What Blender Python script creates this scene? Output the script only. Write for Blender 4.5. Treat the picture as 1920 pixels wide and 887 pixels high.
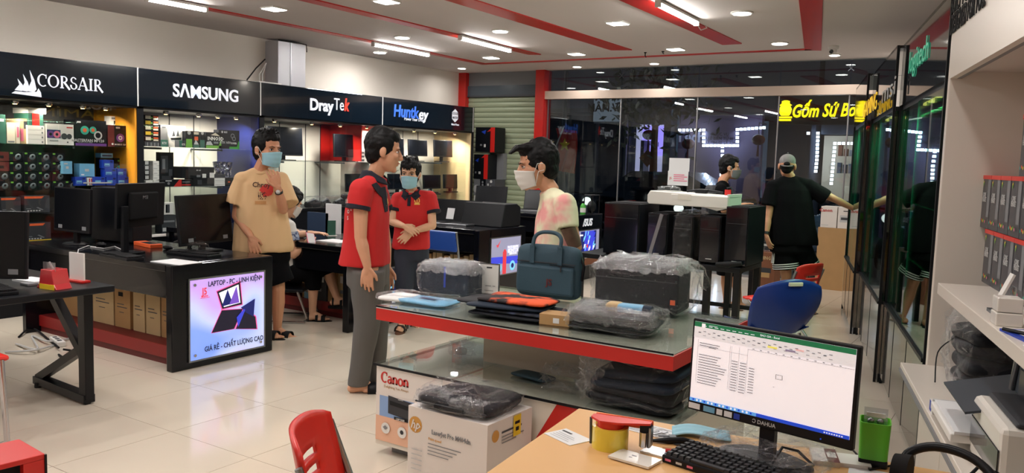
import bpy, bmesh, math, random
import numpy as np
from mathutils import Vector, Matrix, noise
from mathutils.bvhtree import BVHTree
R = math.radians
random.seed(7)
for _o in list(bpy.data.objects): bpy.data.objects.remove(_o)
SC = bpy.context.scene
COL = SC.collection

# ------------------------------------------------------------------ camera
FPX, YAW, PITCH, ROLL, EYE = 1533.9, 0.57298, 0.093932, 0.030848, 1.55
_fw = Vector((-math.sin(YAW)*math.cos(PITCH), math.cos(YAW)*math.cos(PITCH), -math.sin(PITCH)))
_rt = Vector((math.cos(YAW), math.sin(YAW), 0))
_up = _rt.cross(_fw)
CR = _rt*math.cos(ROLL) + _up*math.sin(ROLL)
CU = _up*math.cos(ROLL) - _rt*math.sin(ROLL)
CF = _fw
CAMLOC = Vector((0, 0, EYE))
cd = bpy.data.cameras.new('camera')
cam = bpy.data.objects.new('camera', cd); COL.objects.link(cam)
cam.matrix_world = Matrix(((CR.x, CU.x, -CF.x, 0), (CR.y, CU.y, -CF.y, 0), (CR.z, CU.z, -CF.z, EYE), (0, 0, 0, 1)))
cd.sensor_fit = 'HORIZONTAL'; cd.sensor_width = 36; cd.lens = FPX*36/1920; cd.clip_start = .05; cd.clip_end = 200
SC.camera = cam

# ------------------------------------------------------------------ world: a dim city night sky
w = bpy.data.worlds.new('night'); SC.world = w; w.use_nodes = True
w.node_tree.nodes['Background'].inputs[0].default_value = (.10, .14, .22, 1)
w.node_tree.nodes['Background'].inputs[1].default_value = .45
SC.view_settings.view_transform = 'Standard'; SC.view_settings.look = 'None'
SC.view_settings.gamma = 1; SC.view_settings.use_curve_mapping = False
SC.view_settings.exposure = -0.16
SC.cycles.max_bounces = 8; SC.cycles.transparent_max_bounces = 24; SC.cycles.glossy_bounces = 4
SC.cycles.diffuse_bounces = 4; SC.cycles.caustics_reflective = False; SC.cycles.caustics_refractive = False
SC.cycles.sample_clamp_indirect = 4
LAMP_W = 10.5       # one downlight
TUBE_W = 16.0       # one tube

# ------------------------------------------------------------------ pixel -> world on a plane (placing aid)
def ray(px, py): return CF + CR*((px-960)/FPX) + CU*((443.5-py)/FPX)
def PZ(px, py, z=0.0): d = ray(px, py); return CAMLOC + d*((z-EYE)/d.z)
def PX(px, py, x): d = ray(px, py); return CAMLOC + d*(x/d.x)
def PY(px, py, y): d = ray(px, py); return CAMLOC + d*(y/d.y)
RA = R(14.0); RO = Vector((.70, 0, 0)); RN = Vector((math.cos(RA), math.sin(RA), 0)); RU = Vector((-math.sin(RA), math.cos(RA), 0))
def PR(px, py, v=0.0):      # on the right-hand wall, v metres behind its face -> local (v, u, z)
    d = ray(px, py); t = (v + RO.dot(RN) - CAMLOC.dot(RN))/d.dot(RN); p = CAMLOC + d*t
    return Vector((v, (p-RO).dot(RU), p.z))

# ------------------------------------------------------------------ materials
def lin(c):
    return tuple((x/255/12.92 if x/255 <= .04045 else ((x/255+.055)/1.055)**2.4) for x in c)
MATS = {}
def mat(name, rgb=(128,128,128), rough=.5, metal=0, emit=0, var=.0, vs=8, bump=0, bs=60, spec=.5, coat=0, alpha=1, trans=0):
    if name in MATS: return MATS[name]
    m = bpy.data.materials.new(name); m.use_nodes = True; nt = m.node_tree; b = nt.nodes['Principled BSDF']
    c = (*lin(rgb), 1)
    b.inputs['Base Color'].default_value = c; b.inputs['Roughness'].default_value = rough; b.inputs['Metallic'].default_value = metal
    b.inputs['Specular IOR Level'].default_value = spec; b.inputs['Coat Weight'].default_value = coat; b.inputs['Alpha'].default_value = alpha
    if trans: b.inputs['Transmission Weight'].default_value = trans
    if emit:
        b.inputs['Emission Color'].default_value = c; b.inputs['Emission Strength'].default_value = emit
    if var or bump:
        tc = nt.nodes.new('ShaderNodeTexCoord')
    if var:
        n = nt.nodes.new('ShaderNodeTexNoise'); n.inputs['Scale'].default_value = vs; n.inputs['Detail'].default_value = 4
        nt.links.new(tc.outputs['Object'], n.inputs['Vector'])
        mx = nt.nodes.new('ShaderNodeMix'); mx.data_type = 'RGBA'
        mx.inputs[6].default_value = tuple(min(1, v*(1-var)) for v in c[:3])+(1,)
        mx.inputs[7].default_value = tuple(min(1, v*(1+var)) for v in c[:3])+(1,)
        nt.links.new(n.outputs['Fac'], mx.inputs[0]); nt.links.new(mx.outputs[2], b.inputs['Base Color'])
    if bump:
        n2 = nt.nodes.new('ShaderNodeTexNoise'); n2.inputs['Scale'].default_value = bs; n2.inputs['Detail'].default_value = 3
        nt.links.new(tc.outputs['Object'], n2.inputs['Vector'])
        bp = nt.nodes.new('ShaderNodeBump'); bp.inputs['Strength'].default_value = bump; bp.inputs['Distance'].default_value = .004
        nt.links.new(n2.outputs['Fac'], bp.inputs['Height']); nt.links.new(bp.outputs['Normal'], b.inputs['Normal'])
    MATS[name] = m; return m
def film(name, tint=(255,255,255), base=.06, edge=.6, rough=.05, bump=0, bs=30, milky=0.0):
    """thin clear sheet (glass pane, plastic film): transparent + a fresnel-weighted gloss, same for every viewer"""
    if name in MATS: return MATS[name]
    m = bpy.data.materials.new(name); m.use_nodes = True; nt = m.node_tree; nt.nodes.clear()
    out = nt.nodes.new('ShaderNodeOutputMaterial'); tr = nt.nodes.new('ShaderNodeBsdfTransparent'); gl = nt.nodes.new('ShaderNodeBsdfGlossy')
    tr.inputs[0].default_value = (*lin(tint), 1); gl.inputs['Roughness'].default_value = rough; gl.inputs[0].default_value = (.95,.97,1,1)
    lw = nt.nodes.new('ShaderNodeLayerWeight'); lw.inputs[0].default_value = .5
    pw = nt.nodes.new('ShaderNodeMath'); pw.operation = 'POWER'; pw.inputs[1].default_value = 3.5; nt.links.new(lw.outputs['Facing'], pw.inputs[0])
    mr = nt.nodes.new('ShaderNodeMapRange'); mr.inputs[3].default_value = base; mr.inputs[4].default_value = edge
    nt.links.new(pw.outputs[0], mr.inputs[0])
    mx = nt.nodes.new('ShaderNodeMixShader'); nt.links.new(mr.outputs[0], mx.inputs[0])
    src = tr
    if milky:
        df = nt.nodes.new('ShaderNodeBsdfDiffuse'); df.inputs[0].default_value = (.8,.8,.82,1)
        m2 = nt.nodes.new('ShaderNodeMixShader'); m2.inputs[0].default_value = milky
        nt.links.new(tr.outputs[0], m2.inputs[1]); nt.links.new(df.outputs[0], m2.inputs[2]); src = m2
    nt.links.new(src.outputs[0], mx.inputs[1]); nt.links.new(gl.outputs[0], mx.inputs[2])
    if bump:
        tc = nt.nodes.new('ShaderNodeTexCoord'); n = nt.nodes.new('ShaderNodeTexNoise'); n.inputs['Scale'].default_value = bs
        n.inputs['Detail'].default_value = 5; n.inputs['Distortion'].default_value = 1.2
        bp = nt.nodes.new('ShaderNodeBump'); bp.inputs['Strength'].default_value = bump; bp.inputs['Distance'].default_value = .05
        nt.links.new(tc.outputs['Object'], n.inputs['Vector']); nt.links.new(n.outputs['Fac'], bp.inputs['Height'])
        nt.links.new(bp.outputs[0], gl.inputs['Normal'])
    nt.links.new(mx.outputs[0], out.inputs[0]); MATS[name] = m; return m
def two(name, a, b, scale=4, thr=.5, soft=.08, rough=.8):   # two-colour blotches in the material itself (tie-dye, printed camouflage)
    if name in MATS: return MATS[name]
    m = mat(name, a, rough); nt = m.node_tree; bs = nt.nodes['Principled BSDF']
    tc = nt.nodes.new('ShaderNodeTexCoord'); n = nt.nodes.new('ShaderNodeTexNoise'); n.inputs['Scale'].default_value = scale; n.inputs['Detail'].default_value = 3
    r = nt.nodes.new('ShaderNodeValToRGB'); r.color_ramp.elements[0].position = thr-soft; r.color_ramp.elements[1].position = thr+soft
    r.color_ramp.elements[0].color = (*lin(a),1); r.color_ramp.elements[1].color = (*lin(b),1)
    nt.links.new(tc.outputs['Object'], n.inputs['Vector']); nt.links.new(n.outputs['Fac'], r.inputs[0]); nt.links.new(r.outputs[0], bs.inputs['Base Color'])
    return m
K = lambda n: MATS[n]
mat('black_gloss', (14,17,24), .12, coat=.4); mat('black_satin', (15,17,22), .38, spec=.25); mat('black_matte', (17,17,20), .75, spec=.25); mat('black_metal', (15,16,20), .38, .1, spec=.3)
mat('charcoal', (42,44,50), .6); mat('dark_grey', (62,64,70), .55); mat('mid_grey', (120,122,126), .5); mat('light_grey', (190,190,190), .5)
mat('white', (226,224,220), .5); mat('white_gloss', (228,224,216), .18); mat('paper', (225,226,228), .7); mat('cream', (222,212,192), .6)
mat('red', (196,32,26), .4); mat('red_gloss', (198,36,30), .25); mat('dark_red', (92,16,18), .5); mat('red_plastic', (214,44,34), .35)
mat('orange', (228,96,48), .5); mat('yellow', (236,200,40), .5); mat('lime', (110,172,58), .5); mat('green', (48,98,84), .5); mat('leaf_green', (62,160,52), .4)
mat('blue', (24,60,170), .45); mat('deep_blue', (12,26,90), .4); mat('sky_blue', (110,170,205), .5); mat('teal', (60,170,150), .4); mat('purple', (100,50,130), .5); mat('pink', (222,110,140), .5)
mat('cardboard', (176,138,92), .8, var=.12, vs=6); mat('cardboard_pale', (194,168,126), .8, var=.1, vs=6); mat('cardboard_brown', (120,72,48), .8)
mat('chrome', (200,200,205), .15, 1); mat('steel', (150,152,156), .35, 1); mat('gunmetal', (80,84,90), .4, .6)
mat('lamp', (255,250,240), .5, emit=16); mat('tube_light', (255,252,245), .5, emit=55); mat('led', (225,235,255), .5, emit=14); mat('warm_spot', (255,205,120), .5, emit=12)
mat('skin', (196,140,108), .55, var=.06, vs=12); mat('skin_b', (206,152,120), .55, var=.06, vs=12); mat('skin_pale', (214,166,134), .55, var=.05, vs=12)
mat('hair', (9,9,11), .55, var=.3, vs=60, bump=.5, bs=120, spec=.2); mat('eye_white', (225,220,215), .3); mat('eye_dark', (20,14,12), .2); mat('lip', (160,88,80), .5)
mat('mask_blue', (150,196,212), .8); mat('mask_white', (222,220,214), .8); mat('mask_grey', (112,116,118), .8); mat('nail', (226,180,160), .35)
mat('screen_off', (10,12,17), .2, spec=.3); mat('case_black', (15,17,22), .35, spec=.3); mat('rubber', (20,20,21), .85)
mat('wood', (217,170,112), .42, var=.05, vs=3)
film('glass_clear', (251,253,253), .022, .8, .01); film('glass_front', (226,234,236), .055, .8, .006)
film('glass_green', (248,252,250), .06, .8, .01)
film('wrap', (252,253,254), .03, .75, .04, bump=1.0, bs=16, milky=.02); film('wrap_thin', (252,253,254), .022, .7, .035, bump=1.0, bs=22, milky=.006)
film('wrap_glint', (252,253,254), .12, .8, .05, bump=1.0, bs=22, milky=.05)
film('wrap_bunch', (250,251,252), .16, .8, .06, bump=1.0, bs=20, milky=.16)
film('clear_plastic', (235,238,240), .12, .6, .08, milky=.12)

# ------------------------------------------------------------------ object plumbing
def tag(o, label=None, cat=None, group=None, kind=None):
    if label: o['label'] = label
    if cat: o['category'] = cat
    if group: o['group'] = group
    if kind: o['kind'] = kind
    return o
def thing(name, label, cat, loc=(0,0,0), rz=0, group=None, rot=None):
    o = bpy.data.objects.new(name, None); COL.objects.link(o); o.empty_display_size = .1
    o.location = loc; o.rotation_euler = rot if rot else (0, 0, rz)
    return tag(o, label, cat, group)
def link(name, me, parent=None, loc=None, rot=None):
    o = bpy.data.objects.new(name, me); COL.objects.link(o); o.parent = parent
    if loc is not None: o.location = loc
    if rot is not None: o.rotation_euler = rot
    return o
def dup(root, loc, rz=None, label=None, group=None):
    r = root.copy(); COL.objects.link(r); r.location = loc
    if rz is not None: r.rotation_euler = (0, 0, rz)
    if label: r['label'] = label
    if group: r['group'] = group
    for ch in list(root.children):
        c = ch.copy(); COL.objects.link(c); c.parent = r
        for g in list(ch.children):
            d = g.copy(); COL.objects.link(d); d.parent = c
    return r
class MB:
    def __init__(s): s.v = []; s.f = []; s.m = []
    def add(s, vs, fs, mi=0):
        n = len(s.v); s.v += [tuple(p) for p in vs]; s.f += [tuple(i+n for i in f) for f in fs]; s.m += [mi]*len(fs); return s
    def box(s, x0, x1, y0, y1, z0, z1, mi=0, rot=None):
        vs = [Vector((x,y,z)) for x in (x0,x1) for y in (y0,y1) for z in (z0,z1)]
        if rot is not None:
            c = Vector(((x0+x1)/2,(y0+y1)/2,(z0+z1)/2)); vs = [c+rot@(p-c) for p in vs]
        return s.add(vs, [(0,1,3,2),(4,6,7,5),(0,4,5,1),(2,3,7,6),(0,2,6,4),(1,5,7,3)], mi)
    def bar(s, a, b, wd, ht, mi=0, up=(0,0,1)):          # rectangular bar from a to b
        a = Vector(a); b = Vector(b); d = (b-a).normalized(); u = Vector(up)
        if abs(d.dot(u)) > .98: u = Vector((0,1,0))
        x = d.cross(u).normalized()*wd/2; y = x.cross(d).normalized()*ht/2
        vs = [p+sx*x+sy*y for p in (a,b) for sx,sy in ((-1,-1),(1,-1),(1,1),(-1,1))]
        return s.add(vs, [(3,2,1,0),(4,5,6,7),(0,1,5,4),(1,2,6,5),(2,3,7,6),(3,0,4,7)], mi)
    def tube(s, pts, r, n=8, mi=0, flat=1.0, cap=True):
        pts = [Vector(p) for p in pts]; k = len(pts); rs = r if isinstance(r, (list,tuple)) else [r]*k
        base = len(s.v); prev = None
        for i,p in enumerate(pts):
            d = (pts[min(i+1,k-1)]-pts[max(i-1,0)])
            d = d.normalized() if d.length > 1e-9 else Vector((0,0,1))
            if prev is None:
                u = Vector((0,0,1)) if abs(d.z) < .9 else Vector((1,0,0)); x = d.cross(u).normalized()
            else: x = (prev - d*prev.dot(d)).normalized()
            prev = x; y = d.cross(x)
            for j in range(n):
                t = 2*math.pi*j/n; s.v.append(tuple(p + x*math.cos(t)*rs[i] + y*math.sin(t)*rs[i]*flat))
        for i in range(k-1):
            for j in range(n):
                a = base+i*n+j; b = base+i*n+(j+1)%n; s.f.append((a,b,b+n,a+n)); s.m.append(mi)
        if cap:
            s.f.append(tuple(base+j for j in reversed(range(n)))); s.m.append(mi)
            s.f.append(tuple(base+(k-1)*n+j for j in range(n))); s.m.append(mi)
        return s
    def lathe(s, prof, n=24, c=(0,0,0), mi=0, sx=1, sy=1):     # prof: (r,z) list
        base = len(s.v)
        for r,z in prof:
            for j in range(n):
                t = 2*math.pi*j/n; s.v.append((c[0]+r*math.cos(t)*sx, c[1]+r*math.sin(t)*sy, c[2]+z))
        for i in range(len(prof)-1):
            for j in range(n):
                a = base+i*n+j; b = base+i*n+(j+1)%n; s.f.append((a,b,b+n,a+n)); s.m.append(mi)
        s.f.append(tuple(base+j for j in reversed(range(n)))); s.m.append(mi)
        s.f.append(tuple(base+(len(prof)-1)*n+j for j in range(n))); s.m.append(mi)
        return s
    def prism(s, poly, fn, h0, h1, mi=0):                      # poly of (a,b); fn(a,b,h)->xyz
        n = len(poly); vs = [fn(a,b,h0) for a,b in poly]+[fn(a,b,h1) for a,b in poly]
        return s.add(vs, [tuple(reversed(range(n))), tuple(range(n,2*n))]+[(i,(i+1)%n,(i+1)%n+n,i+n) for i in range(n)], mi)
    def grid(s, fn, nu, nv, mi=0):
        vs = [fn(i/nu, j/nv) for j in range(nv+1) for i in range(nu+1)]
        fs = [(j*(nu+1)+i, j*(nu+1)+i+1, (j+1)*(nu+1)+i+1, (j+1)*(nu+1)+i) for j in range(nv) for i in range(nu)]
        return s.add(vs, fs, mi)
    def ell(s, c, r, n=12, m=8, mi=0, rot=None):
        vs = []; c = Vector(c)
        for j in range(m+1):
            ph = math.pi*j/m
            for i in range(n):
                t = 2*math.pi*i/n; p = Vector((r[0]*math.sin(ph)*math.cos(t), r[1]*math.sin(ph)*math.sin(t), r[2]*math.cos(ph)))
                vs.append(c+(rot@p if rot is not None else p))
        fs = [(j*n+i, (j+1)*n+i, (j+1)*n+(i+1)%n, j*n+(i+1)%n) for j in range(m) for i in range(n)]
        return s.add(vs, fs, mi)
    def build(s, name, mats, parent=None, smooth=False, bevel=0, loc=None, rot=None, solid=0, sub=0):
        me = bpy.data.meshes.new(name); me.from_pydata(s.v, [], s.f); me.validate()
        if not isinstance(mats, (list,tuple)): mats = [mats]
        for m in mats: me.materials.append(K(m) if isinstance(m, str) else m)
        if len(mats) > 1 and len(me.polygons) == len(s.m):
            me.polygons.foreach_set('material_index', s.m)
        bm = bmesh.new(); bm.from_mesh(me); bmesh.ops.remove_doubles(bm, verts=bm.verts, dist=1e-6)
        bmesh.ops.recalc_face_normals(bm, faces=bm.faces); bm.to_mesh(me); bm.free()
        if smooth: me.polygons.foreach_set('use_smooth', [True]*len(me.polygons))
        if smooth: me.set_sharp_from_angle(angle=R(48))
        me.update(); o = link(name, me, parent, loc, rot)
        if solid: md = o.modifiers.new('solid', 'SOLIDIFY'); md.thickness = solid; md.offset = 0
        if sub: md = o.modifiers.new('sub', 'SUBSURF'); md.levels = sub; md.render_levels = sub
        if bevel: md = o.modifiers.new('bevel', 'BEVEL'); md.width = bevel; md.segments = 2; md.limit_method = 'ANGLE'; md.angle_limit = R(40)
        return o
def bx(name, m, parent, x0, x1, y0, y1, z0, z1, bevel=0, rot=None):
    return MB().box(x0, x1, y0, y1, z0, z1, rot=rot).build(name, m, parent, bevel=bevel)
_cache = {}
def text_mesh(s, size, bold, shear, extrude, align, res=3, spacing=1.0):
    k = (s, size, bold, shear, extrude, align, res, spacing)
    if k in _cache: return _cache[k]
    c = bpy.data.curves.new('t', 'FONT'); c.body = s; c.size = size; c.offset = bold*size; c.shear = shear; c.extrude = extrude
    c.align_x = align; c.align_y = 'CENTER'; c.resolution_u = res; c.space_character = spacing
    o = bpy.data.objects.new('t', c); me = bpy.data.meshes.new_from_object(o); bpy.data.objects.remove(o); _cache[k] = me; return me
def txt(name, s, m, parent, O, U, V, size, bold=0, shear=0, extrude=.0015, align='CENTER', sx=1, res=3, spacing=1.0):
    """lettering with reading direction U, up direction V, centred on O (parent's space)"""
    me = text_mesh(s, size, bold, shear, extrude, align, res, spacing).copy(); me.materials.clear(); me.materials.append(K(m) if isinstance(m,str) else m)
    U = Vector(U).normalized(); V = Vector(V).normalized(); N = U.cross(V); O = Vector(O)+N*extrude
    M4 = Matrix(((U.x*sx,V.x,N.x,O.x),(U.y*sx,V.y,N.y,O.y),(U.z*sx,V.z,N.z,O.z),(0,0,0,1)))
    me.transform(M4); return link(name, me, parent)
def art(name, parent, O, U, V, wd, ht, items, step=.0006):
    """flat print on a face: O lower-left corner, U/V axes; items ('r',u0,v0,u1,v1,mat) ('d',u,v,r,mat) ('p',[(u,v)..],mat) in face fractions"""
    U = Vector(U).normalized(); V = Vector(V).normalized(); N = U.cross(V); O = Vector(O)
    mb = MB(); ms = []; q = lambda u,v,h: O+U*(u*wd)+V*(v*ht)+N*h
    for i,it in enumerate(items):
        m = it[-1]
        if m not in ms: ms.append(m)
        mi = ms.index(m); h = .0012+step*i
        if it[0] == 'r': pts = [(it[1],it[2]),(it[3],it[2]),(it[3],it[4]),(it[1],it[4])]
        elif it[0] == 'd': pts = [(it[1]+it[3]*math.cos(t*math.pi/8)*ht/wd, it[2]+it[3]*math.sin(t*math.pi/8)) for t in range(16)]
        else: pts = it[1]
        mb.add([q(u,v,h) for u,v in pts], [tuple(range(len(pts)))], mi)
    me_o = mb.build(name, ms, parent); return me_o
def pbox(name, label, cat, size, loc, rz, m, front=None, texts=None, group=None, top=None, bevel=0, side=None):
    wd, d, h = size
    o = MB().box(-wd/2, wd/2, -d/2, d/2, 0, h).build(name, m, None, bevel=bevel); o.location = loc; o.rotation_euler = (0,0,rz)
    tag(o, label, cat, group)
    if top: art('box_top_print', o, (-wd/2,-d/2,h), (1,0,0), (0,1,0), wd, d, [('r',.0,.0,1,1,top)])
    if front: art('printed_front', o, (-wd/2,-d/2,0), (1,0,0), (0,0,1), wd, h, front)
    if side: art('printed_side', o, (wd/2,-d/2,0), (0,1,0), (0,0,1), d, h, side)
    for t in texts or []:
        u, v, sz, s, tm = t[:5]
        txt('lettering', s, tm, o, (-wd/2+u*wd, -d/2-.0028, v*h), (1,0,0), (0,0,1), sz, bold=.02, extrude=.0004, res=1, **(t[5] if len(t) > 5 else {}))
    return o
def sp(pts, n=5):          # smooth curve through the points
    P=[Vector(p) for p in pts]; out=[]
    for i in range(len(P)-1):
        a=P[max(i-1,0)];b=P[i];c=P[i+1];d=P[min(i+2,len(P)-1)]
        for k in range(n):
            t=k/n; out.append(.5*((2*b)+(c-a)*t+(2*a-5*b+4*c-d)*t*t+(3*b-a-3*c+d)*t**3))
    return out+[P[-1]]
ORD = ['first','second','third','fourth','fifth','sixth','seventh','eighth','ninth','tenth','eleventh','twelfth']
def struct(o): o['kind'] = 'structure'; return o
# ================================================================== the setting
CZ = 2.98; LX = -8.45; GY = 11.4; BY = -3.2
m = mat('tile', (214,203,186), .10, var=.05, vs=2.5, spec=.55); mat('grout', (120,108,96), .8)
mat('ceiling_paint', (226,218,217), .75, var=.02, vs=1); mat('wall_paint', (228,220,210), .75, var=.03, vs=1.2)
fl = struct(bx('floor', 'grout', None, -9.2, 2.2, BY-.3, 11.7, -.10, -.002))
T = .647
tme = None
for j in range(23):
    for i in range(17):
        x0 = -8.45+i*T; y0 = 2.683+(j-9)*T
        cx = x0+T/2; cy = y0+T/2
        if cx > 1.75-.25*cy or cy > 11.55 or cy < -2.4 or cx < -8.3: continue
        if cy < 1 and cx < -5.2-1.2*cy: continue           # nothing of the floor back there is in view
        if tme is None:
            o = MB().box(-T/2+.0015, T/2-.0015, -T/2+.0015, T/2-.0015, -.002, 0).build('floor_tile', 'tile', fl); tme = o.data
        else: o = link('floor_tile', tme, fl)
        o.location = (cx, cy, 0)
ce = struct(bx('ceiling', 'ceiling_paint', None, -8.9, 2.2, BY-.3, GY+.1, CZ, CZ+.12))
struct(bx('wall_left', 'wall_paint', None, LX-.2, LX, BY-.3, GY+.2, -.1, CZ))
struct(bx('wall_back', 'wall_paint', None, -8.9, 2.2, BY-.3, BY, -.1, CZ))
wr = struct(MB().box(.45, .6, BY, 12.2, -.1, CZ).build('wall_right', 'wall_paint', None)); wr.location = RO; wr.rotation_euler = (0,0,RA)
# red bands painted on raised strips of the ceiling
def band(pts, n):
    struct(MB().prism(pts, lambda a,b,h: (a,b,h), CZ-.012, CZ+.01).build('trim_%d' % n, 'red', None))
band([(-7.30,BY),(-7.19,BY),(-7.19,10.25),(-7.30,10.25)], 1)
band([(-7.30,10.25),(-2.45,10.25),(-2.45,10.33),(-7.30,10.33)], 2)
p0 = PZ(600,3,CZ); band([(-5.93,BY),(-5.79,BY),(-5.83,9.62),(-5.99,9.56)], 3)
band([(-4.52,BY),(-4.28,BY),(-4.49,9.62),(-4.74,9.54)], 4)
band([(-3.06,BY),(-2.82,BY),(-3.07,9.56),(-3.30,9.56)], 5)
a = PZ(1509,93,CZ); b = PZ(1540,93,CZ); c = PZ(1543,0,CZ); d = PZ(1498,0,CZ)
e1 = c+(c-b)*2.4; e2 = d+(d-a)*2.4
band([(a.x,a.y),(b.x,b.y),(e1.x,e1.y),(e2.x,e2.y)], 6)
# ------------------------------------------------------------------ ceiling lamps
def area(parent, shape, sx, sy, power, col=(1,.97,.94), z=-.03, spread=165):
    l = bpy.data.lights.new('lamp_light', 'AREA'); l.shape = shape; l.size = sx; l.size_y = sy; l.energy = power; l.color = col; l.spread = R(spread)
    o = bpy.data.objects.new('lamp_light', l); COL.objects.link(o); o.parent = parent; o.location = (0,0,z); return o
def downlight(px, py, sq, label, r=.085, power=None, at=None):
    p = Vector(at) if at else PZ(px, py, CZ)
    t = thing('downlight', label, 'ceiling light', (p.x, p.y, CZ), 0, 'recessed downlights')
    if sq:
        MB().box(-r-.012, r+.012, -r-.012, r+.012, -.014, 0).build('bezel', 'white', t)
        MB().box(-r, r, -r, r, -.019, -.0145).build('diffuser', 'lamp', t)
    else:
        MB().lathe([(r+.018,0),(r+.018,-.012),(r,-.014)], 24).build('bezel', 'white', t)
        MB().lathe([(r,-.0145),(r*.97,-.019)], 24).build('diffuser', 'lamp', t)
    area(t, 'DISK', r*1.9, r*1.9, power or LAMP_W)
DL = [(514,15,1,'square downlight nearest the left wall, above the second sign bay'),(725,1,1,'square downlight cut by the top of the frame'),
 (754,69,0,'round downlight between the two left red bands'),(712,97,0,'round downlight just outside the left red band, beside its tube'),
 (938,57,0,'round downlight beside the middle tube light'),(921,107,1,'square downlight in the corner between the tubes and the cross band'),
 (866,127,0,'round downlight in the far left ceiling corner above the shutter'),(1158,42,1,'square downlight between the second pair of red bands'),
 (1081,100,1,'square downlight near the end of the broad middle red band'),(1082,124,0,'small round downlight above the glass front, left of the beam'),
 (1227,118,0,'small round downlight above the middle of the glass front'),(1267,91,1,'square downlight ahead of the right tube light band'),
 (1391,23,0,'large round downlight right of the right tube light'),(1462,80,0,'round downlight beside the broad slanting red band'),
 (1565,102,0,'round downlight below the dome camera'),(1683,101,0,'round downlight at the corner of the glass display cases')]
for x,y,s,l in DL: downlight(x,y,s,l, r=.06 if y > 110 or x in (1565,1683) else .085, power=LAMP_W*(.6 if y > 110 or x in (1565,1683) else 1))
for i,(x,y) in enumerate([(-6.6,3.0),(-6.6,.4),(-5.0,2.2),(-3.6,3.6),(-3.6,.8),(-2.0,4.4),(-2.0,1.6),(-1.6,-1.4),(-5.0,-1.2),(-.5,3.0),(-.6,.6)]):
    downlight(0,0,i%2, ORD[i]+' of the ceiling downlights over the front of the shop', at=(x,y,0))
def tube(p0, p1, label, group='tube lights on the red bands'):
    p0 = Vector(p0); p1 = Vector(p1); c = (p0+p1)/2; d = p1-p0; L = d.length
    t = thing('tube_light', label, 'tube light', (c.x,c.y,CZ-.012), math.atan2(d.y,d.x), group)
    MB().box(-L/2, L/2, -.028, .028, -.022, 0).build('housing', 'white', t)
    MB().tube([(-L/2+.015,0,-.035),(L/2-.015,0,-.035)], .022, 12).build('tube', 'tube_light', t, smooth=True)
    for sg in (-1,1): bx('end_cap', 'white', t, sg*L/2-.012, sg*L/2+.012, -.026, .026, -.058, 0)
    area(t, 'RECTANGLE', L*.95, .04, TUBE_W, col=(1,.98,.96), z=-.062, spread=170)
for (a,b,l) in [((700,83),(803,103),'white tube light on the left red band near its far end'),((863,71),(956,95),'white tube light on the second red band near its far end'),
                ((1234,8),(1306,44),'white tube light on the right red band with loose wires'),((275,-3),(386,18),'white tube light cut by the top edge on the left red band')]:
    tube(PZ(a[0],a[1],CZ-.045), PZ(b[0],b[1],CZ-.045), l)
tube((-7.245,2.3,0),(-7.245,3.5,0),'added off-view white tube light on the left red band over the sailing ship sign')  # extra tube out of view, added to brighten the upper left wall
tube((-7.245,-.6,0),(-7.245,.6,0),'added white tube light on the left red band behind the view')  # likewise added for the left wall, behind the camera
tube((-5.9,1.2,0),(-5.9,2.4,0),'added off-view white tube light on the second red band over the near desks')  # unseen tube added as fill light over the desks
tube((-3.05,1.8,0),(-3.05,3.0,0),'added off-view white tube light over the orange desk side')  # unseen tube added to fill the foreground with light
p = PZ(1308,47,CZ); MBt = MB().tube([(0,0,0),(.03,.02,-.05),(.09,.03,-.03),(.1,-.04,-.02)], .006, 6); o = MBt.build('loose_wire','white',None,True); o.location=(p.x,p.y,CZ); tag(o,'short white wire hanging beside the right tube light','wire')
# camera, smoke / sprinkler bits on the ceiling
p = PZ(1563,86,CZ); t = thing('security_camera','white ceiling dome camera with black lens near the slanting red band','camera',(p.x,p.y,CZ))
MB().lathe([(.06,0),(.06,-.025),(.05,-.04)],20).build('base','white',t,True); MB().ell((0,0,-.06),(.042,.042,.042),14,10).build('housing','white',t,True)
MB().tube([(-.01,-.03,-.065),(-.014,-.05,-.075)],.022,12).build('lens','black_gloss',t,True)
for i,(x,y) in enumerate([(1210,98),(1243,96)]):
    p = PZ(x,y,CZ); t = thing('ceiling_hook',['black hook hanging from the ceiling near the cross band','small black screw hook beside the larger one'][i],'hook',(p.x,p.y,CZ))
    MB().tube([(0,0,0),(0,0,-.05*(1-.5*i)),(.015,0,-.065*(1-.5*i))],.007,6).build('hook_rod','black_matte',t); MB().lathe([(.02,0),(.015,-.012)],10).build('hook_plate','black_matte',t)
# ------------------------------------------------------------------ column and junction on the left wall
t = struct(thing('trim_7', None, None, (LX, 7.32, 0))); mat('galvanised', (186,186,192), .4, .25, var=.06, vs=5)
bx('casing_front', 'galvanised', t, 0, .24, -.16, .30, 2.30, 2.95, bevel=.004); bx('casing_edge','steel',t,.236,.246,.04,.055,2.30,2.95)
MB().tube([(.25,-.165,2.955),(.26,.06,2.965),(.25,.305,2.955),(.25,.31,2.86)],.006,6).build('cable','black_matte',t)
o = MB().tube([PX(463,150,-8.1),PX(480,128,-8.15),PX(497,111,-8.2)],.008,6).build('black_cable','black_matte',None,True); tag(o,'black cable slanting from the wall column down behind the signs','cable')
for i in range(2):
    o = MB().tube([PX(487+i*5,154,-8.1),PX(486+i*6,140,-8.1),PX(492+i*4,130,-8.2),PX(499,118,-8.2)],.006,6).build('white_cable','white',None,True); tag(o,['thin white cable looping beside the wall column, left one','thin white cable looping beside the wall column, right one'][i],'cable')
a = PX(478,156,-7.95); o = bx('junction_box','white',None,-8.0,-7.85,a.y-.02,a.y+.32,2.345,2.38,bevel=.004); tag(o,'flat white cable duct lying on top of the sign panels','box')
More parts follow.
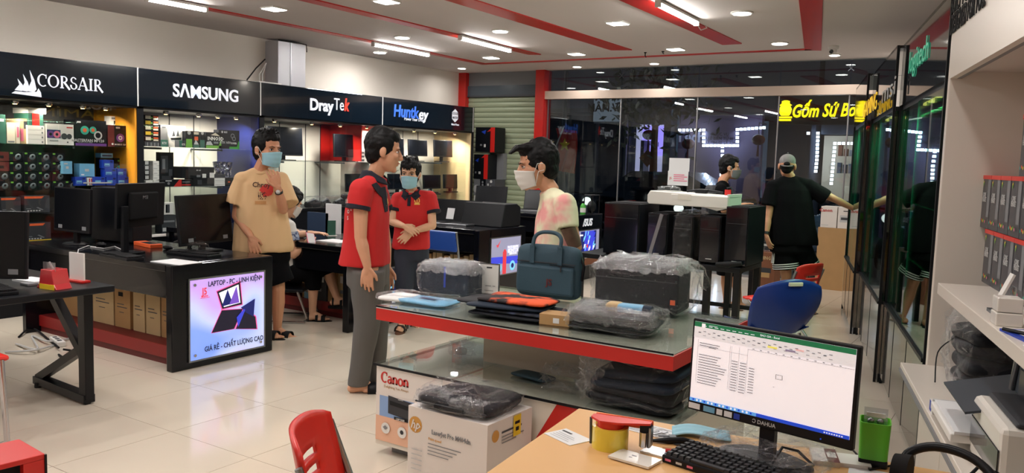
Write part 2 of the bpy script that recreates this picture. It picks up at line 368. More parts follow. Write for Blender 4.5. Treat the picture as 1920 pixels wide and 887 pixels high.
# ------------------------------------------------------------------ shutter bay
def pillar(x0,x1,n): struct(bx('trim_%d'%n,'red_gloss',None,x0,x1,GY-.12,GY+.1,0,CZ))
pillar(LX,-8.30,8); pillar(-6.92,-6.76,9)
struct(bx('trim_10','mid_grey',None,-8.30,-6.92,GY-.03,GY+.1,2.76,CZ)); mat('shutter_box',(66,78,88),.3); bx('head_box','shutter_box',None,0,0,0,0,0,0) if False else None
s = struct(bx('door_1','shutter_box',None,-8.30,-6.92,GY-.06,GY+.06,2.58,2.76)); mat('shutter_green',(158,168,140),.45,.1,var=.04,vs=3)
bx('head_seam','dark_grey',s,-8.30,-6.92,GY-.07,GY-.055,2.575,2.60)
sl = MB().prism([(0,0),(-.012,.012),(-.018,.045),(-.012,.076),(0,.084)], lambda a,b,h:(h,a,b), -.69,.69)
sm = None
for k in range(31):
    z = 2.575-.085*(k+1)
    if sm is None: o = sl.build('slat','shutter_green',s); sm = o.data
    else: o = link('slat',sm,s)
    o.location = (-7.61,GY-.01,z)
# ------------------------------------------------------------------ glass front
GX1 = -1.78
mat('beam_beige',(204,184,168),.3); struct(bx('trim_11','beam_beige',None,-6.76,GX1,GY-.09,GY+.05,2.52,2.645)); mat('alu',(160,158,160),.3,.8)
mul = [-6.74,-5.46,-4.25,-3.10,-2.20,GX1]
for n,(x0,x1) in enumerate(zip(mul[:-1],mul[1:])):
    wdo = struct(thing('window_%d'%(n+1),None,None,(x0,GY,0)))
    bx('pane','glass_front',wdo,.01,x1-x0-.01,-.006,.006,.02,2.52); bx('transom_pane','glass_front',wdo,.005,x1-x0-.005,-.006,.006,2.645,CZ)
    bx('edge_strip','alu',wdo,-.008,.008,-.012,.012,0,2.52); bx('floor_rail','alu',wdo,0,x1-x0,-.02,.02,0,.03)
    for sx in (.0,): 
        mbb=MB()
        for a in (45,135): mbb.bar((-.05*math.cos(R(a)),-.02,2.86-.05*math.sin(R(a))),(.05*math.cos(R(a)),-.02,2.86+.05*math.sin(R(a))),.012,.01)
        if n in (1,4): mbb.build('spider_fitting','gunmetal',wdo)
t = thing('notice_sheet','two white notice sheets taped one above the other on the glass front','notice',(0,0,0))
a=PY(1255,296,GY-.02); b=PY(1292,322,GY-.02); c=PY(1255,347,GY-.02)
o=bx('upper_sheet','paper',t,a.x,b.x,GY-.016,GY-.012,b.z,a.z); o=bx('lower_sheet','paper',t,a.x-.01,b.x-.01,GY-.019,GY-.015,c.z,b.z+.004)
txt('print','JS','red',o,(a.x+.035,GY-.021,(b.z+c.z)/2),(1,0,0),(0,0,1),.05,extrude=.0005)
art('print',o,(a.x+.07,GY-.0195,c.z),(1,0,0),(0,0,1),b.x-a.x-.08,b.z-c.z,[('r',.05,.30+.14*i,.95-.2*(i%2),.36+.14*i,'pink') for i in range(4)])
# ================================================================== the street outside
mat('asphalt',(40,42,46),.75,var=.2,vs=3); mat('night_wall',(64,70,84),.8,var=.1,vs=1); mat('night_wall_b',(88,84,108),.8); mat('shop_wall',(190,182,200),.7)
struct(bx('ground','asphalt',None,-40,25,GY+.2,45,-.22,-.12))
SY=21.0
def shop(name,label,px0,px1,z1,m,depth=3,pyref=300):
    a=PY(px0,pyref,SY).x; b=PY(px1,pyref,SY).x
    t=thing(name,label,'building',((a+b)/2,SY,-.12)); return t,(a-b)/-1,(a,b)
t,wd,(a,b)=shop('street_shop','dim grey shopfront across the street behind the flag',1000,1172,4,'night_wall')
bx('wall','night_wall',t,-wd/2,wd/2,.2,3.2,0,6)
bx('shutter_door','dark_grey',t,-wd/2+.3,wd/2-2.2,.1,.22,0,2.9); bx('awning','charcoal',t,-wd/2,wd/2,-1.0,.2,3.0,3.12)
for k in range(5): bx('pole','mid_grey',t,-wd/2+.3+k*.9,-wd/2+.36+k*.9,-.1,0,0,3)
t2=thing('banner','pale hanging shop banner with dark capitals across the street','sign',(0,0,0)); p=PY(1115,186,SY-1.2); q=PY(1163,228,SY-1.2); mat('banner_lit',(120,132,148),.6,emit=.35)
bn=bx('board','banner_lit',t2,p.x,q.x,SY-1.24,SY-1.2,q.z,p.z+.25); bx('frame','steel',t2,p.x,q.x,SY-1.2,SY-1.16,q.z-.05,q.z)
txt('lettering','MOBI','black_matte',bn,((p.x+q.x)/2,SY-1.245,p.z+.05),(1,0,0),(0,0,1),.3,bold=.02,extrude=.004); txt('lettering','MÂN.VN','black_matte',bn,((p.x+q.x)/2,SY-1.245,p.z-.24),(1,0,0),(0,0,1),.3,bold=.02,extrude=.004)
# lit room across the street
mat('lit_room',(186,180,214),.6,emit=1.1); mat('lit_screen',(150,130,225),.5,emit=2.2)
t,wd,(a,b)=shop('lit_doorway','bright lilac lit doorway across the street with a small screen',1181,1242,4,'shop_wall')
bx('back_wall','lit_room',t,-wd/2,wd/2,.36,.42,0,2.75); bx('floor_slab','mid_grey',t,-wd/2,wd/2,-.2,.36,0,.08); bx('lintel','night_wall',t,-wd/2,wd/2,.0,.42,2.75,6)
bx('screen','lit_screen',t,wd/2-.75,wd/2-.05,.30,.34,1.9,2.7); txt('lettering','KOI','black_matte',t,(wd/2-.4,.295,2.2),(1,0,0),(0,0,1),.18,extrude=.003)
for k in range(4): bx('cabinet','dark_grey',t,-wd/2+.1+k*.5,-wd/2+.5+k*.5,-.02,.30,.08,.7+.25*(k%2))
bx('door_leaf','gunmetal',t,-wd/2+.35,-wd/2+.45,-.1,.3,.08,2.3); bx('post','night_wall',t,wd/2,wd/2+.2,0,.42,0,3)
# LED framed shop
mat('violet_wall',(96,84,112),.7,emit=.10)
t,wd,(a,b)=shop('led_shop','violet tinted shop outlined with white LED dots across the street',1262,1524,4,'violet_wall')
bx('wall','violet_wall',t,-wd/2,wd*.12,.3,.5,0,3.0); bx('wall','night_wall',t,wd*.12,wd/2,.9,1.1,0,3.0); bx('upper_wall','night_wall',t,-wd/2,wd/2,.1,3,3.0,6.5)
bx('side_wall','night_wall',t,wd/2-.1,wd/2,.1,3,0,3)
lx=t.location.x
def ledpath(pts, step=8):
    mb=MB()
    for (p,q) in zip(pts[:-1],pts[1:]):
        n=max(1,int(math.hypot(q[0]-p[0],q[1]-p[1])/step))
        for k in range(n):
            s=PY(p[0]+(q[0]-p[0])*k/n, p[1]+(q[1]-p[1])*k/n, SY)-t.location
            mb.box(s.x-.032,s.x+.032,-.04,0,s.z-.032,s.z+.032)
    return mb
for i,pts in enumerate([[(1275,244),(1320,244),(1320,273),(1383,273),(1383,243),(1440,239)],[(1355,275),(1355,300),(1352,335)],[(1534,250),(1532,300),(1529,328)],[(1516,250),(1515,257)]]):
    ledpath(pts,7).build('led_strip','led',t)['kind']='stuff'
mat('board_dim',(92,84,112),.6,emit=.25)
p=PY(1322,246,SY+.05)-t.location; q=PY(1380,271,SY+.05)-t.location
bd=bx('sign_board','board_dim',t,p.x,q.x,.03,.08,q.z,p.z)
for k,s in enumerate(['PHỤC VỤ','CÀ LÊ BIÊN TỪ 6H30','TỪ 19H-02 LẺ 22H']): txt('lettering',s,'black_matte',bd,((p.x+q.x)/2,.028,p.z-.08-.11*k),(1,0,0),(0,0,1),.11,extrude=.002)
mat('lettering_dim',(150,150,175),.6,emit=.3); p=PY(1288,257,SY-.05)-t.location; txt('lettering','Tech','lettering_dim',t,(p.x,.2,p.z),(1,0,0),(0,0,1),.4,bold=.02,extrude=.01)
for i,(x,y) in enumerate([(1216,253),(1290,270),(1422,262)]):
    p=PY(x,y,SY-.2); l=thing('paper_lantern',['dark red paper lantern hanging in the lit doorway with a tassel','dark red paper lantern hanging beside the shop letters','red paper lantern hanging in the middle of the violet shop'][i],'lantern',tuple(p))
    MB().ell((0,0,0),(.17,.17,.14),14,8).build('globe','dark_red',l,True); MB().tube([(0,0,.14),(0,0,.42)],.01,6).build('cord','dark_grey',l); bx('bracket','dark_grey',l,-.015,.015,-.02,.62,.41,.43); MB().tube([(0,0,-.14),(0,0,-.42)],[.02,.035],8).build('tassel','dark_red',l)
    if i==0: bx('diamond_tag','cardboard_brown',l,-.17,.17,-.01,.01,-.8,-.46,rot=Matrix.Rotation(R(45),3,'Y'))
# yellow shop sign
mat('sign_yellow',(255,222,10),.4,emit=2.6); mat('sign_black',(16,16,18),.4)
p=PY(1535,206,SY); t=thing('shop_sign','glowing yellow handwritten shop sign with a teapot emblem','sign',(p.x,SY,p.z))
bx('backing','sign_black',t,-1.0,1.05,.02,.1,-.36,.34)
txt('lettering','Gốm Sứ Bo','sign_yellow',t,(.10,0,-.03),(1,0,.02),(-.0,0,1),.44,bold=.022,shear=.25,extrude=.01,sx=.70)
pot=MB().lathe([(.10,-.16),(.14,-.10),(.16,0),(.12,.08),(.16,.1),(.10,.14),(.1,.2),(.04,.22)],16,sy=.3); pot.box(-.17,.17,-.03,.03,-.22,-.18); pot.box(-.15,.15,-.03,.03,-.29,-.24)
o=pot.build('emblem','sign_yellow',t,True,loc=(-.80,0,.02))
# lit display shop at the far right
mat('lit_shelf',(196,182,160),.7,emit=.45)
p=PY(1606,300,SY-.1); t=thing('display_shop','lit display shop with crowded shelves at the far right across the street','building',(p.x,SY-.1,-.12))
bx('back_wall','lit_shelf',t,-.9,1.3,.6,.7,.9,2.5); bx('counter','cream',t,-.1,1.2,-.1,.3,0,1.52); bx('upper_wall','night_wall',t,-.9,1.3,.2,2,2.52,6.5)
rr=random.Random(3)
for k in range(24):
    x=-.5+.13*(k%12); z=1.58+.42*(k//12)
    bx('ware',['cardboard_brown','dark_grey','orange','leaf_green','mid_grey','red'][rr.randrange(6)],t,x,x+.09,.35,.5,z,z+.14+.2*rr.random())
def leds(pts):
    mb=MB()
    for (p0,q0) in zip(pts[:-1],pts[1:]):
        n=max(1,int(math.hypot(q0[0]-p0[0],q0[1]-p0[1])/7))
        for k in range(n):
            s_=PY(p0[0]+(q0[0]-p0[0])*k/n,p0[1]+(q0[1]-p0[1])*k/n,SY-.1)-t.location; mb.box(s_.x-.03,s_.x+.03,-.04,0,s_.z-.03,s_.z+.03)
    return mb
leds([(1559,344),(1563,300),(1566,269),(1614,269)]).build('led_strip','led',t)['kind']='stuff'
# flag
t=thing('flag','red flag with a yellow star on a slanted pole outside the glass','flag',(0,0,0)); p=PY(1040,278,13.2); q=PY(1052,255,13.2)
a0=PY(1036,290,13.2); a1=PY(1058,236,13.2); a0=a1+(a0-a1)*((a1.z+.12)/(a1.z-a0.z)); MB().tube([a0,a1],.012,8).build('pole','white',t)
c0=PY(1062,238,13.25)
fo=MB().grid(lambda u,v:(c0.x-.22+u*.42+.05*math.sin(v*3), 13.25+.03*math.sin(u*14+v*5), c0.z-.02-v*.78-u*.05),16,12).build('cloth','red',t,True,solid=.004)
st=[]; 
for k in range(10):
    r_=.12 if k%2==0 else .05; st.append((r_*math.sin(k*math.pi/5), r_*math.cos(k*math.pi/5)))
MB().prism(st, lambda x,z,h:(c0.x+.0+x,13.205+h,c0.z-.33+z),0,.006).build('star','yellow',t)
# cars, scooters, person passing
mat('car_blue',(96,124,150),.25,coat=.8); mat('car_glass',(18,22,28),.08); mat('headlamp',(250,245,235),.3,emit=2)
def car(label,loc,rz,paint,L=4.3,W=1.75):
    t=thing('car',label,'car',loc,rz)
    prof=[(-L/2,.35),(-L/2,.75),(-L/2+.25,.92),(-L/2+1.25,1.02),(-L/2+1.9,1.5),(L/2-1.2,1.5),(L/2-.35,1.05),(L/2,.95),(L/2,.35)]
    MB().prism(prof,lambda a,b,h:(a,h,b),-W/2,W/2).build('body',paint,t,bevel=.08)
    MB().prism([(-L/2+1.33,1.05),(-L/2+1.93,1.45),(L/2-1.25,1.45),(L/2-.7,1.05)],lambda a,b,h:(a,h,b),-W/2-.006,W/2+.006).build('side_window','car_glass',t)
    MB().add([(-L/2+1.24,-W/2+.15,1.035),(-L/2+1.24,W/2-.15,1.035),(-L/2+1.87,W/2-.25,1.49),(-L/2+1.87,-W/2+.25,1.49)],[(0,1,2,3)]).build('windscreen','car_glass',t,solid=.02)
    for x in (-L/2+.8,L/2-.85):
        for y in (-W/2+.02,W/2-.02):
            w_=MB().tube([(x,y-.1,.32),(x,y+.1,.32)],.32,20).build('wheel','rubber',t,True); MB().tube([(x,y-.112,.32),(x,y+.112,.32)],.19,16).build('hub','chrome',w_)
    for y in (-W/2+.3,W/2-.3): MB().ell((-L/2+.06,y,.72),(.06,.18,.09)).build('headlight','steel',t,True)
    bx('bumper','charcoal',t,-L/2-.06,-L/2+.05,-W/2+.1,W/2-.1,.3,.5,bevel=.03)
    return t
p=PZ(1590,452,-.12); car('grey blue hatchback parked just outside the right end of the glass',(-1.2,14.4,-.12),R(5),'car_blue')
car('dark saloon parked across the street beyond the glass',(-7.4,17.3,-.12),R(4),'black_gloss')
def scooter(label,loc,rz,col):
    t=thing('scooter',label,'scooter',loc,rz)
    for x in (-.6,.6): MB().tube([(x,-.05,.27),(x,.05,.27)],.27,20).build('wheel','rubber',t,True)
    MB().prism([(-.75,.5),(-.3,.35),(.25,.3),(.45,.75),(.5,1.0),(.38,1.0),(.2,.5),(-.1,.5),(-.2,.78),(-.85,.82)],lambda a,b,h:(a,h,b),-.14,.14).build('body',col,t,bevel=.04)
    MB().prism([(-.8,.8),(-.15,.78),(-.2,.86),(-.75,.9)],lambda a,b,h:(a,h,b),-.13,.13).build('seat','black_matte',t,bevel=.03)
    MB().tube([(.45,-.32,1.05),(.42,0,1.02),(.45,.32,1.05)],.02,8).build('handlebar','black_metal',t); MB().tube([(.62,0,.27),(.45,0,.95)],.03,8).build('fork','steel',t)
    MB().ell((.56,0,.88),(.05,.09,.08)).build('headlight','headlamp',t,True)
    return t
scooter('dark scooter with lit headlamp parked outside beyond the notice sheets',(-5.7,14.6,-.12),R(-70),'black_gloss')
scooter('dark scooter parked outside behind the backpack wearer',(-4.2,14.9,-.12),R(-50),'dark_grey')
scooter('grey scooter parked outside beyond the flag',(-8.0,15.2,-.12),R(-60),'dark_grey')
mat('street_lamp_head',(255,240,215),.5,emit=8)
for i,(x,lab) in enumerate([(-10.5,'street lamp post left across the road'),(-1.5,'street lamp post right across the road')]):
    t=thing('street_lamp',lab,'street lamp',(x,18.6,-.12)); MB().tube([(0,0,0),(0,0,5.0),(0,-.9,5.4)],[.07,.05,.04],10).build('post','gunmetal',t,True); bx('lamp_head','street_lamp_head',t,-.12,.12,-1.3,-.9,5.36,5.42)
    l=bpy.data.lights.new('street_light','POINT'); l.energy=130; l.color=(1,.9,.78); l.shadow_soft_size=.2; lo=bpy.data.objects.new('street_light',l); COL.objects.link(lo); lo.parent=t; lo.location=(0,-1.1,5.2)
o=thing('tree','dark leafy street tree standing before the shops','tree',(PY(1222,300,18.6).x,18.6,-.12)); MB().tube([(0,0,0),(.05,0,1.4),(0,.1,2.6)],[.13,.1,.07],10).build('trunk','cardboard_brown',o,True)
rr=random.Random(5); mb=MB()
for k in range(700):
    a=rr.random()*6.28; zz=rr.gauss(3.4,.55); r_=abs(rr.gauss(.9,.4)); c=Vector((r_*math.cos(a),r_*math.sin(a)*.7,zz)); d=Vector((rr.gauss(0,1),rr.gauss(0,1),rr.gauss(0,1))).normalized()*.12; e=d.cross(Vector((rr.gauss(0,1),rr.gauss(0,1),1))).normalized()*.05
    mb.add([c-d,c+e,c+d,c-e],[(0,1,2,3)])
mat('leaf_dark',(34,52,40),.6); mb.build('foliage','leaf_dark',o)['kind']='stuff'
# ================================================================== sign-topped display bays on the left wall
mat('fascia',(10,20,30),.10,coat=.5); mat('bay_back',(206,204,200),.5); mat('bay_back_dark',(22,25,30),.4); mat('bay_cream',(232,206,160),.5); mat('bay_orange',(236,160,40),.5)
mat('sign_letter',(226,230,240),.4,emit=.35); mat('sign_red',(226,60,44),.4,emit=.3); mat('sign_blue',(60,110,220),.4,emit=.3)
FX = -7.65      # face of the fascia
def bay(label, y0, y1, back, lside, rside, shelves, spots, seams, counter=.66, post=.07, edge='white', spot=10.0):
    t = thing('display_bay', label, 'display cabinet', (FX, (y0+y1)/2, 0)); h = (y1-y0)/2
    bx('sign_panel','fascia',t,-.20,0,-h+.004,h-.004,1.965,2.345,bevel=.006)
    bx('white_edge','white',t,-.004,.003,h-.008,h+.004,1.965,2.345)
    bx('back_panel',back,t,-.79,-.76,-h+.02,h-.02,0,1.96); bx('roof_panel','black_satin',t,-.78,-.02,-h,h,1.945,1.965)
    # uprights: black front edge, coloured inside face
    bx('side_panel',lside,t,-.78,-.10,-h,-h+.02,0,1.95); bx('side_panel',rside,t,-.78,-.10,h-.02,h,0,1.95)
    bx('front_post','black_satin',t,-.10,-.02,-h,-h+post,0,1.965); bx('front_post',rside,t,-.10,-.03,h-.02,h,counter,1.95)
    bx('base_counter','black_satin',t,-.78,-.02,-h+.02,h-.02,0,counter); bx('counter_edge',edge,t,-.03,.0,-h+.02,h-.02,counter-.02,counter+.004)
    for z in shelves:
        bx('glass_shelf','glass_green',t,-.75,-.14,-h+.03,h-.03,z-.008,z)
        for y in (-h*.5,h*.5): bx('bracket','gunmetal',t,-.75,-.2,y-.01,y+.01,z-.03,z-.008)
    for y in seams: bx('panel_seam','dark_grey',t,-.76,-.752,y-.004,y+.004,counter,1.94)
    n = max(2, int((2*h-.1)/.55)); wd = (2*h-.16)/n
    for k in range(n):
        y = -h+.08+k*wd; bx('door_pane','glass_clear',t,-.065-.014*(k%2),-.058-.014*(k%2),y+.002,y+wd-.002,counter+.01,1.94)
    for y in spots:
        s = MB().lathe([(.028,0),(.032,-.02),(.022,-.034)],14,c=(-.16,y,1.945)).build('spotlight','chrome',t,True); MB().lathe([(.018,-.035),(.015,-.038)],12,c=(-.16,y,1.945)).build('bulb','warm_spot',s)
        l = bpy.data.lights.new('spot_light','AREA'); l.shape='DISK'; l.size=.05; l.energy=spot; l.color=(1,.87,.70); l.spread=R(150)
        lo = bpy.data.objects.new('spot_light',l); COL.objects.link(lo); lo.parent=t; lo.location=(-.18,y,1.895); lo.rotation_euler=(0,R(18),0)
    return t
Y0,Y1,Y2,Y3,Y4 = 2.70,4.89,6.42,8.50,10.62
b1 = bay('dark display bay under the sailing ship sign with an orange end panel',Y0,Y1,'bay_back_dark','black_satin','bay_orange',[1.555,1.17,.92],[-.4,0,.3,.62,.85],[],spot=4.0)
b2 = bay('white display bay under the sign of wide bold capitals with a blue end panel',Y1,Y2,'bay_back','black_satin','deep_blue',[1.57,1.15],[-.35,.05,.3,.55],[-.62,-.3,.1,.42])
b3 = bay('white display bay under the sign with a red last letter, beside the wall column',Y2,Y3,'bay_back','black_satin','bay_back',[1.45],[-.7,-.1,.4,.9],[-.55,-.1,.35,.62],counter=.86,edge='black_satin')
b4 = bay('cream display bay with six monitors nearest the roller shutter',Y3,Y4,'bay_back','bay_back','bay_cream',[1.475,1.00],[-.7,-.2,.3,.8],[-.7,-.3,.25,.62],counter=.60,edge='black_satin')
bx('red_panel','red',b3,-.74,-.15,.78,.80,1.46,1.945); bx('red_back','red',b3,-.755,-.745,.62,1.0,1.455,1.945)
# --- lettering (reading direction +Y seen from the room, i.e. U=+Y, normal +X)
UY=(0,1,0); VZ=(0,0,1)
def stroke(mb,pts,wd,mi=0):
    for a,b in zip(pts[:-1],pts[1:]):
        a=Vector((*a,0));b=Vector((*b,0)); d=(b-a).normalized(); n=Vector((-d.y,d.x,0))*wd/2; e=d*wd*.25
        mb.add([a-e-n,b+e-n,b+e+n,a-e+n],[(0,1,2,3)])
def arc(cx,cy,rx,ry,a0,a1,w0,w1,mb,n=14):           # arc with modulated stroke (thin at the poles, thick at the sides)
    vs=[]
    for k in range(n+1):
        t=R(a0+(a1-a0)*k/n); w=w0+(w1-w0)*abs(math.cos(t)); c,s=math.cos(t),math.sin(t)
        vs+=[(cx+(rx-w/2)*c,cy+(ry-w0*.6)*s,0),(cx+(rx+w/2)*c,cy+(ry+w0*.6)*s,0)]
    mb.add(vs,[(2*k,2*k+1,2*k+3,2*k+2) for k in range(n)])
def serif_text(name,s,m,parent,O,U,V,h,adv=None,thick=.17,thin=.07,gap=.16,depth=.006):
    mb=MB(); x=0; T=thick*h; t=thin*h; sf=.16*h
    def put(fn,wd):
        nonlocal x; fn(x); x+=wd*h+gap*h
    def ser(px,py,w_=None): w_=w_ or sf; mb.add([(px-w_,py-t*.5,0),(px+w_,py-t*.5,0),(px+w_,py+t*.5,0),(px-w_,py+t*.5,0)],[(0,1,2,3)])
    def vs(px,w_,y0=0,y1=1): mb.add([(px-w_/2,y0*h,0),(px+w_/2,y0*h,0),(px+w_/2,y1*h,0),(px-w_/2,y1*h,0)],[(0,1,2,3)])
    for ch in s:
        if ch in 'Cc':
            hh = 1.0 if ch=='C' else .66
            put(lambda X:(arc(X+.42*hh*h,.5*hh*h,.36*hh*h,.47*hh*h,52,308,t,T,mb), vs(X+.68*hh*h,t,.66*hh,.98*hh)),.72*hh)
        elif ch in 'Oo':
            hh = 1.0 if ch=='O' else .66
            put(lambda X:arc(X+.44*hh*h,.5*hh*h,.38*hh*h,.48*hh*h,0,360,t,T,mb,22),.88*hh)
        elif ch=='I': put(lambda X:(vs(X+.18*h,T),ser(X+.18*h,t*.5),ser(X+.18*h,h-t*.5)),.34)
        elif ch=='A':
            put(lambda X:(stroke(mb,[(X+.04*h,0),(X+.40*h,h)],t),stroke(mb,[(X+.40*h,h),(X+.74*h,0)],T),stroke(mb,[(X+.16*h,.34*h),(X+.62*h,.34*h)],t),ser(X+.06*h,t*.5,.12*h),ser(X+.74*h,t*.5)),.80)
        elif ch=='R':
            put(lambda X:(vs(X+.15*h,T),ser(X+.15*h,t*.5),ser(X+.15*h,h-t*.5,.12*h),arc(X+.32*h,.74*h,.22*h,.23*h,-90,90,t,T*.9,mb),stroke(mb,[(X+.15*h,.97*h),(X+.34*h,.97*h)],t),stroke(mb,[(X+.15*h,.50*h),(X+.34*h,.50*h)],t),stroke(mb,[(X+.34*h,.50*h),(X+.76*h,-.04*h)],T)),.72)
        elif ch=='S':
            put(lambda X:(arc(X+.30*h,.74*h,.20*h,.23*h,20,270,t,T*.75,mb),arc(X+.30*h,.26*h,.23*h,.24*h,-200,90,t,T*.85,mb)),.58)
        elif ch=='n':
            put(lambda X:(vs(X+.12*h,T,0,.66),ser(X+.12*h,t*.5,.13*h),arc(X+.31*h,.42*h,.19*h,.22*h,0,180,t,T*.8,mb),vs(X+.50*h,T,0,.44),ser(X+.50*h,t*.5,.13*h)),.62)
        elif ch=='a':
            put(lambda X:(vs(X+.44*h,T,0,.45),arc(X+.26*h,.42*h,.19*h,.22*h,0,150,t,T*.7,mb),arc(X+.24*h,.18*h,.17*h,.17*h,60,360,t,T*.8,mb)),.54)
        else: x+=.3*h
    x-=gap*h
    U=Vector(U).normalized();V=Vector(V).normalized();N=U.cross(V);O=Vector(O)
    mb.v=[tuple(O+U*(p[0]-x/2)+V*p[1]+N*.004) for p in mb.v]
    o=mb.build(name,m,parent); 
    return o
def local(t,p): return Vector(p)-Vector(t.location)
def on_f(px,py): return PX(px,py,FX)
o0=local(b1,on_f(131,166)); txtw=on_f(188,160).y-on_f(76,150).y
serif_text('lettering','CORSAIR','sign_letter',b1,(.002,local(b1,on_f(132,150)).y,local(b1,on_f(132,167)).z),UY,VZ,.112,gap=.10)
# sailing ship emblem: three raked sails
c=local(b1,on_f(50,161)); mb=MB()
for k,(dx,hh) in enumerate([(-.075,.10),(-.028,.145),(.03,.185)]):
    for q in range(1):
        pts=[(dx-.028,.0),(dx+.03,-.005),(dx+.052,.02),(dx+.035,hh*.55),(dx-.002,hh),(dx+.012,hh*.5)]
        mb.prism(pts,lambda a,b,h:(h,c.y+a,c.z-.045+b),.001,.006)
mb.prism([(-.13,-.03),(.125,-.045),(.12,-.005),(.1,.03),(.085,.0),(-.02,-.012),(-.1,-.01)],lambda a,b,h:(h,c.y+a,c.z-.045+b),.001,.006)
mb.build('ship_emblem','sign_letter',b1)['kind']='stuff'
def sign_text(t,s,m,pl,pr,py0,py1,size,bold=.025,shear=0,res=4):
    a=local(t,on_f(pl,py0)); b=local(t,on_f(pr,py1)); me=text_mesh(s,size,bold,shear,.004,'CENTER',res,1.0)
    xs=[v.co.x for v in me.vertices]; wd=max(xs)-min(xs); mid=(max(xs)+min(xs))/2; k=(b.y-a.y)/wd
    return txt('lettering',s,m,t,(0,(a.y+b.y)/2-mid*k,(a.z+b.z)/2),UY,VZ,size,bold=bold,shear=shear,extrude=.004,sx=k,res=res)
sign_text(b2,'SΛMSUNG','sign_letter',324,446,171,181,.185,.018)
sign_text(b3,'Dray','sign_letter',581,625,196,201,.20,.03); sign_text(b3,'Te','sign_letter',626,644,196,198,.215,.0); sign_text(b3,'k','sign_red',645,655,197,199,.225,.03,.2)
sign_text(b4,'Huntk','sign_blue',738,785,208,213,.235,.022,.12); sign_text(b4,'ey','sign_letter',785.5,803,214,217,.21,.02,.12)
l4=local(b4,on_f(778,223)); txt('lettering','Power Your Dream','sign_letter',b4,(0,l4.y,l4.z-.012),UY,VZ,.062,sx=.95,extrude=.002)
l4=local(b4,on_f(853,217)); mb=MB()
hexp=[(.085*math.sin(R(60*k)),.10*math.cos(R(60*k))) for k in range(6)]
MB().prism(hexp,lambda a,b,h:(h,l4.y+a,l4.z+b),.001,.005).build('emblem','sign_letter',b4)
txt('lettering','COOLER','fascia',b4,(.0055,l4.y,l4.z+.032),UY,VZ,.05,bold=.02,sx=.75,extrude=.0006); txt('lettering','MASTER','fascia',b4,(.0055,l4.y,l4.z-.032),UY,VZ,.05,bold=.02,sx=.72,extrude=.0006)
txt('lettering','Make It Yours','sign_letter',b4,(0,l4.y+.01,l4.z-.135),UY,VZ,.042,bold=.02,sx=.8,extrude=.002)
bx('side_wall_end','black_satin',b4,-.79,0,1.06,1.085,0,2.345)

# ------------------------------------------------------------------ goods on the shelves
def sbox(label,px0,px1,pt,pb,X,z,d,m,front=None,texts=None,group=None,cat='box',name='product_box',h=None,tilt=0):
    """carton standing on a shelf at height z whose front face spans the given columns/rows of the photo at plane X"""
    pm=(px0+px1)/2; a=PX(px0,pb,X); b=PX(px1,pb,X); hh=h or max(.02,PX(pm,pt,X).z-PX(pm,pb,X).z)
    return pbox(name,label,cat,(abs(b.y-a.y)-.004,d,hh),(X-d/2,(a.y+b.y)/2,z),R(90),m,front,texts,group)
# bay 1, top shelf (z 1.555)
Z=1.555; X=-7.86
B1='under the sailing ship sign'
sbox('dull green carton at the photo left edge on the top shelf',-22,12,214,268,X,Z,.3,'green',[('r',.1,.75,.9,.85,'light_grey')])
sbox('tall plain cream carton beside the green one on the top shelf',13,29,229,268,X,Z,.3,'cream',[('r',.1,.05,.9,.12,'mid_grey')])
sbox('narrow cream carton second from the left on the top shelf',30,38,229,268,X,Z,.28,'cream',[('r',.2,.3,.8,.8,'pink')])
sbox('olive and pink carton with dark specks on the top shelf',38,52,221,268,X-.02,Z,.28,'cardboard_pale',[('r',.0,.1,.45,.6,'pink'),('r',.5,.6,1,.9,'dark_grey')])
for k in range(4):
    z=Z+k*.043; sbox(ORD[k]+' flat white carton from the bottom of the short stack on the top shelf',52,84,0,268,X+.01,z,.28,'white',[('r',.02,.1,.98,.16,'light_grey'),('r',.82,.3,.92,.7,'mid_grey')],h=.042,group='flat white cartons')
Z2=Z+4*.043
sbox('dark teal carton with a broad red stripe on the white stack',54,82,0,266,X,Z2,.26,'green',[('r',.25,0,.75,1,'red')],h=.11)
sbox('flat white carton lying on the red striped one',54,88,0,266,X,Z2+.111,.28,'white',[('r',.02,.1,.98,.2,'light_grey')],h=.05)
sbox('white carton showing a graphics card with two coloured fans',88,139,231,270,X+.03,Z,.16,'white',[('r',0,.32,.5,.72,'deep_blue'),('d',.13,.5,.17,'purple'),('d',.13,.5,.07,'black_matte'),('d',.36,.5,.17,'pink'),('d',.36,.5,.07,'black_matte'),('d',.63,.42,.15,'charcoal'),('d',.82,.42,.13,'charcoal'),('r',.6,.36,.86,.5,'charcoal'),('r',.72,.82,.95,.88,'red'),('r',.08,.18,.4,.22,'mid_grey'),('d',.75,.14,.04,'dark_grey')])
sbox('large black carton with three round coloured fans printed on it',141,200,223,271,X+.03,Z,.2,'black_satin',[('r',0,0,1,.1,'purple'),('d',.30,.6,.17,'teal'),('d',.30,.6,.08,'orange'),('d',.56,.62,.14,'teal'),('d',.56,.62,.07,'orange'),('d',.72,.42,.17,'light_grey'),('d',.72,.42,.11,'black_satin'),('r',.05,.88,.17,.94,'light_grey')],[(.4,.2,.038,'MASTERFAN MF120','light_grey'),(.3,.13,.02,'ARGB DUO FAN','mid_grey')])
sbox('small dark plum carton with a purple fan, beside the orange panel',202,240,233,273,X+.03,Z,.2,'black_satin',[('r',0,0,.32,1,'dark_red'),('d',.62,.42,.2,'purple'),('d',.62,.42,.1,'light_grey'),('d',.62,.42,.05,'purple'),('r',.4,.85,.6,.93,'light_grey'),('d',.22,.12,.05,'white')],[(.6,.1,.022,'MOBIUS 120','light_grey')])
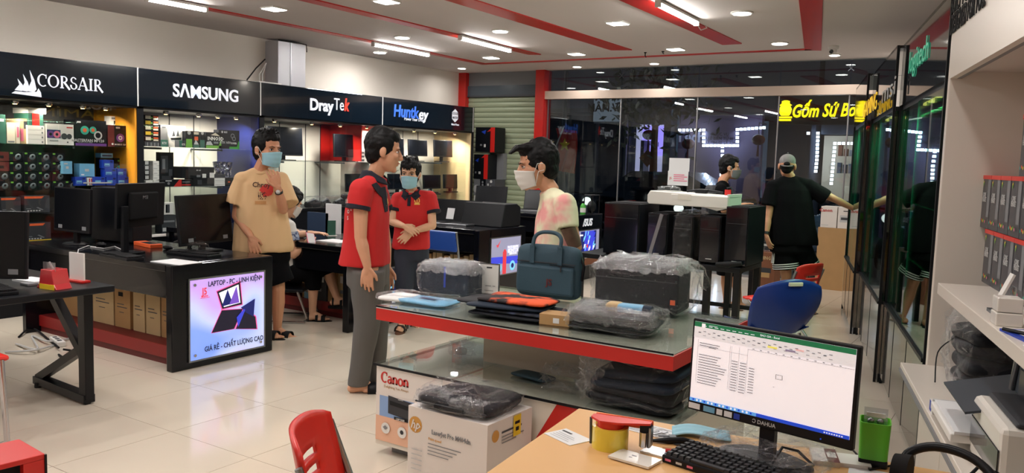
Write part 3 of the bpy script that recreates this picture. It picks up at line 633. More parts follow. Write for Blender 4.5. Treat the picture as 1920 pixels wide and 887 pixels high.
sbox('white carton with a black fan picture behind the plum one',206,234,202,235,X-.16,Z+.13,.1,'white',[('r',.25,.18,.75,.75,'black_satin'),('d',.5,.46,.22,'mid_grey'),('d',.5,.46,.12,'black_satin'),('r',.1,.82,.95,.93,'mid_grey')])
# glass reflection of maker's letters, put in as solid pale letters
p=PX(192,200,-8.0); t=thing('reflected_letters','pale mirrored blocky letters standing in for a reflection behind the top shelf','sign',(-8.0,p.y,p.z)); txt('lettering','ASUS','light_grey',t,(0,0,0),(0,-1,0),(0,0,1),.11,bold=.02,shear=.3,sx=1.5,extrude=.004)
# bay 1, mouse cartons hung in rows (z rows)
zr=[1.395,1.305,1.215,1.13]
cols=[4,30,57,83,109]
sx_=[(x,PX(x,310,-7.85).y) for x in cols+[135]]
mouse=None; mat('plum',(52,24,26),.5); mat('mouse_grey',(92,100,104),.4)
for r_,z in enumerate(zr):
    for c_,x in enumerate(cols):
        if c_==0 and r_<2: continue
        y=PX(x,310,-7.85).y
        lab='mouse carton %s from the left in the %s row of mice'%(ORD[c_],ORD[r_])
        if mouse is None:
            mouse=pbox('mouse_carton',lab,'box',(.118,.07,.082),(-7.885,y,z),R(90),'charcoal',[('r',0,0,1,1,'black_satin'),('r',.3,.0,.55,.5,'plum'),('r',.08,.80,.28,.98,'lime')],group='mouse cartons')
            MB().ell((.018,-.038,.040),(.026,.006,.030),12,8,rot=Matrix.Rotation(R(35),3,'Y')).build('mouse_picture','mouse_grey',mouse,True)
            MB().ell((.018,-.043,.046),(.010,.003,.012),8,6,rot=Matrix.Rotation(R(35),3,'Y')).build('mouse_wheel_picture','black_gloss',mouse,True)
        else: dup(mouse,(-7.885,y,z),label=lab)
for k in range(3):
    y=PX(133,345-17*k,-7.85).y; dup(mouse,(-7.885,y,zr[3]+0*k),label='black mouse carton at the right end of the lowest mouse row') if k==0 else None
for k,(z,l) in enumerate(zip(zr[:2],['upper','lower'])):
    a=PX(2,300,-7.87); pbox('product_box','dark red carton at the left edge beside the mice, %s one'%l,'box',(.13,.07,.082),(-7.885,a.y,z),R(90),'dark_red',[('r',.2,.3,.6,.6,'black_satin')])
for zi,z in enumerate(zr):
    t=bx('hook_rail','black_metal',b1,-.16-.10,-.16-.09,-1.0,.1,z-.012,z-.002)
zs=1.17
sbox('light blue processor carton standing in front of the mice',118,136,297,323,-7.80,1.283,.07,'sky_blue',[('r',.3,.4,.6,.6,'light_grey'),('r',.1,.75,.5,.85,'light_grey')],h=.12)
sbox('light blue processor carton on the shelf above the dark blue ones',149,178,308,333,-7.84,1.255,.10,'sky_blue',[('r',.35,.4,.62,.6,'light_grey'),('r',.1,.1,.3,.2,'white')],h=.125)
def cpu(label,px0,px1,z): return sbox(label,px0,px1,0,345,-7.80,z,.07,'blue',[('r',.1,.25,.6,.6,'sky_blue'),('r',.15,.3,.55,.38,'blue'),('r',.65,.7,.9,.9,'deep_blue')],h=.083,group='dark blue processor cartons')
cpu('dark blue processor carton at the left end of the blue row',141,162,zs); cpu('dark blue processor carton third in the blue row, half hidden',176,198,zs)
cpu('dark blue processor carton behind the right end of the white strip',199,219,zs); cpu('dark blue processor carton at the right end of the blue row',220,242,zs-.0)
cpu('dark blue processor carton stacked on the blue row',196,219,zs+.084); cpu('dark blue processor carton stacked at the right beside the orange panel',220,238,zs+.084)
cpu('dark blue processor carton topmost of the blue pile',194,214,zs+.168)
o=bx('product_box','light_grey',None,0,.012,-.14,.14,0,.012); p=PX(182,344,-7.79); o.location=(-7.788,p.y,zs+.02); tag(o,'slim white strip lying across the blue cartons','strip')
sbox('white and red carton between the blue processor cartons',163,176,333,346,-7.83,zs,.07,'white',[('r',.3,.1,.45,.9,'red'),('r',.6,.1,.75,.9,'red')],h=.075)
for k,(a,b) in enumerate([(188,212),(214,236)]):
    sbox(['left','right'][k]+' black fan carton with a red and teal fan behind the blue pile',a,b,290,333,-7.95,1.20,.08,'black_satin',[('d',.5,.45,.24,'teal'),('p',[(.5,.45),(.85,.3),(.8,.62)],'red'),('p',[(.5,.45),(.2,.3),(.25,.65)],'red'),('d',.5,.45,.08,'black_satin'),('r',.3,.85,.5,.92,'lime')],h=.24)
sbox('sky blue carton lying on top of the fan cartons',189,212,280,290,-7.95,1.441,.10,'sky_blue',[('r',.1,.3,.9,.6,'deep_blue')],h=.045)
# orange-striped motherboard cartons lower down
def obox(label,px0,px1,pb,z,h=.145,base=False):
    return sbox(label,px0,px1,0,pb,-7.80,z,.12,'charcoal',[('p',[(0,.84),(.68,.84),(.78,.97),(0,.97)],'orange'),('p',[(.45,.3),(.52,.33),(.75,.16),(.68,.13)],'mid_grey'),('r',.06,.22,.25,.26,'mid_grey')]+[('r',.1+.11*k,.08,.17+.11*k,.15,'light_grey') for k in range(5)]+([('r',0,0,1,.05,'yellow')] if base else []),[(.10,.9,.016,'●●','black_matte')] if base else None,h=h,group='orange striped cartons')
obox('orange striped black carton, left one of the upper pair',2,40,405,.925); obox('orange striped black carton, right one of the upper pair',46,94,405,.925,.155)
obox('orange striped black carton below with a yellow bottom edge',48,96,446,.664,.165,True)
obox('orange striped black carton at the lower left behind the near monitor',0,40,446,.664,.165)
mid=sbox('plain brown carton between the two big monitors',196,222,404,434,-7.72,.664,.1,'cardboard',None,h=.14)
sbox('black carton with a red and white fan between the two big monitors',199,228,375,404,-7.75,.92,.09,'black_satin',[('d',.45,.5,.3,'light_grey'),('p',[(.45,.5),(.8,.35),(.75,.7)],'red'),('p',[(.45,.5),(.15,.35),(.2,.75)],'red'),('r',.5,.02,.8,.12,'white')],h=.125)
# ---------------- bay 2
B2='under the wide bold capitals'; Z=1.57; X=-7.84
for k in range(5):
    z=Z+.05+k*.055
    sbox('small yellow labelled carton, %s from the bottom of the memory stack'%ORD[k],272,298,0,276,X,z,.12,'black_satin',[('r',.03,.25,.42,.9,'yellow' if k%2 else 'cream'),('r',.6,.15,.96,.45,'cream'),('r',.6,.55,.96,.85,'orange'),('d',.48,.5,.2,'lime')],h=.053,group='memory module cartons')
sbox('dark carton full of small upright boxes under the memory stack',271,299,0,277,X,Z,.13,'charcoal',[('r',.03+.12*k,.1,.11+.12*k,.8,['dark_grey','mid_grey'][k%2]) for k in range(8)],h=.049)
sbox('tall grey carton with a green foot on the top shelf',301,315,236,277,X,Z,.2,'mid_grey',[('r',0,0,1,.32,'green'),('r',.2,.86,.7,.92,'dark_grey')],[(.5,.16,.035,'RTX','light_grey',{'sx':.8})])
t=sbox('white carton with a helmeted robot face and black scribbles',316,348,237,277,X-.04,Z,.2,'white',[('d',.42,.56,.36,'light_grey'),('p',[(.2,.5),(.3,.8),(.38,.52)],'dark_grey'),('p',[(.45,.52),(.55,.82),(.62,.54)],'dark_grey'),('p',[(.1,.42),(.75,.46),(.72,.36),(.15,.34)],'black_satin')])
sbox('small dark teal carton before the white one',336,348,265,278,X+.06,Z,.08,'charcoal',[('r',.0,.0,.5,1,'green')],[(.65,.4,.03,'RTX','white',{'sx':.7})])
def gpu(label,px0,px1,pt,col,w=.0,extra=None,texts=None): return sbox(label,px0,px1,pt,279,X+.02,Z,.09,'black_satin',[('r',0,0,1,.18,col)]+(extra or []),texts,group='graphics card cartons')
gpu('black graphics carton with a bright green left half',348,361,248,'lime',0,[('r',.05,.18,.95,.52,'lime'),('d',.5,.9,.12,'light_grey')])
gpu('black graphics carton with a coloured block in its middle',362,374,248,'green',0,[('r',.2,.45,.8,.68,'orange'),('p',[(.1,.2),(.9,.2),(.4,.5)],'light_grey'),('r',.1,.8,.9,.95,'cream')])
gpu('black graphics carton with a dark green lower half',375,384,249,'green',0,[('r',.0,.18,1,.5,'green'),('d',.5,.92,.1,'light_grey')])
gpu('wide black graphics carton with white block lettering',386,415,249,'lime',0,[('p',[(.0,.2),(.45,.2),(.3,.45),(.05,.4)],'light_grey'),('p',[(.84,.18),(1,.18),(1,.5),(.93,.5)],'lime'),('r',.5,.3,.8,.42,'mid_grey'),('p',[(.3,.82),(.9,.78),(.6,.98)],'cream')],[(.62,.6,.055,'INNO3D','white',{'sx':1.0})])
gpu('large black graphics carton with a green corner on the right',410,449,244,'black_satin',0,[('p',[(.86,.06),(1,.06),(1,.42),(.95,.42)],'leaf_green'),('r',.5,0,1,.12,'leaf_green'),('d',.66,.7,.13,'mid_grey'),('d',.66,.7,.09,'black_satin'),('d',.72,.55,.12,'mid_grey'),('d',.72,.55,.08,'black_satin')],[(.3,.33,.035,'GTX 1650','light_grey'),(.25,.88,.03,'◆ MSI','light_grey'),(.72,.3,.028,'SUPER','white')])
Z=1.15
for k in range(4):
    sbox('pale labelled drive carton, %s from the bottom of its narrow stack'%ORD[k],272,281,0,350,X,Z+.07+k*.05,.10,'black_satin',[('r',.0,.2,.8,.95,'light_grey')],h=.048,group='drive cartons')
    sbox('white boxed power brick, %s from the bottom of the white stack on the second shelf'%ORD[k],287,299,0,350,X,Z+.07+k*.05,.12,'white',[('r',.1,.3,.7,.5,'light_grey')],h=.048,group='white small cartons')
for k,(a,b) in enumerate([(273,287),(288,299)]): sbox('white carton lying at the %s foot of the small stacks'%['left','right'][k],a,b,0,351,X+.02,Z,.12,'white',[('r',.1,.2,.5,.4,'mid_grey')],h=.066)
sbox('tall black motherboard carton leaning open beside the stacks',299,326,287,350,X-.1,Z,.06,'black_satin',[('r',.1,.4,.6,.9,'charcoal'),('r',.2,.5,.4,.8,'mid_grey'),('r',.15,.1,.8,.3,'charcoal'),('r',.65,.3,.9,.5,'dark_grey')])
sbox('black carton with a red corner in front on the second shelf',304,362,338,351,X+.06,Z,.08,'black_satin',[('p',[(.36,0),(.62,0),(.62,1),(.55,1)],'red'),('d',.2,.45,.2,'mid_grey'),('r',.1,.75,.3,.9,'light_grey'),('r',.62,.15,.92,.3,'red'),('r',.65,.6,.9,.7,'mid_grey')],h=.075)
sbox('black carton with two white stickers atop the long black one',341,402,313,332,X,Z+.085,.15,'black_satin',[('r',.62,.05,.74,.4,'white'),('r',.85,.05,1,.5,'white'),('r',.44,.1,.56,.3,'mid_grey')],[(.5,.72,.022,'▲ msi','light_grey')],h=.125)
sbox('long plain black carton at the bottom of the second shelf',362,402,333,351,X,Z,.15,'black_matte',[('r',.2,.2,.4,.8,'charcoal')],h=.084)
for k in range(2): sbox('white carton in the short stack right of the black cartons, %s one'%['lower','upper'][k],402,422,0,351,X,Z+k*.045,.12,'white',[('r',.05,.3,.95,.36,'mid_grey')],h=.043)
sbox('dark carton lid on the short white stack',402,422,0,351,X,Z+.09,.12,'charcoal',h=.04)
sbox('black carton with a small orange mark beside the short white stack',423,444,0,351,X,Z,.12,'black_satin',[('r',.2,.4,.4,.55,'orange')],h=.09)
def crumple(name,sx,sy,sz,m,parent,loc,amp=.03,n=10,fq=9,rot=None,seed=0):
    """a lumpy plastic bag: displaced superellipsoid"""
    mb=MB(); 
    def f(u,v):
        t=u*2*math.pi; p=(v-.5)*math.pi; c=lambda a:math.copysign(abs(math.cos(a))**.45,math.cos(a)); s_=lambda a:math.copysign(abs(math.sin(a))**.45,math.sin(a))
        q=Vector((c(p)*c(t),c(p)*s_(t),s_(p))); d=noise.noise_vector(q*fq*.35+Vector((seed,seed*2,0)))*amp+noise.noise_vector(q*fq+Vector((seed,0,0)))*amp*.5
        return (q.x*sx/2+d.x, q.y*sy/2+d.y, max(0,(q.z*.5+.5)*sz+d.z))
    mb.grid(f,n*3,n*2); o=mb.build(name,m,parent,loc=loc,rot=rot); return o
p=PX(432,330,-7.9); t=thing('wrapped_board','silver antistatic bag leaning on the second shelf before the blue panel','bag',(-7.98,p.y-.02,1.15),R(90),rot=(R(-8),0,R(90)))
mat('antistatic',(150,150,160),.22,.9,bump=1,bs=16)
MB().grid(lambda u,v:((u-.5)*(.18+.08*v),.025*noise.noise(Vector((u*6,v*6,3))),v*.27),14,16).build('bag','antistatic',t,solid=.02); bx('board','black_matte',t,-.07,.07,.0,.02,.03,.25)
# things low in bay 2 between monitors
sbox('white carton with a black tower picture behind the monitors',305,326,367,391,-7.72,.86,.1,'white',[('r',.25,.15,.62,.85,'black_satin'),('r',.4,.2,.58,.8,'dark_grey')],h=.125)
sbox('flat dark carton under the white tower carton',303,330,391,407,-7.72,.664,.12,'charcoal',[('r',.05,.1,.6,.3,'light_grey'),('r',.1,.6,.9,.7,'mid_grey')],h=.19)
# ================================================================== monitors, laptops, keyboards
def monitor(label, loc, rz, wd=.54, ht=.32, lift=.12, tilt=4, screen='screen_off', group=None, thick=.03, stickers=False, name='monitor', cat='monitor', base=(.24,.17), foot='round', back_logo=None, nx=0):
    t=thing(name,label,cat,loc,rz,group); rt=Matrix.Rotation(R(-tilt),3,'X'); zc=lift+ht/2
    def pt(x,y,z): v=rt@Vector((x,y,z)); return (v.x,v.y,v.z+zc)
    mb=MB(); mb.box(-wd/2,wd/2,-.008,thick*.55,-ht/2,ht/2); mb.v=[pt(*p) for p in mb.v]; body=mb.build('panel','black_satin',t,bevel=.004)
    mb=MB(); mb.box(-wd/2+.012,wd/2-.012,-.0095,-.0082,-ht/2+.02,ht/2-.01); mb.v=[pt(*p) for p in mb.v]; mb.build('screen',screen,t)
    mb=MB(); mb.box(-wd*.3,wd*.3,thick*.5,thick*1.5,-ht*.32,ht*.3); mb.v=[pt(*p) for p in mb.v]; mb.build('back_housing','black_matte',t,bevel=.012)
    bx('neck','black_satin',t,nx-.028,nx+.028,thick*.6,thick*.6+.03,.01,zc,bevel=.004)
    if foot=='round': MB().lathe([(base[0]/2,0),(base[0]/2,.006),(base[0]/2*.8,.014)],28,sy=base[1]/base[0],c=(0,.02,0)).build('stand_base','black_satin',t)
    else: bx('stand_base','black_satin',t,nx-base[0]/2,nx+base[0]/2,-base[1]/2+.02,base[1]/2+.02,0,.012,bevel=.004)
    if stickers:
        for u in (-.36,.30):
            mb=MB(); mb.box(wd*u,wd*u+.055,-.0105,-.0098,-ht/2+.026,-ht/2+.056); mb.v=[pt(*p) for p in mb.v]; mb.build('sticker','mid_grey',t)
    if back_logo:
        v=pt(-wd*.0,thick*1.5+.001,ht*.18); txt('lettering',back_logo,'mid_grey',t,v,(-1,0,0),rt@Vector((0,0,1)),.04,extrude=.001)
    return t
def keyboard(label,loc,rz,wd=.43,dp=.14,name='keyboard'):
    t=thing(name,label,'keyboard',loc,rz); bx('case','black_satin',t,-wd/2,wd/2,-dp/2,dp/2,0,.02,bevel=.004)
    mb=MB(); nc=int(wd/.0195)
    for r_ in range(6):
        for c_ in range(nc):
            if r_==0 and 4<c_<11: continue
            x=-wd/2+.008+c_*(wd-.016)/nc; y=-dp/2+.008+r_*(dp-.016)/6; mb.box(x+.001,x+(wd-.016)/nc-.001,y+.001,y+(dp-.016)/6-.001,.02,.031)
    mb.build('keycaps','black_matte',t)['kind']='stuff'; return t
def laptop(label,loc,rz,wd=.36,dp=.25,ang=108,base='steel',lid='screen_off',tagcard=False,group=None):
    t=thing('laptop',label,'laptop',loc,rz,group); b=bx('base',base,t,-wd/2,wd/2,-dp/2,dp/2,0,.018,bevel=.003)
    bx('keyboard_deck','black_matte',b,-wd/2+.02,wd/2-.02,-dp/2+.09,dp/2-.02,.018,.0205); bx('touchpad','mid_grey',b,-.05,.05,-dp/2+.012,-dp/2+.08,.018,.0195)
    a=R(ang-90); rt=Matrix.Rotation(-a,3,'X')
    def lidbox(name,m,x0,x1,y0,y1,z0,z1,par=t):
        mb=MB(); mb.box(x0,x1,y0,y1,z0,z1); mb.v=[tuple(rt@Vector(p)+Vector((0,dp/2-.008,.018))) for p in mb.v]; return mb.build(name,m,par)
    l=lidbox('lid','black_satin',-wd/2,wd/2,0,.012,0,dp-.005); lidbox('screen',lid,-wd/2+.008,wd/2-.008,-.0015,0,.014,dp-.014,l)
    if tagcard: lidbox('price_card','paper',wd/2-.15,wd/2-.05,-.008,-.004,.03,.16,l)
    return t
# --- in bay 3 and bay 4 (facing the room, +X  => rz 90)
def bay_mon(label,px0,px1,pt,z,X=-7.95,lift=.06,**k):
    a=PX(px0,pt,X);b=PX(px1,pt,X); top=(a.z+b.z)/2; wd=b.y-a.y
    return monitor(label,(X,(a.y+b.y)/2,z),R(90),wd=wd,ht=top-z-lift,lift=lift,tilt=3,**k)
bay_mon('wide dark monitor on the shelf beside the head of the tan shirted man',500,567,238,1.45,X=-7.98,group='monitors in the white bay',base=(.26,.17),foot='flat')
bay_mon('squarer monitor on the top shelf left of three stacked white cartons',626,671,252,1.45,group='monitors in the white bay',foot='flat')
for k in range(3): sbox('white carton with two black pictures, %s from the bottom beside the squarer monitor'%ORD[k],671,699,0,303,-7.86,1.45+.052*k,.15,'white',[('d',.12,.5,.16,'charcoal'),('r',.2,.25,.42,.75,'dark_grey'),('r',.55,.3,.9,.45,'mid_grey'),('r',.55,.6,.8,.7,'mid_grey')],h=.05,group='white cartons in a stack of three')
bay_mon('dark monitor half hidden behind the striding shoulder of the red shirted man, low shelf',648,690,326,.98,X=-7.95,group='monitors in the white bay')
M4=[(728,757,259,1.475,'monitor on the upper cream bay shelf behind the red shirted man in profile'),(766,801,262,1.475,'middle monitor on the upper shelf of the cream bay'),(814,848,263,1.475,'right monitor on the upper shelf of the cream bay'),
    (728,768,326,1.0,'monitor on the lower cream bay shelf behind the masked salesman'),(794,826,328,1.0,'middle monitor on the lower shelf of the cream bay'),(832,863,327,1.0,'right monitor on the lower shelf of the cream bay')]
for a,b,p,z,l in M4: bay_mon(l,a,b,p,z,X=-7.93,lift=.08 if z>1.2 else .06,group='monitors in the cream bay',foot='flat',base=(.2,.15))
# goods on the counter of bay 3
for i,(x,y,s,l) in enumerate([(590,371,.32,'clear plastic bag of cables on the ledge behind the seated person'),(614,368,.2,'crumpled bag of black adapters on the ledge, middle one'),(640,366,.22,'crumpled bag of black parts on the ledge beside the red shirt')]):
    p=PX(x,y+8,-7.72); t=thing('cable_bag',l,'bag',(-7.76,p.y,.866)); bx('contents','black_matte',t,-.06,.06,-s*.3,s*.3,.0,.07,bevel=.02); MB().tube([(0,-s*.3,.06),(.03,0,.1),(0,s*.3,.07)],.02,8).build('cable','dark_grey',t,True)
    crumple('plastic_bag','wrap_thin',None,None,None,None,None) if False else crumple('plastic_bag',.2,s,.14,'wrap_thin',t,(0,0,0),.02,8,8,seed=i)
p=PX(646,356,-7.72); t=thing('gadget','dark grey webcam standing among the bags on the ledge','webcam',(-7.74,p.y+.02,.866)); MB().lathe([(.04,0),(.035,.02),(.012,.03),(.012,.1)],14).build('stand','black_matte',t,True); MB().ell((0,0,.13),(.04,.06,.04)).build('head','black_satin',t,True)
# stack of black/red cartons at the shutter
Ys=11.0
def stackbox(label,px0,px1,pt,pb,z,h,m,front,d=.3,texts=None):
    a=PY(px0,pb,Ys);b=PY(px1,pb,Ys); return pbox('motherboard_carton',label,'box',(b.x-a.x,d,h),((a.x+b.x)/2,Ys+d/2,z),0,m,front,texts)
stackbox('white carton at the bottom of the pile before the shutter',888,903,362,392,.80-.2,.34,'white',[('d',.3,.6,.06,'mid_grey'),('d',.6,.6,.06,'mid_grey')])
stackbox('plain black carton beside the white one at the bottom of the pile',903,921,360,392,.6,.38,'black_matte',[('r',.1,.8,.5,.83,'mid_grey')])
o=pbox('plinth','low black plinth carrying the pile of cartons before the shutter','plinth',(.62,.36,.598),(-7.62,Ys+.19,0),0,'black_satin')
stackbox('grey carton with a headset picture in the pile before the shutter',888,899,335,362,.945,.265,'mid_grey',[('d',.5,.4,.25,'light_grey')],texts=None)
stackbox('black carton of round icons in the pile before the shutter',900,909,335,362,.985,.225,'black_satin',[('d',.5,.2+.2*k,.08,'mid_grey') for k in range(4)])
stackbox('dark grey carton with small white squares in the pile before the shutter',910,927,335,362,.985,.23,'dark_grey',[('d',.6,.85,.1,'light_grey'),('r',.2,.55,.35,.7,'light_grey'),('r',.5,.4,.65,.55,'light_grey')])
G=1.215
stackbox('black carton with a red right edge, lower one of the pair before the shutter',888,914,293,333,G,.40,'black_satin',[('r',.72,0,1,1,'red'),('p',[(.5,.85),(.72,.97),(.72,.88)],'red'),('p',[(.1,.75),(.35,.85),(.3,.68)],'blue'),('r',.35,.2,.5,.3,'light_grey'),('r',.1,.22,.2,.3,'mid_grey')],d=.26)
stackbox('plain grey carton behind the lower red edged carton',900,926,290,333,G,.43,'mid_grey',None,d=.1).location.y=Ys+.32
stackbox('black carton with a red right edge topmost of the pile before the shutter',891,927,243,285,G+.44,.40,'black_satin',[('r',.78,0,1,1,'red'),('p',[(.6,.82),(.8,.97),(.8,.86)],'red'),('p',[(.3,.82),(.55,.9),(.5,.72)],'blue'),('r',.45,.2,.55,.32,'light_grey'),('r',.25,.25,.36,.32,'mid_grey')],d=.3)
# ================================================================== black counters running out from the left wall
mat('desk_black',(11,12,17),.18,coat=.12,spec=.3); mat('lightbox_lilac',(190,176,236),.4,emit=.8)
def backlit(name,cols,scale):
    m=K(name); nt=m.node_tree; b=nt.nodes['Principled BSDF']; tc=nt.nodes.new('ShaderNodeTexCoord'); n=nt.nodes.new('ShaderNodeTexNoise'); n.inputs['Scale'].default_value=scale; n.inputs['Detail'].default_value=0
    r=nt.nodes.new('ShaderNodeValToRGB'); r.color_ramp.elements[0].position=.32; r.color_ramp.elements[1].position=.68; r.color_ramp.elements[0].color=(*lin(cols[0]),1); r.color_ramp.elements[1].color=(*lin(cols[2]),1); e=r.color_ramp.elements.new(.5); e.color=(*lin(cols[1]),1)
    nt.links.new(tc.outputs['Object'],n.inputs['Vector']); nt.links.new(n.outputs['Fac'],r.inputs[0]); nt.links.new(r.outputs[0],b.inputs['Base Color']); nt.links.new(r.outputs[0],b.inputs['Emission Color'])
backlit('lightbox_lilac',((196,160,236),(192,204,248),(126,158,242)),2.6); mat('lightbox_grey',(150,150,180),.4,emit=.6); mat('ad_dark',(30,26,60),.5); mat('ad_pink',(240,90,160),.5,emit=.5); mat('ad_blue',(60,70,220),.5,emit=.6)
mat('ad_cyan',(120,200,235),.5,emit=.8); mat('ad_red',(226,60,70),.5,emit=.6); mat('ad_white',(240,240,250),.5,emit=.9); mat('ad_text',(24,22,40),.5); mat('ad_violet',(120,80,200),.5,emit=.6); mat('ad_navy',(20,30,110),.5,emit=.5)
DX=-4.97; mat('plinth_red',(132,22,22),.45)
def desk(label,x0,y0,y1,h,ins=.0):
    t=thing('display_counter',label,'counter',((x0+DX)/2,(y0+y1)/2,0)); hx=(DX-x0)/2; hy=(y1-y0)/2
    bx('worktop','desk_black',t,-hx,hx-.07,-hy,hy,h-.05,h,bevel=.006); bx('end_panel','desk_black',t,hx-.07,hx,-hy,hy,0,h,bevel=.008)
    bx('far_panel','desk_black',t,-hx,-hx+.05,-hy,hy,0,h-.05); bx('apron','desk_black',t,-hx+.05,hx-.07,-hy+.03,-hy+.06,h-.24,h-.05); bx('rear_panel','black_satin',t,-hx+.05,hx-.07,hy-.06,hy-.04,0,h-.05)
    bx('red_plinth','dark_red',t,-hx+.05,hx-.07,-hy+.12+ins,hy-.08,.0,.14); bx('plinth_edge','plinth_red',t,-hx+.05,hx-.07,-hy+.105+ins,-hy+.12+ins,.05,.14); bx('inner_shelf','black_satin',t,-hx+.05,hx-.07,-hy+.32+ins*.5,hy-.1,.50,.52)
    return t
d2=desk('long black counter in front with a lilac laptop poster on its end',-6.98,3.41,4.29,.75)
d3=desk('black counter where the seated person works',-7.55,5.12,6.02,.75,.32)
d4=desk('black counter with open laptops and price cards in the middle',-7.3,7.06,8.0,.79)
d5=desk('black counter nearest the street glass with a blue lit poster',-7.0,8.98,9.95,.86)
# --- lightbox posters on the counter ends (face +X)
def lightbox(d,y0,y1,z0,z1,m,bolts=True):
    y0-=d.location.y; y1-=d.location.y; hx=DX-d.location.x
    p=bx('poster_panel',m,d,hx+.001,hx+.012,y0,y1,z0,z1); fr=MB(); w_=.012
    for a in ((y0-w_,y0,z0-w_,z1+w_),(y1,y1+w_,z0-w_,z1+w_),(y0,y1,z0-w_,z0),(y0,y1,z1,z1+w_)): fr.box(hx,hx+.014,*a)
    fr.build('poster_frame','steel',d)
    if bolts:
        for y in (y0+.035,y1-.035):
            for z in (z0+.035,z1-.035): MB().tube([(hx+.012,y,z),(hx+.022,y,z)],.011,12).build('bolt','chrome',p)
    return p,(hx+.0122,y0,z0),(y1-y0),(z1-z0)
p,O,W_,H_=lightbox(d2,3.545,4.195,.06,.635,'lightbox_lilac')
art('poster_art',p,O,(0,1,0),(0,0,1),W_,H_,[('p',[(.0,.05),(.0,.3),(1,.55),(1,.25)],'ad_cyan') if False else ('r',.0,.0,.001,.001,'ad_cyan'),
  ('p',[(.26,.30),(.58,.30),(.70,.55),(.40,.58)],'ad_pink'),('p',[(.27,.305),(.57,.305),(.69,.545),(.405,.57)],'ad_dark'),('p',[(.33,.83),(.66,.92),(.69,.60),(.40,.58)],'ad_pink'),('p',[(.34,.82),(.65,.905),(.68,.61),(.41,.59)],'ad_dark'),('p',[(.365,.80),(.63,.875),(.655,.635),(.43,.61)],'ad_white'),('p',[(.40,.62),(.48,.83),(.55,.64)],'ad_navy'),('p',[(.5,.63),(.6,.86),(.64,.64)],'ad_violet'),
  ('p',[(.58,.30),(.90,.24),(.88,.42),(.70,.56)],'ad_pink'),('p',[(.59,.30),(.885,.25),(.865,.415),(.70,.545)],'ad_dark'),('p',[(.66,.57),(.86,.66),(.84,.42),(.72,.5)],'ad_navy'),('p',[(.60,.45),(.70,.545),(.72,.53),(.62,.32)],'ad_blue'),('r',.12,.765,.24,.772,'ad_red')])
for (u,v,s,sz,m_) in ((.57,.93,'LAPTOP - PC - LINH KIỆN',.052,'ad_text'),(.57,.115,'GIÁ RẺ - CHẤT LƯỢNG CAO',.052,'ad_text'),(.17,.845,'J5',.07,'ad_red'),(.17,.792,'Computer',.018,'ad_red')):
    txt('lettering',s,m_,p,(O[0]+.012,O[1]+u*W_,O[2]+v*H_),(0,1,0),(0,0,1),sz,bold=.02,extrude=.0006,sx=.78,res=2)
p,O,W_,H_=lightbox(d3,5.52,5.93,.08,.52,'ad_navy',False)
rr=random.Random(2); it=[('r',0,0,1,1,'ad_dark')]
for k in range(26): it.append(('r',rr.random()*.8,rr.random()*.85,0,0,'ad_cyan'))
it=[('r',0,0,1,1,'ad_dark')]+[('r',a[1],a[2],min(1,a[1]+.05+.15*rr.random()),min(1,a[2]+.03+.1*rr.random()),['ad_cyan','ad_navy','ad_cyan','ad_white'][k%4]) for k,a in enumerate(it[1:])]+[('d',.3,.7,.12,'ad_cyan'),('d',.3,.7,.08,'ad_dark'),('d',.65,.35,.14,'ad_cyan'),('d',.65,.35,.10,'ad_dark')]
art('poster_art',p,O,(0,1,0),(0,0,1),W_,H_,it,step=.0003)
txt('lettering','/SUS','sign_letter',d3,(DX-d3.location.x,.30,.60),(0,1,0),(0,0,1),.13,bold=.03,shear=.2,extrude=.003)
p,O,W_,H_=lightbox(d4,7.28,7.87,.28,.685,'lightbox_grey',False)
art('poster_art',p,O,(0,1,0),(0,0,1),W_,H_,[('p',[(.0,.0),(1,.0),(1,.45),(.0,.5)],'ad_blue'),('p',[(.0,.0),(1,.0),(1,.22),(.3,.3),(0,.2)],'lightbox_grey'),('d',.26,.18,.13,'ad_cyan'),('d',.26,.18,.07,'ad_navy'),('d',.72,.2,.14,'ad_cyan'),('d',.72,.2,.07,'ad_navy'),('r',.38,.0,.50,.62,'ad_red'),('d',.44,.62,.06,'ad_red'),('p',[(.14,.82),(.2,.74),(.3,.95),(.2,.82)],'ad_red')])
for k,(s,u,v,sz) in enumerate((('PHOTOGRAPHIC',.72,.72,.040),('MONITOR',.72,.62,.062),('SUPER ULTRA',.72,.535,.034))): txt('lettering',s,'ad_white',p,(O[0]+.008,O[1]+u*W_,O[2]+v*H_),(0,1,0),(0,0,1),sz,bold=.02,extrude=.0006,sx=.75,res=2)
bx('poster_header','desk_black',d4,DX-d4.location.x,DX-d4.location.x+.006,-.25,.44,.70,.77)
p,O,W_,H_=lightbox(d5,9.25,9.84,.20,.655,'lightbox_grey',False)
rr=random.Random(8); it=[('r',.12,.30,.86,.98,'ad_navy'),('r',.3,.35,.75,.98,'ad_blue')]
for k in range(22):
    u=.2+.55*rr.random(); v=.35+.55*rr.random(); it.append(('p',[(u,v),(u+.03,v),(u+.05+.06*rr.random(),v+.12),(u+.02,v+.12)],['ad_cyan','ad_blue','ad_cyan','ad_white'][k%4]))
it+=[('d',.42,.55,.05,'ad_red'),('r',0,0,1,.28,'cardboard_brown'),('r',.15,.2,.9,.225,'light_grey'),('r',.05,.86,.2,.9,'ad_white')]
art('poster_art',p,O,(0,1,0),(0,0,1),W_,H_,it,step=.0003)
txt('lettering','/SUS','sign_letter',d5,(DX-d5.location.x,.05,.755),(0,1,0),(0,0,1),.13,bold=.03,shear=.2,extrude=.003)
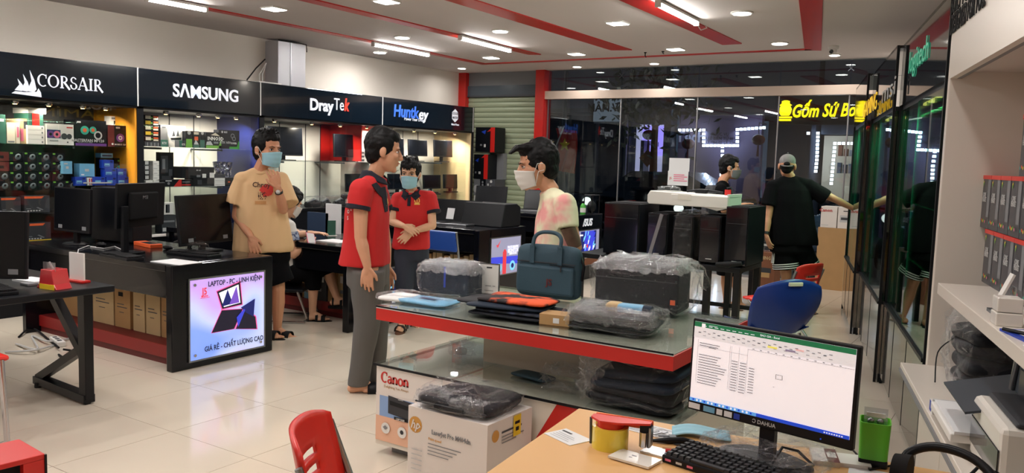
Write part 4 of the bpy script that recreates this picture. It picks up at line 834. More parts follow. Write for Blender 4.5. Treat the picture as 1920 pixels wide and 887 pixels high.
# --- cartons stored under the counters
def under(d,label,x,y,z,wd,dp,h,m='cardboard_pale',front=None,group=None,texts=None): return pbox('carton',label,'box',(wd,dp,h),(x,y,z),0,m,front,texts,group)
xs=[(172,212,'cardboard_pale'),(213,243,'cardboard'),(247,270,'cardboard_pale'),(271,299,'cardboard_pale'),(300,318,'cardboard')]
for k,(a,b,m_) in enumerate(xs):
    A=PY(a,600,3.66);B=PY(b,600,3.66)
    under(d2,'brown upright carton under the front counter, %s from the left'%ORD[k],(A.x+B.x)/2,3.84,.14,B.x-A.x-.012,.34,.35-.02*(k==1),m_,[('r',.15,.55,.6,.57,'dark_grey'),('r',.15,.48,.8,.5,'dark_grey'),('r',.3,.36,.6,.375,'dark_grey')]+([('r',.25,.75,.55,.85,'black_matte')] if k==1 else []))
for k in range(1): under(d2,'brown carton lying deep under the front counter at its left end',-6.72,3.84,.14,.30,.32,.33,'cardboard',None)
for k,(px0,px1,m_,h) in enumerate([(548,562,'sky_blue',.2),(566,590,'charcoal',.3),(612,632,'cardboard_pale',.33),(634,648,'white',.2)]):
    A=PY(px0,570,5.40);B=PY(px1,570,5.40); under(d3,['small light blue carton under the seated person','dark carton behind the legs of the seated person','brown carton with a printed figure under the second counter','white carton beside the sandal under the second counter'][k],(A.x+B.x)/2,5.68,.14,B.x-A.x,.26,h,m_,[('r',.2,.6,.8,.8,'white'),('r',.2,.3,.6,.4,'mid_grey')])
for k in range(5): under(d3,'pale carton under the second counter behind the red shirt, %s from the left'%ORD[k],-5.95+.17*k,5.70,.14,.15,.26,.3,['cardboard','cardboard_pale'][k%2],[('r',.2,.4,.8,.45,'dark_grey')])
bxs=[(800,808),(810,816),(817,828),(831,841),(842,848),(849,857),(858,867),(868,878),(879,890),(891,903)]
for k,(a,b) in enumerate(bxs):
    A=PY(a,490,7.35);B=PY(b,490,7.35); under(d4,'thin upright carton under the laptop counter, %s from the left'%ORD[k],(A.x+B.x)/2,7.52,.14,B.x-A.x-.006,.32,.30+.02*(k%3),['cardboard','cardboard_pale','cardboard_pale'][k%3],([('r',.15,.1,.85,.8,'paper'),('r',.3,.65,.7,.7,'mid_grey')] if k in (3,6,8) else [('r',.2,.3,.8,.32,'dark_grey')]))
o=under(d4,'red folded packet lying on the upright cartons under the laptop counter',-6.25,7.5,.475,.45,.25,.03,'red'); o2=under(d4,'dark plastic sleeve lying over the right upright cartons',-5.75,7.48,.465,.6,.3,.025,'charcoal')
under(d4,'grey carton standing on the sleeve under the laptop counter',-5.42,7.52,.49,.24,.2,.13,'mid_grey')
# --- K-legged work table at the left edge
t=thing('work_table','black work table with slanting metal legs at the left edge','table',(-5.55,2.33,0)); a=PZ(197,545,.745)
bx('table_top','black_satin',t,-1.25,1.03,-.34,.40,.705,.745,bevel=.006)
lx=PZ(163,757).x-t.location.x; ly=PZ(163,757).y-t.location.y
def kleg(x):
    l=MB().bar((x,ly,0.03),(x,ly,.705),.075,.055).build('leg','black_metal',t,bevel=.004)
    MB().bar((x-.62,ly+.03,.04),(x+.03,ly,.035),.07,.05).build('foot_bar','black_metal',l,bevel=.004)
    MB().bar((x-.60,ly+.03,.05),(x-.02,ly,.34),.05,.05).build('lower_strut','black_metal',l); MB().bar((x-.02,ly,.30),(x-.42,ly+.0,.70),.05,.05).build('upper_strut','black_metal',l)
    for q in (-.56,0): MB().tube([(x+q,ly,0),(x+q,ly,.03)],.022,10).build('glide','rubber',l)
kleg(lx); kleg(lx-1.3)
tz=.745
def lab(px,py,z=tz): return PZ(px,py,z)
p=lab(-32,538); monitor('big dark monitor cut by the left edge on the work table',(p.x,p.y,tz),R(36),wd=.50,ht=.38,lift=.05,stickers=True)
p=lab(102,540); t=thing('card_holder','red and clear plastic box with a yellow label on the work table','card holder',(p.x-.0,p.y,tz),R(8)); mat('red_clear',(190,50,56),.2,coat=.3)
MB().prism([(-.085,0),(.085,0),(.065,.03),(.045,.11),(-.045,.11),(-.06,.03)],lambda a,b,h:(a,h,b),-.05,.05).build('tray','red_clear',t,bevel=.004); bx('label','yellow',t,-.05,.07,-.055,-.051,.0,.028); bx('flap','clear_plastic',t,-.05,.05,-.03,-.026,.10,.15)
MB().tube([(-.03,.02,.10),(-.04,.0,.145)],.006,8).build('pen','light_grey',t)
p=lab(142,528); t=thing('price_card','blank white card standing in a red base on the work table','card',(p.x+.02,p.y,tz),R(6)); bx('base','red',t,-.08,.08,-.03,.03,0,.014,bevel=.003); bx('card','white',t,-.065,.065,-.006,.004,.012,.175)
p=lab(55,528); o=bx('paper_sheet','paper',None,-.10,.10,-.06,.06,0,.012,); o.location=(p.x,p.y+.02,tz); o.rotation_euler=(0,0,R(8)); tag(o,'small stack of white paper behind the card holder','paper')
p=lab(75,535); o=bx('paper_sheet','mid_grey',None,-.045,.045,-.03,.03,0,.016,bevel=.004); o.location=(p.x-.04,p.y-.04,tz); tag(o,'grey receipt stub lying left of the red card holder','paper')
p=lab(30,545); keyboard('dark keyboard before the monitor at the left edge',(p.x-.05,p.y-.09,tz),R(-8),wd=.36,dp=.13)
# chair edge and cables at far left
t=thing('chair','red chair with a bent chrome leg cut by the left edge','chair',(-5.35,1.95,0)); c0=PY(2,620,2.0); MB().tube([(c0.x-t.location.x-.45,.05,.03),(c0.x-t.location.x-.05,.05,.02),(c0.x-t.location.x+.03,.05,.06),(c0.x-t.location.x-.01,.05,.47)],.014,10).build('leg','chrome',t,True)
MB().tube([(c0.x-t.location.x-.45,-.3,.03),(c0.x-t.location.x-.05,-.3,.02),(c0.x-t.location.x+.0,-.3,.06),(c0.x-t.location.x-.04,-.3,.47)],.014,10).build('leg','chrome',t,True)
bx('seat','red_plastic',t,c0.x-t.location.x-.46,c0.x-t.location.x+.0,-.34,.09,.46,.49,bevel=.02); bx('backrest','red_plastic',t,c0.x-t.location.x-.48,c0.x-t.location.x-.45,-.3,.05,.5,.62,bevel=.01)
for i,(pts,m_,lb) in enumerate([([(35,632),(60,615),(95,640),(110,652)],'black_matte','black floor cable looping under the work table'),([(30,645),(70,655),(60,630),(90,640),(130,635)],'light_grey','white cable tangled on the floor under the work table'),([(10,660),(60,657),(100,648)],'light_grey','thin white cable lying flat on the floor at the left'),([(110,665),(125,672),(140,660),(118,655)],'black_matte','black cable beside the white power strip')]):
    P3=sp([PZ(a,b,.01+.02*(k%2)) for k,(a,b) in enumerate(pts)]); o=MB().tube(P3,.008,6).build('floor_cable',m_,None,True); tag(o,lb,'cable')
p=PZ(108,645); t=thing('power_strip','white power strip lying on the floor under the work table','power strip',(p.x,p.y,0),R(-15)); bx('body','white',t,-.13,.13,-.03,.03,0,.04,bevel=.006); [bx('socket','dark_grey',t,-.1+.07*k,-.06+.07*k,-.015,.015,.04,.0415) for k in range(3)]
# --- things on the front counter (z=.75)
tz=.75
p=PZ(152,462,tz); monitor('dark monitor with two grey stickers, left one on the front counter',(p.x-.17,p.y+.03,tz),R(2),wd=.50,ht=.36,lift=.10,tilt=2,stickers=True)
a=PX(105,455,p.x-.2); t=thing('tower_pc','black tower computer behind the left monitor on the front counter','computer',(p.x-.12,p.y+.44,tz),R(14)); bx('body','case_black',t,-.24,.2,-.11,.11,.01,.46,bevel=.006); bx('front_panel','black_gloss',t,-.25,-.24,-.10,.10,.02,.45); MB().tube([(-.251,-.02,.1),(-.251,-.02,.33)],.008,6).build('trim','mid_grey',t)
for sx in (-.18,.14): bx('foot','rubber',t,sx-.02,sx+.02,-.09,.09,0,.012)
p=PZ(238,478,tz); monitor('dark monitor seen from behind on a tall slab stand, middle of the front counter',(p.x-.17,p.y+.22,tz),R(-72),wd=.53,ht=.34,lift=.19,tilt=3,back_logo='MSI',nx=.21,base=(.24,.2),foot='flat')
p=PZ(388,470,tz); monitor('dark monitor nearest the man in the tan shirt on the front counter',(p.x+.02,p.y-.03,tz),R(103),wd=.60,ht=.39,lift=.06,tilt=6,base=(.24,.2),foot='flat',stickers=True)
p=PZ(392,478,tz); keyboard('black keyboard at the right end of the front counter',(p.x-.05,p.y-.1,tz),R(8),wd=.42)
p=PZ(280,463,tz); o=bx('notebook','orange',None,-.16,.16,-.05,.05,0,.03,bevel=.003); o.location=(p.x-.05,p.y+.02,tz); o.rotation_euler=(0,0,R(-10)); tag(o,'orange and black packet lying between the monitors','box'); art('printed_top',o,(-.16,-.05,.03),(1,0,0),(0,1,0),.32,.1,[('r',.3,.1,.9,.9,'black_satin')])
p=PZ(318,491,tz); o=bx('paper_sheet','paper',None,-.15,.15,-.10,.10,0,.004); o.location=(p.x+.05,p.y+.02,tz); o.rotation_euler=(0,0,R(4)); tag(o,'white sheet of paper at the front edge of the front counter','paper')
p=PZ(240,485,tz); keyboard('black keyboard under the slab stand monitor',(p.x-.05,p.y-.02,tz),R(-4),wd=.4,dp=.13)
p=PZ(360,475,tz); t=thing('headset_bag','plastic bag holding a black webcam beside the right keyboard','bag',(p.x-.06,p.y+.02,tz)); MB().tube([(0,0,.02),(.01,0,.08),(.03,0,.10)],.018,8).build('stem','black_matte',t,True); MB().ell((.03,0,.115),(.04,.03,.025)).build('head','black_satin',t,True); bx('clip','black_matte',t,-.04,.05,-.03,.03,.0,.025,bevel=.006); crumple('plastic_bag',.30,.18,.09,'wrap_thin',t,(.02,0,0),.02,7,8,seed=4)
for i,(x,y,lb) in enumerate([(190,462,'small black mouse beside the left monitor'),(315,468,'black mouse between the middle and right monitors')]):
    p=PZ(x,y,tz); t=thing('mouse',lb,'mouse',(p.x,p.y,tz)); MB().ell((0,0,.017),(.055,.032,.018)).build('shell','black_satin',t,True); bx('wheel','mid_grey',t,.02,.032,-.003,.003,.03,.037)
o=MB().tube([PZ(170,463,.755),PZ(195,466,.757),PZ(215,462,.755),PZ(232,470,.756)],.004,6).build('white_cable','light_grey',None,True); tag(o,'thin white cable snaking from the left monitor','cable')
o=MB().tube([PZ(143,490,.752),PZ(147,468,.755),PZ(165,461,.757),PZ(180,463,.756)],.004,6).build('white_cable','light_grey',None,True); tag(o,'white cable curving behind the blank white card','cable')
# --- second counter: laptop back, papers, stand-up cards
mat('bag_blue',(40,58,84),.5)
tz=.75
p=PZ(585,432,tz); laptop('open black laptop before the seated person',(-6.36,5.72,tz),R(160),wd=.40,dp=.27,ang=112,base='black_satin')
for i,(x,y,w_,h_,m_,lb) in enumerate([(625,425,.20,.30,'paper','white sheet standing upright behind the second counter'),(597,420,.30,.2,'bag_blue','dark blue carton behind the open laptop on the second counter')]):
    a=PY(x,y,5.93); o=bx('sheet' if i==0 else 'carton',m_,None,-w_/2,w_/2,-.01,.01,0,h_); o.location=(a.x,5.93-.0*i,tz); tag(o,lb,'paper' if i==0 else 'box')
p=PZ(636,455,tz); o=bx('paper_pad','paper',None,-.18,.12,-.12,.10,0,.008); o.location=(p.x-.05,p.y+.05,tz); tag(o,'white price sheets lying on the second counter','paper')
for i,(dx,dy,rz) in enumerate([(-.05,.12,10),(.03,.09,-5)]):
    o=MB().tube([(-.07,0,.006),(.07,0,.006)],.006,8).build('pen',['black_satin','dark_red'][i],None,True); o.location=(p.x+dx,p.y+dy+.03,tz+.009); o.rotation_euler=(0,0,R(rz)); tag(o,['black pen on the price sheets','dark red pen on the price sheets'][i],'pen')
p=PZ(632,440,tz); t=thing('card_stand','small green and white card stand beside the red shirt','card stand',(p.x+.05,5.75,tz),R(60)); bx('card','green',t,-.04,.04,-.004,.004,.0,.15); bx('base','white',t,-.05,.05,-.03,.03,0,.006)
# --- laptop counter
tz=.79
for i,(x,y,lb) in enumerate([(826,412,'open laptop at the left end of the laptop counter'),(862,415,'open laptop with a price card, middle of the laptop counter'),(912,417,'open laptop with a white price card nearest the counter end')]):
    p=PZ(x,y,tz); laptop(lb,(p.x+.0,7.42+.02*i,tz),R(4),wd=.40,dp=.27,ang=106,tagcard=i>0,base='steel' if i else 'black_satin',group='open laptops on the middle counter')
t=thing('display_riser','black wedge shaped display riser at the counter end','riser',(-5.28,7.72,tz)); MB().prism([(-.2,0),(.2,0),(.2,.22),(.12,.26),(-.12,.26)],lambda a,b,h:(h,a,b),-.28,.28).build('shell','black_satin',t,bevel=.01)
laptop('open dark laptop facing away on the riser side of the middle counter',(-5.85,7.86,tz),R(182),wd=.38,dp=.24,ang=104,base='black_satin')
p=PZ(905,370,.86); laptop('dark open laptop seen beyond the wedge riser',(-6.45,9.3,.86),R(10),wd=.48,dp=.3,ang=100,base='black_satin')
p=PZ(1002,392,.86); laptop('silver open laptop left of the shirt of the masked customer',(-5.75,9.45,.86),R(12),wd=.42,dp=.28,ang=104,base='steel')
p=PZ(985,394,.86); o=bx('red_packet','red',None,-.15,.15,-.06,.06,0,.02); o.location=(-6.15,9.2,.86); tag(o,'flat red packet lying left of the silver laptop','box')
bk=pbox('carton','white and green printed carton standing on the counter by the glass','box',(.16,.08,.24),(-5.22,9.30,.86),R(40),'white',[('d',.7,.3,.3,'green'),('r',.2,.7,.5,.8,'pink')])
t=thing('glue_bottle','small bottle with a green and white label on the counter by the glass','bottle',(-5.10,9.62,.86)); MB().lathe([(.035,0),(.037,.10),(.02,.13),(.012,.14)],16).build('body','leaf_green',t,True); MB().lathe([(.0375,.02),(.0382,.08)],16).build('label','white',t); MB().lathe([(.013,.14),(.013,.17)],12).build('cap','black_matte',t)
t=thing('helmet_stand','black wire rack with dark parts on the counter by the glass','rack',(-4.98+.0,9.75,.86)); 
for a_,b_ in (((-.12,-.1,0),(-.12,-.1,.25)),((.0,-.1,0),(.0,-.1,.25)),((-.12,.1,0),(-.12,.1,.25)),((.0,.1,0),(.0,.1,.25)),((-.12,-.1,.25),(.0,-.1,.25)),((-.12,.1,.25),(.0,.1,.25)),((-.12,-.1,.25),(-.12,.1,.25)),((0,-.1,.25),(0,.1,.25))): MB().tube([a_,b_],.007,6).build('rail','black_metal',t)
MB().ell((-.06,0,.09),(.055,.08,.085)).build('load','black_satin',t,True)
# blue folding chair behind the masked salesman
t=thing('folding_chair','blue plastic folding chair behind the masked salesman','chair',(-5.0,6.62,0),R(180)); mat('blue_plastic',(34,80,170),.4)
mb=MB(); 
bx('backrest','blue_plastic',t,-.2,.2,.16,.19,.62,.82,bevel=.03); bx('slot','black_matte',t,-.1,.06,.155,.158,.735,.775,bevel=.0); bx('seat','blue_plastic',t,-.2,.2,-.22,.14,.42,.45,bevel=.015)
for sx in (-.2,.2): MB().tube([(sx,.19,.82),(sx,.12,.45),(sx,-.2,.0)],.012,8).build('leg','steel',t,True); MB().tube([(sx,-.12,.44),(sx,.24,.0)],.012,8).build('leg','steel',t,True)
# ================================================================== white and red sales counter in the middle
CY=3.13; CX0=-2.83; CX1=-1.20; CT=.78; CB=.48; CD=4.12
mat('panel_white',(222,214,202),.25); mat('panel_back',(206,200,190),.4); mat('ad_peach',(226,178,150),.5); mat('ad_sky',(130,160,205),.5); mat('canon_red',(190,40,36),.5); mat('hp_gold',(206,150,70),.5); mat('carton_white',(224,216,210),.55)
t=ct=thing('sales_counter','white sales counter with a red edged glass top in the middle of the shop','counter',(-2.0,3.6,0)); X=lambda x:x+2.0; Y=lambda y:y-3.6
bx('front_panel','panel_white',t,X(CX0),X(CX1),Y(CY),Y(CY+.03),.05,CB-.012); bx('left_panel','panel_white',t,X(CX0),X(CX0+.03),Y(CY+.03),Y(CD),.05,CB-.012); bx('plinth','mid_grey',t,X(CX0+.06),X(CX1-.05),Y(CY+.06),Y(CD-.05),0,.05)
bx('rear_panel','panel_white',t,X(CX0),X(CX1),Y(CD-.03),Y(CD),.05,CB-.012); bx('right_panel','panel_white',t,X(CX1-.03),X(CX1),Y(CY+.03),Y(CD-.03),.05,CB-.012)
bx('inner_board','panel_back',t,X(CX0+.03),X(CX1-.03),Y(CY+.03),Y(CD-.03),CB-.024,CB-.014)
q=PZ(840,712,CB).x
bx('lower_glass','glass_green',t,X(CX0-.01),X(q-.003),Y(CY-.012),Y(CD),CB-.012,CB); bx('lower_glass','glass_green',t,X(q+.003),X(CX1+.01),Y(CY-.012),Y(CD),CB-.012,CB); bx('glass_edge','black_satin',t,X(CX0-.01),X(CX1+.01),Y(CY-.016),Y(CY-.012),CB-.012,CB)
q0=PZ(906,677,CB); bx('support_wall','panel_back',t,X(q0.x),X(CX1-.05),Y(q0.y),Y(q0.y+.02),CB,CT-.06); bx('side_support','panel_back',t,X(CX1-.08),X(CX1-.06),Y(CY+.25),Y(q0.y),CB,CT-.06)
TX0=CX0-.01; TX1=-1.215
bx('top_board','panel_white',t,X(TX0+.01),X(TX1-.01),Y(CY+.01),Y(CD),CT-.065,CT-.012); bx('red_edge','red',t,X(TX0),X(TX1),Y(CY),Y(CY+.012),CT-.075,CT-.014)
bx('red_edge','red',t,X(TX1-.012),X(TX1),Y(CY+.012),Y(CD),CT-.075,CT-.014); bx('red_edge','red',t,X(TX0),X(TX0+.012),Y(CY+.012),Y(CD),CT-.075,CT-.014); bx('red_edge','red',t,X(TX0),X(TX1),Y(CD),Y(CD+.012),CT-.075,CT-.014)
bx('white_line','white',t,X(TX0+.0),X(TX1),Y(CY-.001),Y(CY+.004),CT-.014,CT-.010); bx('top_glass','glass_green',t,X(TX0),X(TX1),Y(CY),Y(CD),CT-.009,CT); bx('top_glass_edge','black_satin',t,X(TX0),X(TX1),Y(CY-.003),Y(CY),CT-.009,CT-.001)
for x in (TX0+.06,TX1-.1): 
    if x>-2: bx('top_bracket','black_satin',t,X(x-.02),X(x+.02),Y(CY+.2),Y(CY+.3),CT-.10,CT-.065)
txt('lettering','Glass Top','white',t,(X(TX1)+.001,Y(3.5),CT-.045),(0,1,0),(0,0,1),.022,extrude=.0004) if False else None
# red chevron and printed advert on the front panel
fo=(X(CX0),Y(CY)-.0005,.05); fw_=CX1-CX0; fh=CB-.062
art('front_chevron',t,fo,(1,0,0),(0,0,1),fw_,fh,[('p',[((-1.90-CX0)/fw_,.38),((-1.80-CX0)/fw_,.38),((-1.62-CX0)/fw_,1),((-1.75-CX0)/fw_,1)],'red'),('p',[((-1.90-CX0)/fw_,.38),((-1.86-CX0)/fw_,.38),((-1.86-CX0)/fw_,0),((-1.90-CX0)/fw_,0)],'red')])
ad=bx('printer_advert','carton_white',t,X(CX0+.005),X(-2.40),Y(CY)-.006,Y(CY),.075,CB-.016)
AW=.425; AH=CB-.016-.075
art('advert_print',ad,(X(CX0+.005),Y(CY)-.006,.075),(1,0,0),(0,0,1),AW,AH,[('r',.0,.0,1,.34,'ad_peach'),('r',.06,.34,.85,.62,'ad_sky'),('r',.0,.62,1,.64,'carton_white'),('p',[(.20,.40),(.60,.36),(.60,.60),(.20,.64)],'charcoal'),('p',[(.60,.36),(.66,.40),(.66,.62),(.60,.60)],'black_satin'),('p',[(.23,.52),(.58,.49),(.58,.545),(.23,.575)],'black_satin'),('r',.30,.335,.52,.375,'black_satin'),('r',.36,.61,.44,.617,'light_grey'),
   ('d',.17,.19,.075,'white'),('d',.43,.185,.075,'white'),('d',.69,.18,.075,'white'),('d',.43,.19,.03,'charcoal'),('r',.64,.15,.74,.21,'charcoal'),('p',[(.13,.2),(.17,.23),(.21,.2),(.17,.17)],'mid_grey')])
serif_text('lettering','Canon','canon_red',ad,(X(CX0)+.13,Y(CY)-.0035,.075+.80*AH),(1,0,0),(0,0,1),.055,thick=.24,thin=.12,gap=.06); txt('lettering','Delighting You Always','cardboard',ad,(X(CX0)+.14,Y(CY)-.0075,.075+.75*AH),(1,0,0),(0,0,1),.018,extrude=.0003)
txt('lettering','LBP2900','white',ad,(X(CX0)+.18,Y(CY)-.018,.075+.355*AH),(1,0,0),(0,0,1),.016,extrude=.0003)
def bunch(t,sx,sy,z,seed,m='wrap_bunch',ox=0,oy=0):
    def f(u,v):
        e=max(abs(2*u-1),abs(2*v-1)); n_=noise.noise(Vector((u*9+seed,v*9,seed)))*.016+abs(noise.noise(Vector((u*21,v*15+seed,seed))))*.022
        return ((u-.5)*sx+ox,(v-.5)*sy+oy,z+n_+.010*(1-e)-.05*max(0,e-.86)/.14)
    return MB().grid(f,44,30).build('bunched_film',m,t)
# printer carton standing on the floor before the counter, with a wrapped bag on it
zc=.44; A=PZ(774,757,zc);B=PZ(922,795,zc);Cc=PZ(985,760,zc)
wd=(B-A).length; rz=math.atan2(B.y-A.y,B.x-A.x); dp=.34; ctr=(A+B)/2+Vector((-math.sin(rz),math.cos(rz),0))*(dp/2)
hp=pbox('printer_carton','white printer carton with a round gold emblem standing before the counter','box',(wd,dp,zc),(ctr.x,min(ctr.y,3.10-dp/2),0),rz,'carton_white',
  [('d',.10,.82,.085,'hp_gold')]+[('r',.27,.66-.035*k,.27+.42-.05*k,.668-.035*k,'mid_grey') for k in range(4)]+[('r',.06,.56-.05*k,.2,.57-.05*k,'light_grey') for k in range(5)]+[('p',[(.35,.36),(.52,.30),(.60,.16),(.42,.2)],'dark_grey'),('p',[(.38,.35),(.49,.31),(.56,.18),(.43,.21)],'carton_white'),('p',[(.44,.40),(.74,.36),(.80,.26),(.52,.28)],'charcoal'),('p',[(.60,.26),(.84,.22),(.84,.16),(.60,.19)],'mid_grey'),('r',.36,.08,.37,.14,'charcoal')],
  [(.10,.82,.056,'hp','carton_white',{'shear':.3}),(.56,.79,.030,'LaserJet Pro M404dn','mid_grey',{'sx':.84}),(.36,.715,.016,'Print speed','hp_gold')],side=[('d',.17,.86,.06,'hp_gold'),('r',.30,.86,.75,.88,'dark_grey'),('r',.30,.82,.7,.83,'mid_grey'),('r',.3,.79,.8,.80,'mid_grey'),('r',.3,.76,.62,.77,'mid_grey'),('r',.55,.78,.72,.99,'yellow'),('r',.58,.9,.69,.93,'black_satin'),('r',.6,.83,.67,.87,'black_satin'),('r',.2,.5,.25,.53,'mid_grey'),('r',.3,.42,.7,.44,'light_grey')])
t=thing('laptop_bag','wrapped black laptop bag lying on the white printer carton','bag',(ctr.x,min(ctr.y,3.10-dp/2),zc),rz+R(4))
mat('bag_black',(20,22,30),.6,bump=.2,bs=40,spec=.25); mat('bag_navy',(26,38,54),.65,var=.06,vs=20,spec=.25); mat('bag_dark',(15,17,25),.6,bump=.3,bs=30,spec=.25)
def soft(name,sx,sy,sz,m,parent,loc=(0,0,0),rot=None,amp=.008,seed=0,fq=5,bev=.35,n=16):
    """stuffed flat bag: rounded slab, thicker in the middle, softly uneven"""
    mb=MB()
    def f(u,v):
        a=u*2*math.pi; p=(v-.5)*math.pi; cp=lambda t,e:math.copysign(abs(math.cos(t))**e,math.cos(t)); sp=lambda t,e:math.copysign(abs(math.sin(t))**e,math.sin(t))
        q=Vector((cp(p,.35)*cp(a,.3)*sx/2, cp(p,.35)*sp(a,.3)*sy/2, sp(p,.8)*sz/2)); d=noise.noise_vector(q*fq+Vector((seed*3.1,seed,0)))*amp
        return (q.x+d.x,q.y+d.y,max(0,q.z+sz/2+d.z))
    mb.grid(f,n*3,n); return mb.build(name,m,parent,True,loc=loc,rot=rot)
soft('bag_body',.40,.32,.07,'bag_black',t,(0,.0,0),amp=.012); bx('zip','charcoal',t,-.185,.185,-.168,-.160,.03,.036); crumple('plastic_wrap',.43,.36,.092,'wrap_thin',t,(0,0,-.0),.022,12,7,seed=2); bunch(t,.20,.13,.066,77,'wrap_glint',-.11,-.09); bunch(t,.18,.08,.062,78,'wrap_glint',.08,-.13)
bx('handle_strap','black_satin',t,-.08,.08,-.178,-.166,.018,.04,bevel=.008)
# --- goods on the red edged top
z=CT
def put(name,label,cat,px,py,rz,dx=0,dy=0): p=PZ(px,py,z); return thing(name,label,cat,(p.x+dx,p.y+dy,z),R(rz))
t=put('wrapped_sleeve','pale blue and white bag in clear film at the left end of the counter','bag',788,566,6); soft('sleeve',.42,.20,.022,'sky_blue',t,amp=.006); soft('white_band',.17,.205,.024,'white',t,(-.13,0,.001),amp=.006,seed=3); bx('print','deep_blue',t,.0,.1,-.02,.02,.0225,.0235); crumple('plastic_film',.48,.25,.035,'wrap_thin',t,(0,0,0),.012,10,7,seed=5)
t=put('wrapped_carton','black box with a blue ribbon in crumpled film, left end of the counter','box',850,551,4); bx('box','bag_navy',t,-.165,.165,-.10,.10,.004,.165,bevel=.012); bx('ribbon','blue',t,.0,.012,-.1025,-.100,.05,.165); crumple('plastic_wrap',.40,.26,.19,'wrap',t,(0,0,0),.016,14,8,seed=7); bunch(t,.36,.22,.176,71)
t=put('code_stand','white acrylic stand holding a payment card beside the wrapped black box','stand',917,556,14); bx('plate','clear_plastic',t,-.06,.06,-.004,.004,.012,.185,bevel=.002); c=bx('card','white',t,-.054,.054,-.0065,-.0045,.018,.18); bx('foot','white',t,-.058,.058,-.03,.04,0,.012,bevel=.003); bx('black_frame','black_satin',t,-.0595,.0595,.0045,.006,.012,.187)
art('print',c,(-.054,-.0065,.018),(1,0,0),(0,0,1),.108,.162,[('r',.35,.88,.65,.93,'charcoal'),('r',.3,.26,.62,.28,'mid_grey'),('r',.7,.26,.85,.28,'mid_grey'),('r',.25,.10,.75,.115,'mid_grey')])
t=put('bag_stack','stack of dark sleeves with a flaming orange one on top','bag',958,590,8)
two('flame_print',(24,18,22),(232,92,46),9,.52,.06); two('dark_print',(20,22,30),(60,70,96),14,.55,.1)
soft('sleeve',.44,.27,.022,'bag_dark',t,(.03,.0,0)); soft('sleeve',.42,.26,.022,'dark_print',t,(.05,.01,.02),seed=2); soft('sleeve',.42,.26,.024,'bag_navy',t,(.0,.0,.041),seed=4,rot=(0,0,R(6))); soft('orange_sleeve',.38,.24,.026,'flame_print',t,(.03,.02,.064),seed=6,rot=(0,0,R(-4))); soft('lower_sleeve',.3,.24,.02,'bag_dark',t,(-.12,.02,.05),seed=9)
t=put('small_carton','small brown carton with a white label at the front edge of the counter','box',1046,607,10); bx('carton','cardboard',t,-.075,.075,-.055,.055,0,.052,bevel=.002); bx('label','paper',t,-.005,.025,-.0565,-.055,.012,.036); 
t=put('briefcase','dark teal laptop briefcase standing on the counter with its handle up','bag',1028,560,4,0,-.0); mat('teal_cloth',(44,70,84),.75,bump=.25,bs=90)
soft('body',.40,.30,.09,'teal_cloth',t,(0,.045,.0),rot=(R(90),0,0),amp=.006,fq=4); 
t.children[0].location=(0,.045,.155)
bx('front_pocket','teal_cloth',t,-.175,.175,-.058,-.03,.03,.19,bevel=.014); bx('flap_seam','charcoal',t,-.18,.18,-.050,-.046,.205,.210); bx('zip_line','black_satin',t,.03,.18,-.060,-.057,.196,.200); MB().tube([(.10,-.064,.196),(.10,-.066,.165)],.004,6).build('zip_pull','charcoal',t)
for x in (-.085,.085): bx('strap','teal_cloth',t,x-.014,x+.014,-.052,-.044,.20,.30)
MB().tube(sp([(-.085,-.045,.29),(-.08,-.03,.345),(-.04,-.02,.372),(.04,-.02,.372),(.08,-.03,.345),(.085,-.045,.29)]),.011,8).build('handle','teal_cloth',t,True)
txt('emblem','JS','dark_red',t,(.03,-.06,.10),(1,0,0),(0,0,1),.05,bold=.02,extrude=.0005)
MB().tube([(.19,.0,.25),(.215,-.01,.20),(.2,0,.12)],.008,6).build('side_strap','black_satin',t,True)
t=put('wrapped_bag','big square black bag in torn clear film, tallest thing on the counter','bag',1203,579,6); bx('bag','bag_dark',t,-.225,.225,-.13,.13,.003,.245,bevel=.02); bx('seam','charcoal',t,-.22,.22,-.1335,-.13,.17,.174); bx('orange_tag','orange',t,.19,.215,-.1345,-.131,.06,.085); crumple('plastic_wrap',.54,.36,.285,'wrap',t,(.015,0,0),.03,16,8,seed=11); bunch(t,.48,.30,.262,73)
MB().grid(lambda u,v:(.20+.14*u+.02*noise.noise(Vector((u*5,v*5,1))), -.1+.24*v, .27-.13*u*u+.03*noise.noise(Vector((u*4,v*4,2)))),14,10).build('film_flap','wrap',t)
t=put('sleeve_pile','pile of glossy black sleeves with a blue wrapped one at the counter front','bag',1154,616,8)
for k in range(5): soft('sleeve',.40-.012*(k%2),.24,.017,'bag_dark' if k%2 else 'black_satin',t,(.012*(k%3-1),.006*(k%2),.015*k),seed=k,rot=(0,0,R(3*(k%3-1))))
soft('blue_sleeve',.17,.08,.04,'sky_blue',t,(.06,.03,.075),seed=3,amp=.01); soft('cream_end',.07,.082,.042,'cardboard_pale',t,(-.02,.03,.075),seed=4,amp=.006); MB().tube([(.13,.0,.09),(.17,.0,.09)],.033,14).build('roll_end','bag_navy',t,True); crumple('plastic_wrap',.47,.31,.11,'wrap_thin',t,(0,0,0),.016,14,8,seed=13); bunch(t,.42,.13,.088,75,'wrap_glint',0,-.07); bunch(t,.16,.12,.092,76,'wrap_glint',-.14,.06)
